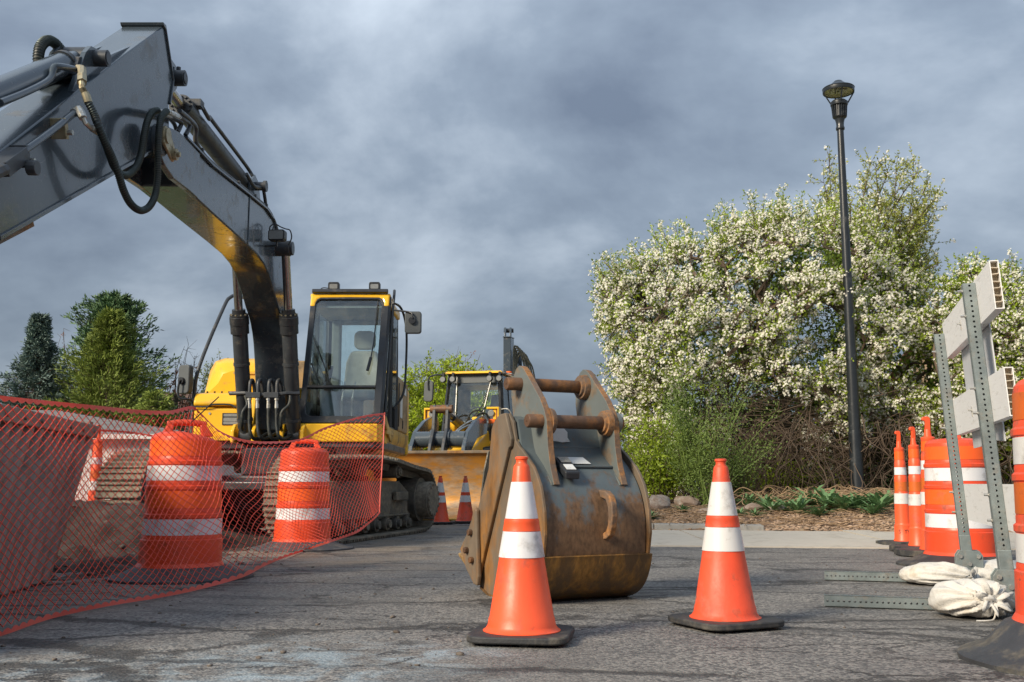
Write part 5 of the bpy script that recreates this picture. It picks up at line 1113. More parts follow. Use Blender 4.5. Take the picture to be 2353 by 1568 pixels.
# ------------------------------------------------------------------ detached digging bucket
BO = Vector((.163, 5.0, 0)); bw = Vector((math.cos(R(27)), math.sin(R(27)), 0)); bm = Vector((-math.sin(R(27)), math.cos(R(27)), 0))
def bp(a, w_, z): return BO + bm * a + bw * w_ + Vector((0, 0, z))
BK = thing('excavator_bucket', 'big rusty blue-grey digging bucket resting on the asphalt, mouth turned away', 'digger bucket', tuple(BO)); BK.scale = (.985, .985, .985)
SH = [(.40, .968), (.30, .945), (.255, .80), (.235, .765), (.15, .70), (.075, .625), (.022, .535), (-.004, .44), (-.008, .35), (.0, .25), (.025, .165), (.065, .10), (.125, .052), (.22, .018), (.35, .003), (.6, .010), (.70, .045), (.79, .085)]
def offs(pr, d):
    o = []
    for i, (a, z) in enumerate(pr):
        p0 = pr[max(0, i - 1)]; p1 = pr[min(len(pr) - 1, i + 1)]; t = Vector((p1[0] - p0[0], p1[1] - p0[1])).normalized(); o.append((a - t.y * d, z + t.x * d))
    return o
def fine(pr, n=4):
    P = smooth_path([(a, z, 0) for a, z in pr], n); return [(p.x, p.y) for p in P]
shf = SH[:4] + fine(SH[4:16], 4)[0:] + SH[16:]
inn = offs(shf, .02)
m_ = MB(); n_ = len(shf)
rows = [[bp(a, w_, z) for w_ in np.linspace(.004, .596, 5)] for a, z in shf]; rin = [[bp(a, w_, z) for w_ in np.linspace(.004, .596, 5)] for a, z in inn]
m_.grid(rows, flip=True); m_.grid(rin)
for k_ in (0, -1):
    q = [bp(a, .004 if k_ == 0 else .596, z) for a, z in shf] + [bp(a, .004 if k_ == 0 else .596, z) for a, z in reversed(inn)]
    for i in range(n_ - 1): m_.add([q[i], q[i + 1], q[2 * n_ - 2 - i], q[2 * n_ - 1 - i]], [(0, 1, 2, 3)])
for e_ in (0, -1): m_.add([bp(*[shf[e_][0], .004, shf[e_][1]]), bp(shf[e_][0], .596, shf[e_][1]), bp(inn[e_][0], .596, inn[e_][1]), bp(inn[e_][0], .004, inn[e_][1])], [(0, 1, 2, 3)])
m_.build('shell', 'bucket_blue', BK, smooth=32)
SP = [(.36, .98), (.43, .975), (.50, .935), (.525, .90), (.545, .78), (.561, .686), (.62, .59), (.676, .504), (.72, .42), (.80, .27), (.815, .16), (.79, .075), (.70, .035), (.6, .0), (.35, -.005), (.22, .010), (.125, .044), (.06, .095), (.018, .165), (-.012, .25), (-.034, .353), (-.028, .466), (-.005, .55), (.013, .596), (.05, .65), (.082, .688), (.15, .74), (.21, .782), (.245, .80), (.28, .83), (.31, .93)]
for w_, e_ in ((-.004, -.018), (.604, .018)):
    m_ = MB(); m_.prism([bp(a, w_, z) for a, z in SP], bw * e_); m_.build('side_plate', 'rust_plate', BK, bevel=.004)
ST = [(.36, .982), (.435, .977), (.505, .936), (.53, .90), (.551, .78), (.567, .686), (.626, .59), (.682, .504), (.725, .42), (.80, .28), (.79, .12), (.715, .045), (.325, .79), (.30, .80), (.29, .84)]
for w_, e_ in ((-.022, -.022), (.622, .022)):
    m_ = MB(); m_.prism([bp(a, w_, z) for a, z in ST], bw * e_); m_.build('side_strip', 'rust_plate', BK, bevel=.006)
CT = [(.665, .46), (.70, .475), (.735, .40), (.80, .32), (.885, .235), (.80, .13), (.70, .055), (.655, .05), (.64, .10), (.66, .30)]
for w_, e_, s_ in ((-.0445, -.026, -1), (.6445, .026, 1)):
    m_ = MB(); m_.prism([bp(a, w_, z) for a, z in CT], bw * e_); o = m_.build('side_cutter', 'rust_plate', BK, bevel=.008)
    for a, z in ((.725, .335), (.775, .235), (.705, .185)):
        m_ = MB(); m_.cyl(bp(a, w_ + e_, z), bp(a, w_ + e_ + .024 * s_, z), .019, 6); m_.build('bolt', 'rust_dark', o, bevel=.004)
wr = [(a, z) for a, z in shf if z < .246 and a < .72]; wr = [(-.002, .246)] + wr
m_ = MB(); A = offs(wr, -.001); B = offs(wr, -.016); n_ = len(wr)
for w0, w1 in ((-.028, .632),):
    ra = [[bp(a, w_, z) for w_ in np.linspace(w0, w1, 4)] for a, z in A]; rb = [[bp(a, w_, max(z, .0))for w_ in np.linspace(w0, w1, 4)] for a, z in B]
    m_.grid(ra); m_.grid(rb, flip=True)
    for w_ in (w0, w1):
        for i in range(n_ - 1): m_.add([bp(A[i][0], w_, A[i][1]), bp(A[i + 1][0], w_, A[i + 1][1]), bp(B[i + 1][0], w_, max(0, B[i + 1][1])), bp(B[i][0], w_, max(0, B[i][1]))], [(0, 1, 2, 3)])
    m_.add([bp(A[0][0], w0, A[0][1]), bp(A[0][0], w1, A[0][1]), bp(B[0][0], w1, B[0][1]), bp(B[0][0], w0, B[0][1])], [(0, 1, 2, 3)])
m_.build('wear_plate', 'wear_rust', BK, smooth=32)
EA = [(.516, 1.052), (.515, 1.12), (.495, 1.195), (.465, 1.235), (.43, 1.25), (.395, 1.242), (.365, 1.222), (.28, 1.14), (.19, 1.054), (.14, .985), (.115, .93), (.104, .80), (.082, .70), (.04, .60), (.068, .595), (.15, .68), (.23, .725), (.31, .78), (.36, .85), (.40, .935), (.496, .959)]
for w_ in (.075, .487):
    m_ = MB(); m_.prism([bp(a, w_, z) for a, z in EA], bw * .036, mi=0, mside=1); m_.build('ear', ['ear_paint', 'rust_edge'], BK, bevel=.003)
    m_ = MB(); m_.prism([bp(a, w_ - .010, z) for a, z in ((.05, .594), (.075, .594), (.165, .672), (.25, .722), (.34, .80), (.325, .815), (.23, .74), (.14, .69), (.055, .612))], bw * .056); m_.build('weld_bead', 'ear_paint', BK, bevel=.004)
for (a, z), w0, w1 in (((.412, 1.146), -.012, .50), ((.172, .930), -.012, .575)):
    m_ = MB(); m_.tube([bp(a, w0, z), bp(a, w0 + .006, z), bp(a, w1 - .006, z), bp(a, w1, z)], [.031, .036, .036, .031], 28); m_.cyl(bp(a, w0 - .003, z), bp(a, w0, z), .005, 8); m_.build('pin', 'rust_dark', BK, smooth=40)
    for wa, wb in ((.111, .135), (.455, .487)):
        m_ = MB(); m_.tube([bp(a, wa, z), bp(a, wa + .006, z), bp(a, wb, z)] if wa < .3 else [bp(a, wa, z), bp(a, wb - .006, z), bp(a, wb, z)], [.067, .072, .072] if wa > .3 else [.072, .072, .068], 30); m_.tube([bp(a, wa if wa > .3 else wb, z), bp(a, (wa - .014) if wa > .3 else wb + .01, z)], [.055, .052], 28); m_.build('boss_ring', 'rust_edge', BK, smooth=40)
m_ = MB(); m_.cyl(bp(.172, .523, .93), bp(.172, .545, .93), .06, 24); m_.build('pin_retainer', 'ear_paint', BK, smooth=40)
for pr in (((.262, .796), (.252, .80)), ((.135, .692), (.125, .695))):      # raised panel lines on the upper back
    (a0, z0), (a1, z1) = pr; m_ = MB(); m_.tube([bp(a0 - .004, .13, z0 + .003), bp(a0 - .004, .48, z0 + .003)], .007, 6); m_.build('weld_seam', 'bucket_blue', BK)
m_ = MB(); m_.prism([bp(a, w_, z) for a, w_, z in ((.147, .225, .707), (.147, .36, .707), (.190, .335, .742), (.190, .235, .742))], bp(-.003, 0, .003) - BO); m_.build('sticker', 'sticker_white', BK)
m_ = MB(); m_.prism([bp(a, w_, z) for a, w_, z in ((.264, .125, .84), (.260, .25, .825), (.262, .30, .83), (.266, .285, .85), (.275, .29, .88), (.283, .27, .905), (.283, .125, .905))], bp(-.004, 0, .001) - BO); m_.build('sticker', 'sticker_white', BK)
m_ = MB(); bx = [bp(a, w_, z) for a, w_, z in ((.055, .145, .615), (.055, .215, .615), (.10, .215, .66), (.10, .145, .66))]
m_.hexa([bp(.035, .14, .625), bp(.035, .225, .625), bp(.17, .225, .71), bp(.17, .14, .71), bp(.03, .14, .665), bp(.03, .225, .665), bp(.155, .225, .745), bp(.155, .14, .745)]); o = m_.build('plate_box', 'black_trim', BK, bevel=.008)
m_ = MB(); m_.prism([bp(.045, .155, .677), bp(.045, .21, .677), bp(.085, .21, .7025), bp(.085, .155, .7025)], (0, 0, .003)); m_.build('serial_plate', 'sticker_white', o)
m_ = MB(); m_.prism([bp(.105, .155, .716), bp(.105, .215, .716), bp(.145, .215, .7415), bp(.145, .155, .7415)], (0, 0, .003)); m_.build('serial_plate', 'bright_metal', o)
LE = [(.04, .565), (-.045, .545), (-.075, .50), (-.085, .45), (-.075, .40), (-.05, .355), (0, .335), (0, .365), (-.03, .38), (-.015, .41), (-.012, .47), (-.03, .515), (.03, .54)]
LE = [(.035, .575), (-.03, .568), (-.07, .545), (-.093, .50), (-.097, .44), (-.085, .385), (-.065, .345), (-.03, .325), (.0, .322), (.0, .352), (-.03, .365), (-.05, .395), (-.056, .44), (-.05, .49), (-.03, .525), (.02, .535)]
m_ = MB(); m_.prism([bp(a, .335, z) for a, z in LE], bw * .035); m_.build('lifting_eye', 'rust_edge', BK, bevel=.006)
m_ = MB(); m_.hexa([bp(.70, 0, .03), bp(.70, .6, .03), bp(.84, .6, .10), bp(.84, 0, .10), bp(.69, 0, .06), bp(.69, .6, .06), bp(.83, .6, .125), bp(.83, 0, .125)]); m_.build('cutting_edge', 'wear_rust', BK, bevel=.004)
mat('tooth_steel', (.42, .27, .10), .45, metal=.35, var=.25, scale=10, dirt=(.22, .13, .06), damt=.35, dscale=9, bump=.3, bscale=40)
for i in range(4):
    w_ = .0 + i * .2
    m_ = MB(); m_.hexa([bp(.78, w_ - .035, .085), bp(.78, w_ + .035, .085), bp(1.02, w_ + .022, .19), bp(1.02, w_ - .022, .19), bp(.76, w_ - .035, .15), bp(.76, w_ + .035, .15), bp(1.015, w_ + .022, .207), bp(1.015, w_ - .022, .207)]); m_.build('tooth', 'tooth_steel', BK, bevel=.008)

# ------------------------------------------------------------------ wheel loader
LO = local_thing('wheel_loader', 'yellow wheel loader behind with its wide rusty bucket lowered', 'wheel loader', (-1.09, 18.57, 0), rz=R(-12))
pr = [(-2.30, .02), (-1.75, .02), (-1.50, .08), (-1.36, .22), (-1.32, .45), (-1.36, .72), (-1.46, .95), (-1.56, 1.12)]
pf = fine(pr, 4); io = offs(pf, -.03)
m_ = MB(); xs = np.linspace(-1.05, 1.05, 9)
m_.grid([[(x, y, z) for x in xs] for y, z in pf]); m_.grid([[(x, y, z) for x in xs] for y, z in io], flip=True)
for e_ in (0, -1): m_.add([(-1.05, *pf[e_]), (1.05, *pf[e_]), (1.05, *io[e_]), (-1.05, *io[e_])], [(0, 1, 2, 3)])
lbk = m_.build('bucket', 'loader_bucket', LO, smooth=40); lbk['label'] = 'wide rusty yellow loader bucket with scraped inside'
sp_ = pf + [(-1.66, 1.12), (-1.95, .80), (-2.26, .12)]
for x0 in (-1.075, 1.05):
    m_ = MB(); m_.prism([(x0, y, z) for y, z in sp_], (.025, 0, 0)); m_.build('bucket_side', 'dusty_yellow' if x0 < 0 else 'track_mud', lbk, bevel=.006)
m_ = MB(); m_.box((-1.09, -2.42, .012), (1.09, -2.18, .04)); m_.build('cutting_edge', 'dusty_yellow', lbk, bevel=.006)
m_ = MB(); m_.box((-1.08, -1.60, 1.09), (1.08, -1.52, 1.14)); m_.build('spill_lip', 'rust_plate', lbk, bevel=.01)
for x in (-.52, .44):
    m_ = MB(); m_.prism([(x, y, z) for y, z in ((-1.30, .38), (-1.14, .34), (-.98, .72), (-.72, 1.12), (-.2, 1.40), (.55, 1.52), (.62, 1.72), (.5, 1.86), (.2, 1.84), (-.3, 1.72), (-.82, 1.50), (-1.05, 1.24), (-1.20, .80))], (.075, 0, 0)); m_.build('lift_arm', 'slate_paint', LO, bevel=.012)
m_ = MB(); m_.cyl((-.45, -.78, 1.36), (.45, -.78, 1.36), .145, 22); m_.cyl((-.18, -.78, 1.36), (-.12, -.78, 1.36), .18, 22); m_.cyl((.12, -.78, 1.36), (.18, -.78, 1.36), .18, 22); m_.build('cross_tube', 'slate_paint', LO, smooth=40)
for x in (-.15, .09):
    m_ = MB(); m_.prism([(x, y, z) for y, z in ((-1.30, .78), (-1.16, .74), (-.98, 1.10), (-.80, 1.25), (-.74, 1.50), (-.70, 1.90), (-.75, 1.98), (-.84, 1.97), (-.90, 1.55), (-1.08, 1.28))], (.06, 0, 0)); m_.build('bell_crank', 'dark_steel', LO, bevel=.012)
m_ = MB(); m_.cyl((-.20, -.78, 1.90), (.20, -.78, 1.90), .075, 18); m_.build('crank_pin', 'rust_dark', LO, smooth=40)
m_ = MB(); m_.cyl((-.24, -.78, 1.36), (.24, -.78, 1.36), .06, 16); m_.build('crank_pin', 'rust_dark', LO, smooth=40)
m_ = MB(); m_.cyl((0, -.75, 1.90), (0, -.1, 1.80), .055, 16); m_.cyl((0, -.1, 1.80), (0, .9, 1.63), .085, 18); m_.build('tilt_cylinder', 'dark_steel', LO, smooth=40)
m_ = MB(); m_.hexa([(-.42, -.6, .55), (.42, -.6, .55), (.46, 1.3, .55), (-.46, 1.3, .55), (-.40, -.35, 1.15), (.40, -.35, 1.15), (.40, 1.2, 1.62), (-.40, 1.2, 1.62)])
m_.prism([(x, .75, z) for x, z in ((-.33, 1.3), (-.2, 1.3), (-.16, 1.86), (-.28, 1.86))], (0, .5, 0)); m_.prism([(x, .75, z) for x, z in ((.2, 1.3), (.33, 1.3), (.28, 1.86), (.16, 1.86))], (0, .5, 0)); m_.build('front_frame', 'yellow_paint', LO, bevel=.03)
m_ = MB(); m_.box((-.75, 1.25, .7), (.75, 1.4, 1.42)); m_.hexa([(-.8, 1.3, .6), (.8, 1.3, .6), (.8, 4.6, .6), (-.8, 4.6, .6), (-.7, 1.3, 1.35), (.7, 1.3, 1.35), (.7, 4.6, 1.75), (-.7, 4.6, 1.75)]); m_.build('rear_body', 'yellow_paint', LO, bevel=.06)
# wheels
def loader_wheel():
    t_ = MB(); t_.lathe([(.33, -.21), (.42, -.235), (.56, -.235), (.62, -.20), (.625, 0), (.62, .20), (.56, .235), (.42, .235), (.33, .21)], 40, rot=Matrix.Rotation(R(90), 3, 'Y'), capb=False, capt=False)
    for i in range(22):
        for s in (-1, 1):
            a = 2 * math.pi * (i + (.5 if s > 0 else 0)) / 22
            def q(x, r_, da): return (x, r_ * math.cos(a + da), r_ * math.sin(a + da))
            t_.hexa([q(s * .01, .61, -.03), q(s * .01, .61, .05), q(s * .23, .585, .16), q(s * .23, .585, .07), q(s * .01, .652, -.02), q(s * .01, .652, .04), q(s * .225, .63, .15), q(s * .225, .63, .08)])
    return t_
w0 = None
for x, y in ((-.84, 0), (.84, 0), (-.84, 2.75), (.84, 2.75)):
    if w0 is None:
        h = MB(); h.lathe([(.34, -.16), (.32, -.1), (.14, -.06), (.12, -.14), (.0, -.15)], 28, rot=Matrix.Rotation(R(90), 3, 'Y'), capb=False, capt=False); h.lathe([(.34, .16), (.32, .1), (.14, .06), (.12, .14), (.0, .15)], 28, rot=Matrix.Rotation(R(90), 3, 'Y'), capb=False, capt=False)
        w0 = h.build('wheel', 'dusty_yellow', LO, smooth=40); t0 = loader_wheel().build('tyre', 'tire_rubber', w0, smooth=30); o = w0
    else:
        o = link('wheel', w0.data, LO); link('tyre', t0.data, o)
    o.location = (x, y, .63)
for x in (-1, 1):
    m_ = MB(); m_.prism([(x * .62 - .0, y, z) for y, z in ((.52, 1.30), (.64, 1.30), (.74, 1.75), (.74, 1.98), (.66, 2.02), (.60, 1.98), (.58, 1.6))], (.06 * x, 0, 0)); m_.box((min(x * .50, x * .72), .56, 1.99), (max(x * .50, x * .72), .74, 2.03)); m_.box((min(x * .74, x * .71), .56, 1.80), (max(x * .74, x * .71), .74, 2.03)); br_ = m_.build('lamp_bracket', 'yellow_paint', LO, bevel=.01)
    m_ = MB(); m_.cyl((x * .585, .56, 1.91), (x * .585, .60, 1.91), .062, 18); m_.build('headlight', 'lens_clear', br_, smooth=40, bevel=.006)
    m_ = MB(); m_.box((x * .60 - .065, .555, 1.715), (x * .60 + .065, .60, 1.80)); m_.build('indicator', 'amber_lens', br_, bevel=.006)
    m_ = MB(); m_.hexa([(x * .95 - .25, .5, 1.18), (x * .95 + .15, .5, 1.18), (x * .95 + .15, 1.2, 1.36), (x * .95 - .25, 1.2, 1.36), (x * .95 - .25, .5, 1.22), (x * .95 + .15, .5, 1.22), (x * .95 + .15, 1.2, 1.40), (x * .95 - .25, 1.2, 1.40)]); m_.build('fender', 'dark_steel', LO, bevel=.02)
# cab
m_ = MB()
for x0, y0, x1, y1, r_ in ((-.62, 1.45, -.52, 1.62, .045), (.62, 1.45, .52, 1.62, .055), (-.66, 2.75, -.56, 2.70, .045), (.66, 2.75, .56, 2.70, .055), (-.64, 2.1, -.54, 2.15, .03), (.64, 2.1, .54, 2.15, .03)): m_.tube([(x0, y0, 1.42), (x1, y1, 2.80)], r_, 4)
m_.box((-.66, 1.42, 1.36), (.66, 2.8, 1.45)); m_.hexa([(-.64, 1.43, 1.4), (.64, 1.43, 1.4), (.64, 1.5, 1.4), (-.64, 1.5, 1.4), (-.60, 1.45, 1.78), (.60, 1.45, 1.78), (.60, 1.52, 1.78), (-.60, 1.52, 1.78)]); m_.box((-.62, 2.68, 1.4), (.62, 2.76, 1.95)); m_.box((-.62, 2.64, 1.95), (-.36, 2.72, 2.7)); m_.box((-.56, 1.6, 2.55), (.56, 2.7, 2.60))
lc_ = m_.build('cab', 'black_trim', LO, bevel=.008)
m_ = MB(); m_.hexa([(-.60, 1.46, 2.78), (.60, 1.46, 2.78), (.62, 2.85, 2.78), (-.62, 2.85, 2.78), (-.58, 1.52, 2.83), (.58, 1.52, 2.83), (.58, 2.78, 2.84), (-.58, 2.78, 2.84)]); m_.build('cab_roof', 'yellow_paint', lc_, bevel=.025)
m_ = MB(); m_.hexa([(-.57, 1.57, 2.60), (.57, 1.57, 2.60), (.57, 1.60, 2.60), (-.57, 1.60, 2.60), (-.55, 1.59, 2.78), (.55, 1.59, 2.78), (.55, 1.62, 2.78), (-.55, 1.62, 2.78)]); m_.build('sun_band', 'mirror_back', lc_)
m_ = MB(); m_.prism([(-.58, 1.455, 1.45), (.58, 1.455, 1.45), (.50, 1.605, 2.78), (-.50, 1.605, 2.78)], (0, .006, 0)); m_.build('windscreen', 'loader_glass', lc_)
for s in (-1, 1):
    m_ = MB(); m_.prism([(s * .645, 1.5, 1.45), (s * .66, 2.7, 1.45), (s * .555, 2.68, 2.78), (s * .535, 1.66, 2.78)], (.006, 0, 0)); m_.build('side_window', 'loader_glass', lc_)
m_ = MB(); m_.tube([(-.36, 1.455, 1.80), (-.355, 1.58, 2.74)], .014, 6); m_.tube([(.16, 1.455, 1.75), (.36, 1.58, 2.7)], .014, 6); m_.build('screen_bar', 'bright_metal', lc_)
m_ = MB(); m_.tube([(-.12, 1.44, 1.72), (.20, 1.49, 2.15)], .012, 6); m_.tube([(-.02, 1.44, 1.72), (.26, 1.49, 2.12)], .012, 6); m_.tube([(.20, 1.49, 2.15), (.33, 1.56, 2.62)], .010, 6); m_.build('wiper', 'black_trim', lc_)
m_ = MB(); a_ = [(.0 + .19 * math.cos(t), 1.85 + .09 * math.sin(t), 2.0 + .13 * math.sin(t)) for t in np.linspace(0, 6.283, 25)]; m_.tube(a_, .016, 6, cap=False); m_.tube([(-.18, 1.85, 2.0), (0, 1.82, 1.96), (.18, 1.85, 2.0)], .014, 6); m_.tube([(0, 1.82, 1.96), (0, 1.6, 1.5)], .03, 8); m_.build('steering_wheel', 'black_trim', lc_, smooth=60)
m_ = MB(); m_.prism([(x, 2.3, z) for x, z in ((.08, 1.6), (.52, 1.6), (.52, 2.1), (.44, 2.2), (.42, 2.42), (.18, 2.42), (.16, 2.2), (.08, 2.1))], (0, .14, 0)); m_.build('seat', 'black_trim', lc_, bevel=.03)
m_ = MB(); m_.hexa([(-.45, 1.5, 1.45), (.45, 1.5, 1.45), (.4, 1.75, 1.45), (-.4, 1.75, 1.45), (-.35, 1.52, 1.82), (.35, 1.52, 1.82), (.3, 1.7, 1.84), (-.3, 1.7, 1.84)]); m_.build('dashboard', 'cab_lining', lc_, bevel=.03)
m_ = MB(); m_.prism([(x, 2.2, z) for x, z in ((.36, 2.05), (.42, 2.02), (.50, 2.3), (.52, 2.5), (.46, 2.52), (.40, 2.38))], (0, .06, 0)); m_.build('hanging_cloth', 'teal_cloth', lc_, bevel=.02)
for x in (-.60, -.40, .36, .56):
    m_ = MB(); m_.cyl((x, 1.36, 2.66), (x, 1.44, 2.66), .062, 16); m_.box((x - .02, 1.40, 2.70), (x + .02, 1.47, 2.80)); lo = m_.build('work_lamp', 'black_trim', lc_, smooth=40)
    m_ = MB(); m_.cyl((x, 1.345, 2.66), (x, 1.36, 2.66), .052, 16); m_.build('lens', 'lens_clear', lo)
for s in (-1, 1):
    m_ = MB(); m_.tube(smooth_path([(s * .55, 1.50, 2.74), (s * .70, 1.40, 2.76), (s * .86, 1.36, 2.72), (s * .90, 1.36, 2.60), (s * .89, 1.36, 2.45)], 4), .016, 6); mo = m_.build('mirror_arm', 'black_trim', LO, smooth=60)
    m_ = MB(); m_.prism([(s * .90 + x + .04 * z, 1.37, 2.43 + z) for x, z in rrect(.19, .42, .06, 4)], (0, .08, 0)); m_.build('mirror_head', 'mirror_back', mo, bevel=.015)
for pts in ([(.10, -.6, 1.25), (.18, -.5, 1.5), (.36, -.1, 1.72), (.45, .3, 1.74)], [(.14, -.62, 1.2), (.22, -.5, 1.5), (.38, -.1, 1.66), (.45, .3, 1.68)], [(-.05, .9, 1.6), (.05, 1.1, 1.95), (.25, 1.2, 1.98), (.35, 1.3, 1.6)], [(.1, .85, 1.6), (.2, 1.0, 1.9), (.38, 1.1, 1.92), (.45, 1.25, 1.55)], [(-.3, .7, 1.62), (-.2, 1.0, 1.85), (-.02, 1.15, 1.9), (.05, 1.2, 1.6)]):
    m_ = MB(); m_.tube(smooth_path(pts, 6), .020, 8); m_.build('hydraulic_hose', 'bright_metal' if pts[0][1] < -.5 else 'hose_rubber', LO, smooth=60)
m_ = MB(); m_.tube(smooth_path([(.56, 1.5, 2.05), (.72, 1.46, 2.05), (.80, 1.48, 1.9), (.84, 1.5, 1.6)], 4), .013, 6); m_.build('grab_rail', 'bright_metal', LO)
m_ = MB(); m_.cyl((.5, 2.6, 2.86), (.5, 2.6, 2.93), .06, 14); m_.build('beacon', 'amber_lens', lc_)

# ------------------------------------------------------------------ second excavator behind, only its folded boom shows
s0 = at(1186, 1000, 24.0); SX = s0.x
ME = thing('second_excavator', 'slate excavator boom standing upright far behind the loader cab', 'excavator', (SX + .4, 25.0, 0))
zt = at(1180, 777, 24).z
m_ = MB(); m_.hexa([(SX - .31, 23.9, 1.3), (SX - .12, 23.9, 1.3), (SX - .04, 24.5, 1.3), (SX - .23, 24.5, 1.3), (SX - .31, 23.95, zt), (SX - .13, 23.95, zt), (SX - .05, 24.4, zt + .04), (SX - .23, 24.4, zt + .04)]); m_.hexa([(SX - .325, 23.93, zt + .002), (SX - .125, 23.93, zt + .002), (SX - .035, 24.43, zt + .042), (SX - .235, 24.43, zt + .042), (SX - .325, 23.93, zt + .032), (SX - .125, 23.93, zt + .032), (SX - .035, 24.43, zt + .072), (SX - .235, 24.43, zt + .072)]); b2 = m_.build('boom', 'boom_paint', ME, bevel=.012)
for x in (SX - .29, SX - .16):
    m_ = MB(); m_.prism([(x, y, z + zt + .03) for y, z in ((23.98, 0), (24.38, 0), (24.34, .18), (24.25, .25), (24.12, .25), (24.02, .12))], (.05, 0, 0)); m_.build('cylinder_ear', 'boom_paint', b2, bevel=.01)
m_ = MB(); m_.cyl((SX - .30, 24.2, zt + .21), (SX - .06, 24.2, zt + .21), .055, 16); m_.build('pin', 'dark_steel', b2, smooth=40)
m_ = MB(); m_.prism([(SX + .05, y, z) for y, z in ((24.2, 1.3), (25.0, 1.3), (24.9, 2.6), (24.5, zt - .2))], (.10, 0, 0)); m_.build('arm', 'slate_paint', ME, bevel=.02)
for k_ in range(5):
    o_ = k_ * .05; m_ = MB(); m_.tube(smooth_path([(SX - .05 + o_ * .2, 24.0, 1.6), (SX - .06 + o_ * .4, 23.95, zt - .45 - o_), (SX + o_, 23.9, zt - .22 - o_), (SX + .10 + o_, 23.9, zt - .36 - o_), (SX + .24 + o_, 23.95, zt - .95), (SX + .4 + o_, 24.0, 1.6)], 5), .022, 6); m_.build('hydraulic_hose', 'hose_rubber', ME, smooth=60)
m_ = MB(); m_.box((SX - .6, 24.4, .75), (SX + 1.3, 26.6, 1.7)); m_.build('house', 'yellow_paint', ME, bevel=.08)
for x in (SX - .8, SX + 1.0):
    m_ = MB(); m_.prism([(x, y, z) for y, z in ((23.9, .1), (26.9, .1), (27.1, .4), (26.9, .72), (23.9, .72), (23.7, .4))], (.45, 0, 0)); m_.build('track', 'track_steel', ME, bevel=.05)

# ------------------------------------------------------------------ sign on an orange stand behind the bucket
q0 = at(1126, 1062, 12.2); q1 = at(1122, 1128, 12.2)
SG = thing('road_sign', 'white sign on a slim orange stand, mostly hidden by the big bucket', 'sign', (q0.x + .2, 12.2, 0))
sl = (q0 - q1) * 1.0; sz_ = sl.length; sx_ = Vector((.98, .12, -.02)); sd_ = sl.normalized()
m_ = MB(); m_.prism([q1, q1 + sx_ * .55, q1 + sx_ * .55 + sl, q1 + sl], (0, .006, 0)); sg = m_.build('sign_face', 'sticker_white', SG)
def onp(a, b, y=-.002): return q1 + sx_ * a + sd_ * b + Vector((0, y, 0))
m_ = MB()
for a0, b0, a1, b1 in ((.012, .012, .018, sz_ - .012), (.012, .012, .54, .018), (.012, sz_ - .018, .54, sz_ - .012), (.534, .012, .54, sz_ - .012)): m_.add([onp(a0, b0), onp(a1, b0), onp(a1, b1), onp(a0, b1)], [(0, 1, 2, 3)])
m_.build('border', 'black_print', sg)
cu = bpy.data.curves.new('letters', 'FONT'); cu.body = 'SI'; cu.size = .17; cu.resolution_u = 2; ob = bpy.data.objects.new('letters', cu); COL.objects.link(ob)
dg = bpy.context.evaluated_depsgraph_get(); me = bpy.data.meshes.new_from_object(ob.evaluated_get(dg)); bpy.data.objects.remove(ob)
org = Vector(SG.location)
for v in me.vertices: v.co = onp(.045 + v.co.x, sz_ * .52 + v.co.y, -.003) - org
me.materials.clear(); me.materials.append(MATS['black_print']); link('letters', me, sg)
ft = gnd(1085, 1192); ft = at(1101, 1170, 12.2)
for dx in (.02, .50):
    m_ = MB(); a_ = q1 + sx_ * dx; m_.tube([a_ + Vector((0, .012, 0)), Vector((a_.x - .10 if dx < .3 else a_.x + .10, 12.1, .0))], .018, 4); m_.build('leg', 'orange_plastic', SG)
# ------------------------------------------------------------------ ribbed steel skip at the left edge
SK = thing('steel_skip', 'brown ribbed steel skip with a slanted end behind the net at left', 'skip', (-3.3, 5.7, 0))
tr_ = Vector((-2.89, 6.90, .975)); br_ = Vector((-2.86, 6.27, .0)); al = Vector((.163, -.985, 0)).normalized(); nrm = Vector((.985, .163, 0))
rib = br_ - tr_
LEN = 3.4
m_ = MB(); base = [tr_, tr_ + al * LEN, br_ + al * LEN, br_]
bl_ = br_ - nrm * 1.5; tl_ = tr_ - nrm * 1.6; AL = al * LEN; th_ = nrm * .04
m_.hexa([br_ - th_, br_, br_ + AL, br_ + AL - th_, tr_ - th_, tr_, tr_ + AL, tr_ + AL - th_]); m_.hexa([bl_, bl_ + th_, bl_ + AL + th_, bl_ + AL, tl_, tl_ + th_, tl_ + AL + th_, tl_ + AL])
e1_ = th_ * 1.02; ea = al * .04
for b0_, sgn in ((Vector((0, 0, 0)), 1), (AL, -1)): m_.hexa([bl_ + e1_ + b0_, br_ - e1_ + b0_, br_ - e1_ + b0_ + ea * sgn, bl_ + e1_ + b0_ + ea * sgn, tl_ + e1_ + b0_, tr_ - e1_ + b0_, tr_ - e1_ + b0_ + ea * sgn, tl_ + e1_ + b0_ + ea * sgn])
m_.hexa([bl_ + e1_ + ea, br_ - e1_ + ea, br_ - e1_ + AL - ea, bl_ + e1_ + AL - ea] + [p + Vector((0, 0, .06)) for p in (bl_ + e1_ + ea, br_ - e1_ + ea, br_ - e1_ + AL - ea, bl_ + e1_ + AL - ea)]); sk = m_.build('skip_wall', 'skip_steel', SK, bevel=.01)
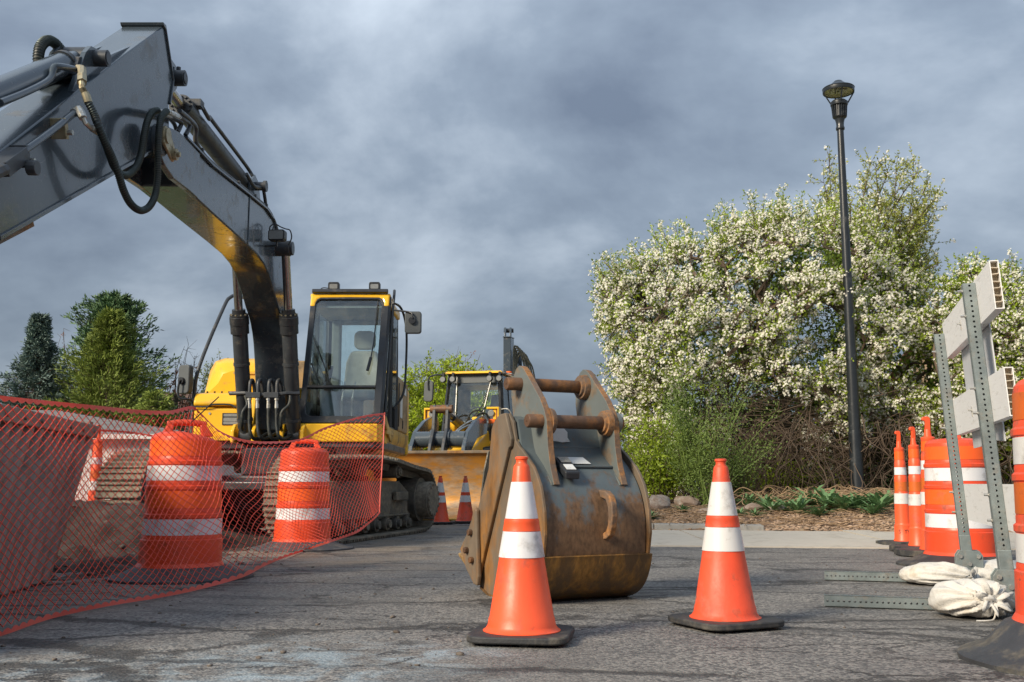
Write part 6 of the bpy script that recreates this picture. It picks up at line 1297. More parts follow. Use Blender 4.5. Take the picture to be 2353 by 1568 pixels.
for i in range(18):
    s = .04 + i * .185
    q = [tr_ + al * s + rib * .07, tr_ + al * (s + .11) + rib * .07, tr_ + al * (s + .11) + rib * .985, tr_ + al * s + rib * .985]
    m_ = MB(); e_ = nrm * .045; c1_ = al * .025
    m_.hexa([q[3] + nrm * .001, q[2] + nrm * .001, q[1] + nrm * .001, q[0] + nrm * .001, q[3] + e_ + c1_, q[2] + e_ - c1_, q[1] + e_ - c1_, q[0] + e_ + c1_]); m_.build('rib', 'skip_steel', SK, bevel=.006)
m_ = MB(); m_.hexa([tr_ + rib * .075 + nrm * .001, tr_ + rib * .075 + nrm * .055, tr_ + rib * .075 + al * LEN + nrm * .055, tr_ + rib * .075 + al * LEN + nrm * .001, tr_ + Vector((0, 0, .012)) + nrm * .001, tr_ + Vector((0, 0, .012)) + nrm * .055, tr_ + Vector((0, 0, .012)) + al * LEN + nrm * .055, tr_ + Vector((0, 0, .012)) + al * LEN + nrm * .001]); m_.build('top_rail', 'skip_steel', SK, bevel=.008)
for i in range(11):
    c = tr_ + al * (.12 + i * .3) + rib * .035 + nrm * .055; m_ = MB(); m_.cyl(c, c + nrm * .012, .014, 8); m_.build('bolt', 'skip_steel', SK)
m_ = MB(); m_.hexa([tr_ + al * .0 - nrm * 1.6 + Vector((0, .02, .01)), tr_ + Vector((0, .02, .01)) , tr_ + al * .06 + Vector((0, 0, .01)), tr_ + al * .06 - nrm * 1.6 + Vector((0, 0, .01)), tr_ - nrm * 1.6 + Vector((0, .02, .04)), tr_ + Vector((0, .02, .04)), tr_ + al * .06 + Vector((0, 0, .04)), tr_ + al * .06 - nrm * 1.6 + Vector((0, 0, .04))]); m_.build('end_rail', 'skip_steel', SK)

# ------------------------------------------------------------------ orange safety net
def net(name, ctrl, nx, ny, label, band_top=True, wr=.05, seed=1., stretch=None):
    Bt = [c_[0] for c_ in ctrl]; Tp = [c_[1] for c_ in ctrl]
    PB = smooth_path(Bt, 16); PT = smooth_path(Tp, 16); nP = len(PB)
    mid = [(a + b) / 2 for a, b in zip(PB, PT)]; d = [0]
    for i in range(nP - 1): d.append(d[-1] + (mid[i + 1] - mid[i]).length)
    dm = np.array(d)
    if stretch: cu_ = np.concatenate([[0], np.cumsum(stretch)]); d = np.interp(np.arange(nP) / 16, np.arange(len(cu_)), cu_); nx = int(round(cu_[-1]))     # how far each stretch of the net is pulled apart
    d = np.array(d); PBa = np.array([p[:] for p in PB]); PTa = np.array([p[:] for p in PT])
    def S(s, t):     # arrays
        x = s * d[-1]; b = np.stack([np.interp(x, d, PBa[:, k]) for k in range(3)], -1); tp = np.stack([np.interp(x, d, PTa[:, k]) for k in range(3)], -1)
        p = b + (tp - b) * t[..., None]
        L_ = dm[-1]; amp = wr * (np.sin(np.pi * np.clip(t, 0, 1)) ** .7)
        fold = np.sin(s * L_ * 5.1 + t * 2.2 + seed) * .6 + np.sin(s * L_ * 9.3 - t * 3.1 + seed * 2) * .4 + np.sin(s * L_ * 17. + t * 1.1) * .25 * np.clip((s - .5) * 2, 0, 1)
        p[..., 1] += -amp * (fold + .3); p[..., 0] += amp * .5 * np.sin(s * L_ * 7.7 + t * 3 + seed)
        p[..., 2] += -.02 * np.sin(np.pi * t) * np.sin(s * L_ * 3.3)
        return p
    I, J = np.meshgrid(np.arange(nx), np.arange(ny + 1), indexing='ij')
    U = (I + .5 * (J % 2)) / nx; V = .035 + .93 * J / ny
    P = S(U, V)
    E1 = []
    for j in range(ny):
        i = np.arange(nx)
        if j % 2 == 0: E1 += [(i, j, i, j + 1), (i[1:], j, i[1:] - 1, j + 1)]
        else: E1 += [(i, j, i, j + 1), (i[:-1], j, i[:-1] + 1, j + 1)]
    A = np.concatenate([P[i0, np.full_like(i0, j0)] for i0, j0, i1, j1 in E1]); B = np.concatenate([P[i1, np.full_like(i1, j1)] for i0, j0, i1, j1 in E1])
    t = B - A; t /= np.linalg.norm(t, axis=1)[:, None] + 1e-9
    up = np.array([.1, -.95, .3]); sd = np.cross(t, up); sd /= np.linalg.norm(sd, axis=1)[:, None] + 1e-9; nn = np.cross(sd, t)
    hw, ht = .0017, .001
    c = [sd * hw + nn * ht, -sd * hw + nn * ht, -sd * hw - nn * ht, sd * hw - nn * ht]
    Vv = np.stack([A + q for q in c] + [B + q for q in c], 1).reshape(-1, 3); n = len(A); o = (np.arange(n) * 8)[:, None]
    F = np.concatenate([o + np.array([[k, (k + 1) % 4, 4 + (k + 1) % 4, 4 + k]]) for k in range(4)])
    root = thing(name, label, 'safety net', tuple(P[nx // 2, 0]))
    fastmesh('net_mesh', Vv, F, 'net_plastic', root)
    for v0, v1, on in ((.0, .016, True), (.984, 1.0, band_top)):
        if not on: continue
        s = np.linspace(0, 1, nx * 4 + 1); sc = .55 + .45 * np.abs(np.sin(np.pi * s * nx))
        lo, hi = (np.full_like(s, v0), v0 + (v1 - v0) * (1.6 - .9 * (1 - sc) * 2)) if v0 == 0 else (v1 - (v1 - v0) * (1.6 - .9 * (1 - sc) * 2), np.full_like(s, v1))
        a = S(s, lo); b = S(s, hi); m_ = MB(); off = np.array([0, -.0012, 0])
        m_.grid([[tuple(x) for x in a + off], [tuple(x) for x in b + off]]); m_.grid([[tuple(x) for x in a - off], [tuple(x) for x in b - off]], flip=True); m_.build('edge_band', 'net_band', root)
    return root, S
def gb(u, v): p = gnd(u, v); return Vector((p.x, p.y, .012))
ctrl = [(gb(-260, 1545), at(-250, 880, 3.45)), (gb(-150, 1512), at(-140, 888, 3.60)), (gb(0, 1470), at(0, 909, 3.95)), (gb(120, 1428), at(110, 921, 4.40)), (gb(250, 1399), at(220, 932, 4.85)), (gb(380, 1377), at(320, 942, 5.35)),
        (gb(470, 1357), at(390, 944, 5.72)), (at(560, 1326, 6.15), at(440, 934, 5.95)), (gb(610, 1304), at(462, 950, 6.02)), (gb(655, 1285), at(505, 990, 6.45)), (gb(705, 1268), at(560, 1010, 7.3)), (at(750, 1250, 8.25), at(620, 1015, 8.05)),
        (at(785, 1238, 8.5), at(688, 1009, 8.38)), (at(822, 1224, 8.65), at(742, 984, 8.62)), (at(848, 1204, 8.85), at(790, 968, 8.85)), (at(864, 1190, 9.05), at(838, 955, 9.1)), (at(874, 1178, 9.25), at(884, 949, 9.35))]
net('safety_net', ctrl, 82, 42, 'long orange safety net draped over both drums in front of the excavator', wr=.03, seed=.6, stretch=(5.2, 7.2, 6, 6.7, 6.8, 5, 4.7, 2.5, 3.5, 4.3, 4.8, 5, 5.2, 4.5, 3.7, 3.3, 2.8))
_nr = bpy.data.objects['safety_net']; m_ = MB(); m_.tube([at(884, 949, 9.35), at(883, 953, 10.3), (-1.46, 11.34, 1.33)], .004, 5); m_.tube([at(872, 1180, 9.25), at(874, 1130, 9.27), at(880, 1040, 9.3), at(884, 949, 9.35)], .006, 5); m_.build('tie_cord', 'net_band', _nr)
ctrl = [(at(150, 1218, 9.6), at(206, 986, 9.6)), (at(190, 1212, 9.9), at(250, 988, 9.9)), (at(240, 1205, 10.2), at(300, 992, 10.1)), (at(262, 1190, 10.3), at(352, 1000, 10.2))]
net('safety_net', ctrl, 18, 34, 'short orange net hanging behind the lone orange tube at left', wr=.03, seed=2.2)
m_ = MB(); q = [at(448, 938, 5.93), at(470, 905, 5.9), at(482, 882, 5.85)]
m_ = MB(); m_.tube([at(438, 972, 5.95), at(462, 950, 5.93), at(503, 912, 5.9)], .0035, 5); tag(m_.build('cable_tie', 'black_trim', org=tuple(at(462, 950, 5.93))), 'black cable tie sticking up from the near drum handle', 'cable tie')

# ------------------------------------------------------------------ houses
def gable(name, label, x0, x1, y0, y1, ze, zr, wall, roof, ridge_x=False, courses=24, over=.4):
    t = thing(name, label, 'house', ((x0 + x1) / 2, (y0 + y1) / 2, 0))
    m_ = MB(); m_.box((x0, y0, 0), (x1, y1, ze)); 
    ym = (y0 + y1) / 2; xm = (x0 + x1) / 2
    if ridge_x: m_.prism([(x0, y0, ze), (x0, y1, ze), (x0, ym, zr)], (x1 - x0, 0, 0))
    else: m_.prism([(x0, y0, ze), (x1, y0, ze), (xm, y0, zr)], (0, y1 - y0, 0))
    m_.build('wall', wall, t)
    m_ = MB()
    for k_ in range(courses):
        f0, f1 = k_ / courses, (k_ + 1) / courses
        for s in (-1, 1):
            if ridge_x:
                yb = (y0 - over) if s < 0 else (y1 + over); ya, yc = yb + (ym - yb) * f0, yb + (ym - yb) * f1; zb_ = ze - over * (zr - ze) / (ym - y0); za, zc = zb_ + (zr - zb_) * f0, zb_ + (zr - zb_) * f1
                m_.prism([(x0 - over, ya, za + .02), (x0 - over, ya, za + .10), (x0 - over, yc, zc + .075), (x0 - over, yc, zc + .02)], (x1 - x0 + 2 * over, 0, 0))
            else:
                xb = (x0 - over) if s < 0 else (x1 + over); xa, xc = xb + (xm - xb) * f0, xb + (xm - xb) * f1; zb_ = ze - over * (zr - ze) / (xm - x0); za, zc = zb_ + (zr - zb_) * f0, zb_ + (zr - zb_) * f1
                m_.prism([(xa, y0 - over, za + .02), (xa, y0 - over, za + .10), (xc, y0 - over, zc + .075), (xc, y0 - over, zc + .02)], (0, y1 - y0 + 2 * over, 0))
    ro = m_.build('roof', roof, t); ro['kind'] = 'stuff'
    return t
# white garage: front wall and grey shingled hip roof
YG = 30.0; ga = at(60, 1010, YG); gb_ = at(452, 1005, YG); zf = at(300, 998, YG).z; zr = at(0, 935, YG + 3).z
GA = thing('garage', 'white garage with grey shingle roof behind the net at left', 'garage', ((ga.x + gb_.x) / 2, YG + 3, 0))
m_ = MB(); m_.box((ga.x - 4, YG, 0), (gb_.x - .35, YG + 7, zf - .1)); m_.build('wall', 'wall_white', GA)
m_ = MB(); nC = 22; xl, xr = ga.x - 5, gb_.x; rl = (xl, at(120, 941, YG + 3.5).x); rdg = at(120, 943, YG + 3.5)
for k_ in range(nC):
    f0, f1 = k_ / nC, (k_ + 1) / nC
    y0 = YG - .4 + 3.9 * f0; y1 = YG - .4 + 3.9 * f1; z0 = zf + (rdg.z - zf) * f0; z1 = zf + (rdg.z - zf) * f1; e0 = xr + (rdg.x - xr) * f0; e1 = xr + (rdg.x - xr) * f1
    m_.add([(xl, y0, z0 - .02), (e0, y0, z0 - .02), (e1, y1, z1), (xl, y1, z1), (xl, y0, z0 + .035), (e0, y0, z0 + .035)], [(0, 1, 5, 4), (4, 5, 2, 3)])
    m_.add([(e0, y0, z0 + .035), (e0, 2 * (YG + 3.5) - y0, z0 + .035), (e1, 2 * (YG + 3.5) - y1, z1), (e1, y1, z1)], [(0, 1, 2, 3)])
o = m_.build('roof', 'shingle_grey', GA); o['kind'] = 'stuff'
m_ = MB(); m_.box((xl, YG - .43, zf - .16), (xr, YG - .38, zf - .02)); m_.box((xr - .04, YG - .37, zf - .16), (xr + .01, YG + 7.3, zf - .02)); m_.build('fascia', 'wall_white', GA)
m_ = MB(); m_.box((ga.x - 3.9, YG - .008, zf - .52), (gb_.x - .4, YG, zf - .18)); m_.build('shadow_board', 'sign_grey', GA)
m_ = MB(); m_.box((gb_.x - 3.8, YG - .03, .05), (gb_.x - .9, YG - .004, zf - .62))
gd = m_.build('garage_door', 'wall_white', GA)
for k_ in range(4):
    for j in range(4):
        x0 = gb_.x - 3.75 + j * .71; z0 = .1 + k_ * .42; m_ = MB(); m_.box((x0, YG - .045, z0), (x0 + .66, YG - .031, z0 + .37)); m_.build('panel', 'wall_white', gd, bevel=.01)
# brown roofed house between the conifers and the excavator
a_ = at(352, 905, 62); b_ = at(452, 905, 62)
gable('brown_roof_house', 'brown roofed house behind the excavator grab rail at left', a_.x - 9, b_.x + 1, 60, 70, at(400, 1000, 60).z, at(400, 905, 65).z, 'siding_tan', 'shingle_brown', True, 26)
a_ = at(935, 1000, 55); b_ = at(990, 1000, 55)
bh = gable('brown_roof_house', 'low brown shingled house seen between excavator and loader', a_.x - 6, b_.x + 4.5, 53, 62, at(950, 1045, 53).z, at(950, 985, 57.5).z, 'siding_tan', 'shingle_brown', True, 26)
a_ = at(952, 968, 70)
gable('pale_house', 'pale house gable far behind the lime green willow', a_.x - 2.5, a_.x + 2.5, 70, 78, at(950, 985, 70).z, at(950, 955, 70).z, 'wall_white', 'shingle_grey', False, 10)
a_ = at(2322, 800, 27)
rh = gable('tan_house', 'tan boarded house glimpsed behind the blossom at the right edge', a_.x, a_.x + 9, 26.5, 36, 3.6, 5.6, 'siding_tan', 'shingle_brown', True, 18, .5)
for k_ in range(16):
    m_ = MB(); z = .3 + k_ * .2; m_.hexa([(a_.x - .02, 26.46, z), (a_.x + 9, 26.46, z), (a_.x + 9, 26.499, z), (a_.x - .02, 26.499, z), (a_.x - .02, 26.485, z + .19), (a_.x + 9, 26.485, z + .19), (a_.x + 9, 26.499, z + .19), (a_.x - .02, 26.499, z + .19)]); m_.build('siding_board', 'siding_tan', rh)
# dark timber rail behind the shrubs
f0 = at(1960, 1120, 20.5); FN = thing('timber_fence', 'low dark timber fence behind the brush by the lamp post', 'fence', (f0.x + 2, 20.5, 0))
for k_ in range(4):
    m_ = MB(); m_.box((f0.x - 3, 20.5, .42 + k_ * .16), (f0.x + 6, 20.54, .55 + k_ * .16)); m_.build('rail', 'bark', FN)
for k_ in range(6):
    m_ = MB(); m_.box((f0.x - 2.9 + k_ * 1.75, 20.545, .2), (f0.x - 2.78 + k_ * 1.75, 20.66, 1.1)); m_.build('post', 'bark', FN)
# ------------------------------------------------------------------ vegetation
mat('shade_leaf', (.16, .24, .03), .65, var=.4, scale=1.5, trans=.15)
def unit(n): v = NR.standard_normal((n, 3)); return v / np.linalg.norm(v, axis=1)[:, None]
def leaves(C, D, ln, wd, name, mt, parent, mi=None, curl=.25):
    """leaf-shaped kites: C centres, D long directions"""
    n = len(C); ln = np.broadcast_to(ln, n)[:, None]; wd = np.broadcast_to(wd, n)[:, None]
    s = np.cross(D, unit(n)); s /= np.linalg.norm(s, axis=1)[:, None] + 1e-9; up = np.cross(s, D)
    V = np.stack([C, C + D * ln * .45 + s * wd * .5 + up * wd * curl, C + D * ln, C + D * ln * .45 - s * wd * .5 + up * wd * curl], 1).reshape(-1, 3)
    F = (np.arange(n) * 4)[:, None] + np.array([[0, 1, 2, 3]])
    return fastmesh(name, V, F, mt, parent, mi=mi)
def flowers(C, N_, r, name, mt, parent):
    """five petals each, cupped"""
    n = len(C); r = np.broadcast_to(r, n)[:, None]; u = np.cross(N_, unit(n)); u /= np.linalg.norm(u, axis=1)[:, None] + 1e-9; v = np.cross(N_, u)
    Vs = [C]; 
    for k in range(5):
        a = 2 * math.pi * k / 5
        for da, rr, h in ((-.42, .68, .16), (0, 1.0, .30), (.42, .68, .16)):
            Vs.append(C + (u * math.cos(a + da) + v * math.sin(a + da)) * r * rr + N_ * r * h)
    V = np.stack(Vs, 1).reshape(-1, 3); o = (np.arange(n) * 16)[:, None]
    F = np.concatenate([o + np.array([[0, 1 + 3 * k, 2 + 3 * k, 3 + 3 * k]]) for k in range(5)])
    return fastmesh(name, V, F, mt, parent)
def limbs(name, segs, mt, parent, seg=5):
    m_ = MB()
    for pts, r in segs: m_.tube(pts, r, seg, cap=False)
    return m_.build(name, mt, parent, smooth=70)
def inpoly(P, x, y):
    c = False; n = len(P)
    for i in range(n):
        (x0, y0), (x1, y1) = P[i], P[(i + 1) % n]
        if (y0 > y) != (y1 > y) and x < (x1 - x0) * (y - y0) / (y1 - y0) + x0: c = not c
    return c
def edge_d(P, x, y):
    d = 1e9; n = len(P)
    for i in range(n):
        (x0, y0), (x1, y1) = P[i], P[(i + 1) % n]; dx, dy = x1 - x0, y1 - y0; t = max(0, min(1, ((x - x0) * dx + (y - y0) * dy) / (dx * dx + dy * dy + 1e-9)))
        d = min(d, math.hypot(x - x0 - t * dx, y - y0 - t * dy))
    return d
def bend(a, b, k=.12, n=5):
    a, b = Vector(a), Vector(b); L_ = (b - a).length; o = Vector([random.gauss(0, k * L_) for _ in range(3)]); o2 = Vector([random.gauss(0, k * L_ * .5) for _ in range(3)])
    return smooth_path([a, a.lerp(b, .35) + o * .8, a.lerp(b, .7) + o * .6 + o2, b], n)

def blossom_tree(label, outline, Y0, depth, trunk_uv, nclump, fl_per, holes=(), leafy=1.0, flower_bias=None, shoots=()):
    """outline: sighted crown contour at distance Y0; the crown is as deep as it is broad there"""
    base = at(*trunk_uv, Y0); bz = bed_z(base.x, Y0); root = thing('blossom_tree', label, 'tree', (base.x, Y0, bz), 'white blossoming crab apple trees behind the bed')
    us = [p[0] for p in outline]; vs_ = [p[1] for p in outline]
    cl = []
    while len(cl) < nclump:
        u = random.uniform(min(us), max(us)); v = random.uniform(min(vs_), max(vs_))
        if not inpoly(outline, u, v): continue
        e_ = edge_d(outline, u, v)
        if e_ < 5: continue
        if MN.noise(Vector((u * .012, v * .014, 4.2))) < -.22 and random.random() < .85: continue
        hole = any(((u - hu) / hr) ** 2 + ((v - hv) / hs) ** 2 < 1 for hu, hv, hr, hs in holes)
        th = depth * min(1, (e_ / 150)) ** .5
        # mostly the near and far skin of the crown, some inside
        f = random.choice((-1, -1, -1, 1, 0)) * random.uniform(.65, 1) if random.random() < .8 else random.uniform(-1, 1)
        if hole and f < .25: f = random.uniform(.35, 1)
        cl.append((at(u, v, Y0 + th * f), e_))
    segs = []; trunks = []
    for k_ in range(4):
        a = base + Vector((random.gauss(0, .25), random.gauss(0, .2), bz - base.z)); b = a + Vector((random.gauss(0, 1.0), random.gauss(0, .5), random.uniform(1.2, 2.1))); pts = bend(a, b, .08, 4); trunks.append(pts); segs.append((pts, [.10 - .05 * i / len(pts) for i in range(len(pts))]))
    hubs = [p for t_ in trunks for p in t_[6:]]
    C, D, FC, FN, BC = [], [], [], [], []
    for c, e_ in cl:
        h = min(hubs, key=lambda q: (q - c).length + random.random() * .6); pts = bend(h, c, .07, 3); r0 = random.uniform(.018, .042); segs.append((pts, [r0 * (1 - .75 * i / len(pts)) for i in range(len(pts))]))
        if random.random() < .5: hubs.append(pts[len(pts) * 2 // 3])
        out_ = (c - (base + Vector((0, 0, 2.0)))).normalized(); cr = random.uniform(.24, .46); lf = random.uniform(.5, 1.5) * leafy; ff = random.uniform(.55, 1.35)
        for _ in range(10):
            dv = (Vector(unit(1)[0]) + out_ * .7 + Vector((0, 0, .25))).normalized(); L_ = cr * random.uniform(.7, 1.25); tip = c + dv * L_
            segs.append(([c, c.lerp(tip, .5) + Vector(unit(1)[0]) * .03, tip], [.006, .005, .002]))
            for q in range(int(fl_per / 17 * ff + random.random())):
                f = random.uniform(.25, 1.02); p_ = c.lerp(tip, f); nf = random.randint(4, 9)
                for _k in range(nf):
                    o = Vector(unit(1)[0]) * random.uniform(.02, .062); FC.append(p_ + o); FN.append((o.normalized() * .8 + Vector((-.5, -.65, .55))).normalized())
                if random.random() < .35: BC.append(p_ + Vector(unit(1)[0]) * .05)
            for q in range(int(12 * lf + random.random())):
                p_ = c.lerp(tip, random.uniform(.2, 1.05)); C.append(p_ + Vector(unit(1)[0]) * .02); D.append((Vector(unit(1)[0]) + dv * .6 + Vector((0, 0, .15))).normalized())
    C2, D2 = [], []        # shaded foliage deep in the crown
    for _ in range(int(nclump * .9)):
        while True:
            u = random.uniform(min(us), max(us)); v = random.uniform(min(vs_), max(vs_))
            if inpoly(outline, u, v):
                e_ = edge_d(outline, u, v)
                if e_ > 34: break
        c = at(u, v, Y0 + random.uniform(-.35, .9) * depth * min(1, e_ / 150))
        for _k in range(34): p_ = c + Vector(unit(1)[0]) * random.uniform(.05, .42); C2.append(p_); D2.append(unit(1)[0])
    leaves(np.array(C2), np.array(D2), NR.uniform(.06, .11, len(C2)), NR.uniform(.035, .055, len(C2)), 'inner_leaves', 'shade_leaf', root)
    for (u0, v0, u1, v1, dy) in shoots:       # thin shoots standing out of the crown
        a = at(u0, v0, Y0 + dy); b = at(u1, v1, Y0 + dy); pts = bend(a, b, .035, 4); segs.append((pts, [.012 - .009 * i / len(pts) for i in range(len(pts))]))
        for i in range(2, len(pts)):
            for _ in range(4):
                p_ = pts[i]; dv = (Vector(unit(1)[0]) + Vector((0, 0, .6))).normalized(); t_ = p_ + dv * random.uniform(.05, .16)
                C.append(p_.lerp(t_, random.random())); D.append(dv); C.append(t_); D.append((dv + Vector(unit(1)[0]) * .5).normalized())
                if random.random() < .33:
                    for _k in range(4): o = Vector(unit(1)[0]) * random.uniform(.01, .04); FC.append(t_ + o); FN.append((o.normalized() + Vector((-.1, -.4, .3))).normalized())
    limbs('trunk', segs, 'bark', root, 5)
    leaves(np.array(C), np.array(D), NR.uniform(.035, .065, len(C)), NR.uniform(.02, .032, len(C)), 'leaves', 'spring_leaf', root)
    flowers(np.array(FC), np.array(FN), NR.uniform(.0155, .0235, len(FC)), 'blossoms', 'blossom', root)
    if BC:
        B_ = np.array(BC); leaves(B_, unit(len(B_)), .014, .011, 'flower_buds', 'blossom_bud', root)
    return root, base
OUT1 = [(1392, 670), (1412, 622), (1440, 650), (1480, 605), (1530, 585), (1580, 560), (1640, 545), (1690, 510), (1740, 520), (1790, 500), (1850, 505), (1900, 520), (1960, 520), (2010, 560), (2060, 610), (2110, 660), (2140, 700), (2150, 860), (2120, 960), (2040, 1040), (1980, 1075), (1900, 1070), (1830, 1030), (1760, 1040), (1690, 1000), (1640, 1040), (1600, 1080), (1540, 1130), (1480, 1135), (1462, 1020), (1450, 930), (1400, 860), (1385, 760)]
sh1 = [(1420, 690, 1370, 612, 0), (1440, 690, 1462, 605, 0), (1500, 640, 1545, 590, .3), (1590, 600, 1590, 535, .2), (1600, 600, 1640, 520, 0), (1650, 590, 1672, 492, .3), (1705, 560, 1715, 495, .2), (1560, 610, 1530, 560, 0), (1760, 540, 1790, 480, .2), (1830, 530, 1840, 470, .4)]
for _ in range(74):
    i_ = random.randrange(0, 21); f_ = random.random(); (ua, va), (ub, vb) = OUT1[i_], OUT1[i_ + 1]; u_, v_ = ua + (ub - ua) * f_, va + (vb - va) * f_
    dx_ = (u_ - 1800) / 450; n_ = math.hypot(dx_, 1); l_ = random.uniform(20, 75); sh1.append((u_ - dx_ / n_ * 30, v_ + 30, u_ + dx_ / n_ * l_ + random.gauss(0, 12), v_ - l_ / n_, random.uniform(-.8, .8)))
blossom_tree('broad white blossoming tree filling the middle right behind the lone cone', OUT1, 17.0, 1.9, (1760, 1130), 600, 36, holes=((1790, 940, 125, 45), (1780, 1010, 60, 40), (1600, 930, 60, 50), (1480, 700, 40, 25), (1905, 800, 50, 30)), shoots=sh1)
OUT2 = [(2110, 720), (2150, 690), (2190, 630), (2230, 615), (2270, 640), (2320, 630), (2400, 640), (2480, 700), (2520, 800), (2500, 960), (2400, 1060), (2250, 1070), (2150, 1040), (2090, 990), (2080, 900), (2120, 820)]
blossom_tree('white blossoming tree behind the barricade boards at the right edge', OUT2, 16.2, 1.5, (2260, 1130), 270, 30, leafy=1.5, shoots=[(2200, 660, 2222, 590, 0), (2240, 650, 2240, 590, 0), (2300, 660, 2330, 600, 0)])
# taller thinly leafed tree rising behind
bt = at(1985, 1100, 18.3); bzt = bed_z(bt.x, 18.3); TT = thing('budding_tree', 'tall thinly leafed tree with upright shoots rising right of the lamp post', 'tree', (bt.x, 18.3, bzt))
segs = []; C = []; D = []; FC = []; FN = []
hub = [at(1960, 720, 18.3), at(1990, 690, 18.2), at(2030, 720, 18.5), at(1930, 680, 18.4), at(2050, 760, 18.0)]
for h in hub: segs.append((bend((bt.x, 18.3, bzt), h, .06, 4), [.07 - .035 * i / 12 for i in range(13)]))
ends = [(1905, 368), (1893, 420), (1915, 400), (1880, 470), (1865, 500), (1945, 430), (1955, 470), (2000, 372), (2012, 385), (1990, 430), (2040, 400), (2060, 378), (2085, 368), (2100, 372), (2108, 398), (2128, 430), (2140, 440), (2152, 452), (2148, 480), (2130, 490), (2115, 470), (2140, 520), (2145, 560), (2135, 600), (2120, 560), (2095, 520), (2075, 470), (2050, 450), (2030, 470), (2150, 640), (2120, 650), (2085, 600), (2020, 500), (1975, 500), (1925, 500), (1900, 450), (2140, 690), (2110, 620), (2060, 560), (2155, 610)]
for u, v in ends + [(random.uniform(1880, 2140), random.uniform(500, 720)) for _ in range(34)]:
    e_ = at(u, v, 18.3 + random.gauss(0, .7)); h = min(hub, key=lambda q: (q - e_).length + random.random()); pts = bend(h, e_, .05, 6); segs.append((pts, [.022 - .018 * i / len(pts) for i in range(len(pts))]))
    for i in range(4, len(pts)):
        for _ in range(3):
            dv = (Vector(unit(1)[0]) + Vector((0, 0, .7))).normalized(); L_ = random.uniform(.12, .38); t_ = pts[i] + dv * L_; segs.append(([pts[i], t_], [.004, .002]))
            for f in np.linspace(.2, 1, 5):
                for _k in range(2): C.append(pts[i].lerp(t_, f)); D.append((Vector(unit(1)[0]) + dv * .8).normalized())
            if random.random() < .42:
                for _k in range(6): o = Vector(unit(1)[0]) * random.uniform(.02, .06); FC.append(t_ + o); FN.append((o.normalized() + Vector((-.1, -.4, .3))).normalized())
limbs('trunk', segs, 'twig', TT, 4)
leaves(np.array(C), np.array(D), NR.uniform(.04, .08, len(C)), .026, 'leaves', 'olive_leaf', TT)
flowers(np.array(FC), np.array(FN), .021, 'blossoms', 'blossom', TT)

# brown vine tangle below the crowns
def tangle(name, label, n, fx, r_, mt, kind='stuff', org=(0, 0, 0), cat=None):
    m_ = MB()
    for _ in range(n): m_.tube(smooth_path(fx(), 4), [r_ * random.uniform(.5, 1.2)] * (len(fx.__defaults__ or ()) or 1) if False else r_ * random.uniform(.5, 1.2), 4, cap=False)
    o = m_.build(name, mt, org=org, smooth=80); tag(o, label, cat, kind=kind); return o
def fx1():
    u = random.uniform(1500, 2330); Y = random.uniform(14.6, 17.5); p_ = at(u, 1120, Y); z = bed_z(p_.x, Y); pts = [Vector((p_.x, Y, z))]
    hx = random.gauss(0, .35)
    for k in range(1, 5): pts.append(pts[0] + Vector((hx * k / 3 + random.gauss(0, .16), random.gauss(0, .15), random.uniform(.25, .42) * k * (1 if k < 4 else .8))))
    return pts
tangle('brush_stems', 'brown tangled bare stems under the blossom trees', 430, fx1, .007, 'twig')
def fx1b():
    u = random.uniform(1640, 2060); Y = random.uniform(15.2, 16.6); p_ = at(u, random.uniform(900, 1080), Y); pts = [p_]
    for k in range(4): pts.append(pts[-1] + Vector((random.gauss(0, .28), random.gauss(0, .12), random.gauss(-.06, .16))))
    return pts
tangle('vine_curls', 'reddish brown curling vines inside the hedge', 330, fx1b, .006, 'twig')
def fx2():
    x0 = lx + random.gauss(-.5, .55); y0 = random.uniform(13.3, 15.2); z = bed_z(x0, y0) + .02; pts = [Vector((x0, y0, z))]; a = random.random() * 6.28
    for k in range(1, 5): pts.append(Vector((x0 + math.cos(a) * .2 * k + random.gauss(0, .07), y0 + math.sin(a) * .12 * k, z + .22 * math.sin(k / 4 * math.pi) * random.random() + .02)))
    return pts
tangle('dead_vines', 'heap of dry straw-coloured vines at the foot of the lamp post', 260, fx2, .006, 'dry_stem')
def fx3():
    x0 = random.uniform(1.6, 6.2); y0 = slab_edge(x0) + 2.3 + random.random() * 1.6; z = bed_z(x0, y0) + .01; a = random.random() * 6.28; L_ = random.uniform(.1, .35)
    return [Vector((x0 + math.cos(a) * L_ * k / 2, y0 + math.sin(a) * L_ * k / 2, z + random.random() * .05)) for k in range(3)]
tangle('dry_litter', 'dry straw and twigs littering the planting bed', 700, fx3, .0045, 'dry_stem')
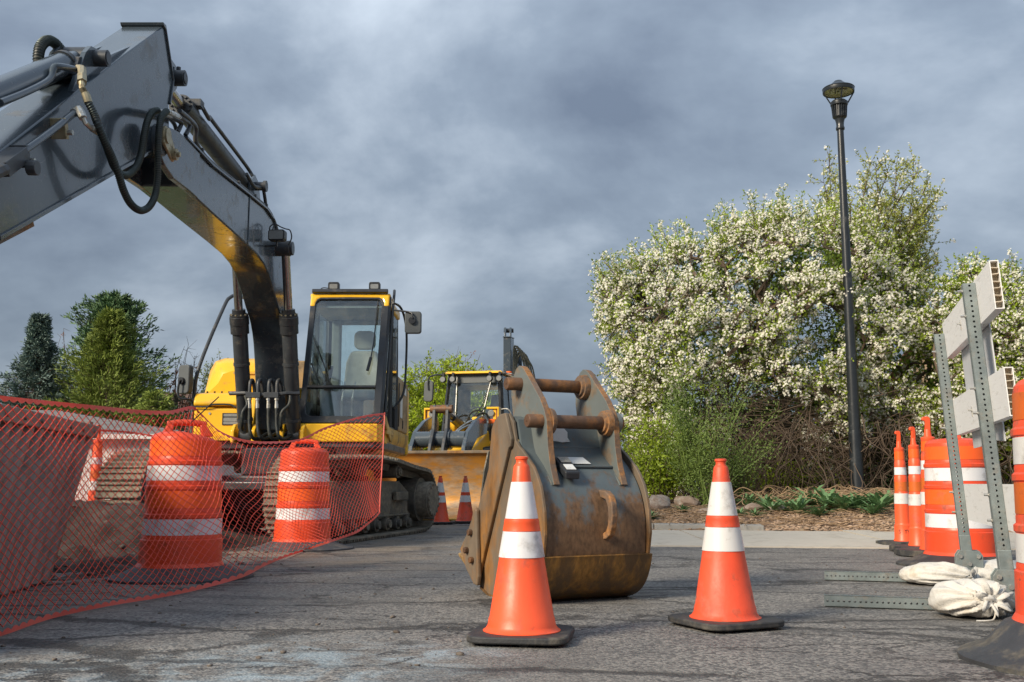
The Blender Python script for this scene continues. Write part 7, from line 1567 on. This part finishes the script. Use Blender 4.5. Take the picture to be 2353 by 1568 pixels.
# undergrowth leaves: yellow-green low growth as things
def shrub(name, label, cat, u0, v0, Y, ext, n, mt, ln, wd, stems=26, up=.9, flat=1., grp=None):
    b_ = at(u0, v0, Y); z = bed_z(b_.x, Y) if b_.x > .5 and Y > 11 else max(0, b_.z); o = Vector((b_.x, Y, z)); t = thing(name, label, cat, tuple(o), grp); segs = []; C = []; D = []
    for _ in range(stems):
        e_ = o + Vector((random.gauss(0, ext[0] * .5), random.gauss(0, ext[1] * .5), ext[2] * random.uniform(.45, 1.05))); pts = bend(o + Vector((random.gauss(0, ext[0] * .15), random.gauss(0, .1), 0)), e_, .07, 4); segs.append((pts, [.009 - .007 * i / len(pts) for i in range(len(pts))]))
        for _k in range(n // stems):
            i = random.randrange(3, len(pts)); dv = (Vector(unit(1)[0]) + Vector((0, 0, .4))).normalized(); s_ = random.uniform(.02, .22) * flat; C.append(pts[i] + dv * s_); D.append((dv + Vector(unit(1)[0]) * .6).normalized())
    limbs('stems', segs, 'fennel_leaf' if name == 'feathery_shrub' else 'twig', t, 4); leaves(np.array(C), np.array(D), NR.uniform(ln * .6, ln * 1.3, len(C)), wd, 'leaves', mt, t); return t
shrub('feathery_shrub', 'tall feathery green shrub with fine leaves growing left of the lone cone', 'shrub', 1625, 1178, 14.2, (.72, .5, 1.75), 8500, 'fennel_leaf', .042, .015, 30, grp=None)
shrub('low_shrub', 'bushy yellow-green shrub right of the big bucket', 'shrub', 1520, 1165, 14.8, (.75, .5, 1.15), 4200, 'spring_leaf', .06, .03, 34)
shrub('low_shrub', 'small green shrub directly behind the lone cone', 'shrub', 1690, 1165, 14.6, (.6, .4, .8), 2600, 'fennel_leaf', .04, .02, 30)
shrub('low_shrub', 'dark leafy undergrowth behind the lamp post foot', 'shrub', 1900, 1140, 16.6, (1.6, .6, .55), 2400, 'weed_leaf', .06, .03, 40)
shrub('low_shrub', 'leafy undergrowth in the shade left of the lamp post', 'shrub', 1770, 1140, 16.2, (1.2, .5, .6), 2400, 'spring_leaf', .05, .03, 34)
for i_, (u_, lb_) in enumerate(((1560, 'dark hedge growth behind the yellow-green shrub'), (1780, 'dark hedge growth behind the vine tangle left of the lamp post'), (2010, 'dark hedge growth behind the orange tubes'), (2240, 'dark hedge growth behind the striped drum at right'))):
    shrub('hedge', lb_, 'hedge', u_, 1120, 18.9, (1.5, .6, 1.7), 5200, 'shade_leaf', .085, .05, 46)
# rosette weeds
def weed(u, v, Y, s, label, n=38):
    s *= 1.3
    p_ = at(u, v, Y); z = bed_z(p_.x, Y); m_ = MB(); o = Vector((p_.x, Y, z))
    for i in range(n):
        a = random.random() * 6.28; L_ = s * random.uniform(.6, 1.15); el = random.uniform(.45, 1.4); d_ = Vector((math.cos(a) * math.cos(el), math.sin(a) * math.cos(el), math.sin(el))); sd_ = Vector((-math.sin(a), math.cos(a), 0)); rl = []; rr = []; rc = []
        K_ = 9
        for k in range(K_ + 1):
            t_ = k / K_; c = o + d_ * L_ * t_ + Vector((math.cos(a), math.sin(a), -.9)) * L_ * .35 * t_ * t_; w_ = L_ * .105 * math.sin(math.pi * min(1, t_ * .92 + .08)) * (1 if k % 2 else .5)
            c.z = max(c.z, bed_z(c.x, c.y) + .005); rc.append(c); rl.append(c - sd_ * w_ + Vector((0, 0, w_ * .35))); rr.append(c + sd_ * w_ + Vector((0, 0, w_ * .35)))
        m_.grid([rl, rc, rr])
    tag(m_.build('leafy_weed', 'weed_leaf', org=tuple(o)), label, 'weed', 'green toothed weeds along the planting bed')
WD = [(1655, 1195, 12.9, .16, 'small weed just right of the lone cone beside the reddish boulder'), (1720, 1172, 13.8, .20, 'weed at the back of the bed above the reddish boulder'), (1760, 1178, 13.5, .24, 'weed growing behind the pale flat boulder'), (1775, 1200, 12.8, .22, 'weed in front of the pale flat boulder'),
      (1835, 1205, 12.7, .25, 'frontmost weed spilling towards the concrete left of the lamp post'), (1865, 1180, 13.5, .34, 'biggest weed of the bed, left of the lamp post'), (1905, 1195, 13.0, .34, 'broad weed straight below the lamp post foot'), (1940, 1205, 12.7, .27, 'weed at the concrete edge below the lamp post foot'),
      (1990, 1182, 13.3, .28, 'weed right of the lamp post behind the small pink rock'), (2020, 1195, 12.8, .30, 'weed beside the leftmost orange tube'), (2042, 1185, 13.4, .26, 'weed half hidden by the leftmost orange tube'), (1570, 1190, 13.1, .12, 'tiny weed by the kerb under the feathery shrub')]
WD += [(1700, 1203, 12.5, .13, 'low weed at the concrete edge below the reddish boulder'), (1735, 1206, 12.4, .12, 'tiny weed in the bark chips in front of the reddish boulder'), (1810, 1190, 13.1, .22, 'weed between the pale flat boulder and the biggest weed'), (1885, 1210, 12.4, .2, 'weed leaning over the concrete edge before the broad weed'), (1965, 1196, 12.9, .24, 'weed just in front of the small pink rock'), (2008, 1208, 12.4, .2, 'low weed at the concrete edge left of the leftmost orange tube'), (1495, 1200, 12.6, .12, 'small weed by the kerb next to the big bucket'), (1925, 1172, 13.8, .22, 'weed behind the broad weed, touching the lamp post')]
for a in WD: weed(*a)

# ------------------------------------------------------------------ far trees
def conifer(label, u, vtop, Y, rad, n, mt, ln, wd, vbase=1100, droop=.25, power=.9, name='conifer', jag=.25, lean=0., up=0.):
    b_ = at(u, vbase, Y); H_ = at(u, vtop, Y).z; o = Vector((b_.x, Y, -.02)); t = thing(name, label, 'tree', tuple(o)); m_ = MB(); m_.tube([o, o + Vector((0, 0, H_ * .97))], [.16, .02], 8); 
    C = []; D = []
    nb = n // 60; ph = random.random() * 9
    for k in range(nb):
        f = 1 - (1 - random.random()) ** .62; f = k / nb * .97 + .02; z = H_ * f; a = k * 2.399 + random.gauss(0, .3); lump = .82 + .55 * MN.noise(Vector((math.cos(a) * 1.3 + ph, math.sin(a) * 1.3, f * 4.5))); L_ = rad * (1 - f) ** power * random.uniform(1 - jag, 1 + jag * .6) * lump + .12; d_ = Vector((math.cos(a), math.sin(a), up - droop * random.random())); tip = o + Vector((0, 0, z)) + d_ * L_; st = o + Vector((0, 0, z))
        mid = st.lerp(tip, .55) + Vector((0, 0, -.06 * L_)); tip = tip + Vector((0, 0, .10 * L_))
        m_.tube([st, mid, tip], [.03, .02, .006], 4, cap=False)
        for _ in range(60):
            q = 1.04 - .8 * random.random() ** 1.5; p_ = st.lerp(mid, min(1, q / .55)) if q < .55 else mid.lerp(tip, (q - .55) / .45); sp_ = .10 * L_ * (1.25 - q) + .05
            C.append(p_ + Vector((random.gauss(0, sp_), random.gauss(0, sp_), random.gauss(0, sp_ * .55)))); D.append((d_.normalized() * .9 + Vector(unit(1)[0]) * .75 + Vector((0, 0, .25))).normalized())
    m_.build('trunk', 'bark', t, smooth=60); leaves(np.array(C), np.array(D), NR.uniform(ln * .6, ln * 1.35, len(C)), wd, 'needles', mt, t, curl=.4); return t
conifer('blue spruce with a narrow pointed top at the far left', 68, 722, 44, 2.5, 26000, 'spruce_needle', .20, .055, droop=.1, power=.85, up=.12, name='spruce_tree')
conifer('dark pine standing behind the yellow-green cedar at left', 246, 683, 50, 3.9, 28000, 'pine_needle', .27, .075, droop=.0, power=.62, up=.35, name='pine_tree', jag=.6)
conifer('yellow-green cedar in front of the dark pine at left', 236, 715, 44, 3.25, 36000, 'cedar_needle', .22, .05, droop=.1, power=.8, up=.3, name='cedar_tree', jag=.55)
conifer('low dark evergreen bush below the brown roof left of the excavator', 345, 900, 40, 1.5, 7000, 'cedar_needle', .2, .055, power=.5, name='evergreen_bush', jag=.3)
conifer('small distant evergreen between bucket ear and blossom tree', 1448, 858, 46, 1.1, 2200, 'pine_needle', .25, .09, name='distant_evergreen')
def deciduous(name, label, u, vtop, Y, w_, mt, ln, wd, n, bare=.0, vbase=1100, crown0=.25, twig='twig', up=.9, depth_=None, br=46):
    b_ = at(u, vbase, Y); H_ = at(u, vtop, Y).z; o = Vector((b_.x, Y, -.02)); t = thing(name, label, 'tree', tuple(o)); segs = [([o, o + Vector((.05, 0, H_ * .35)), o + Vector((0, 0, H_ * .62))], [.14, .11, .05])]; C = []; D = []
    for k in range(br):
        z0 = H_ * random.uniform(.08, .5); a = random.random() * 6.28; rr_ = w_ * math.sqrt(random.random()); zt_ = H_ * (crown0 + (1 - crown0) * random.uniform(.45, 1.0) * math.sqrt(max(.05, 1 - (rr_ / w_) ** 2 * .8))); e_ = o + Vector((math.cos(a) * rr_, math.sin(a) * rr_, zt_)); pts = bend(o + Vector((0, 0, z0)), e_, .07, 5); segs.append((pts, [.035 - .028 * i / len(pts) for i in range(len(pts))]))
        for _ in range(max(3, n // br // 14)):
            i = random.randrange(5, len(pts)); dv = (Vector(unit(1)[0]) + Vector((0, 0, up * .6))).normalized(); L_ = random.uniform(.2, .85); t_ = pts[i] + dv * L_; segs.append(([pts[i], t_], [.011, .004]))
            if random.random() >= bare:
                for _k in range(14): C.append(pts[i].lerp(t_, random.uniform(.2, 1.1)) + Vector(unit(1)[0]) * .08); D.append((Vector(unit(1)[0]) + dv * .5).normalized())
    limbs('trunk', segs, twig, t, 4)
    if C: leaves(np.array(C), np.array(D), NR.uniform(ln * .6, ln * 1.3, len(C)), wd, 'leaves', mt, t)
    return t
deciduous('willow_tree', 'lime green willow behind the loader cab', 1030, 815, 42, 3.1, 'willow_leaf', .16, .06, 62000, crown0=.06, br=150)
deciduous('bare_tree', 'bare branched tree rising behind the lime green willow', 1062, 800, 55, 2.7, 'russet_leaf', .12, .05, 3000, bare=.9, br=70)
deciduous('bare_tree', 'bare reddish tree with a few rusty leaves left of the excavator rail', 398, 778, 52, 1.5, 'russet_leaf', .18, .09, 3600, bare=.86, br=40)
deciduous('poplar_tree', 'slim pale green poplar behind the excavator grab rail', 480, 795, 48, .75, 'poplar_leaf', .13, .055, 6000, crown0=.2, br=36)
deciduous('bare_tree', 'pale leafless tree between the spruce and the cedar', 118, 750, 56, 1.5, 'russet_leaf', .1, .04, 2600, bare=.95, br=40)
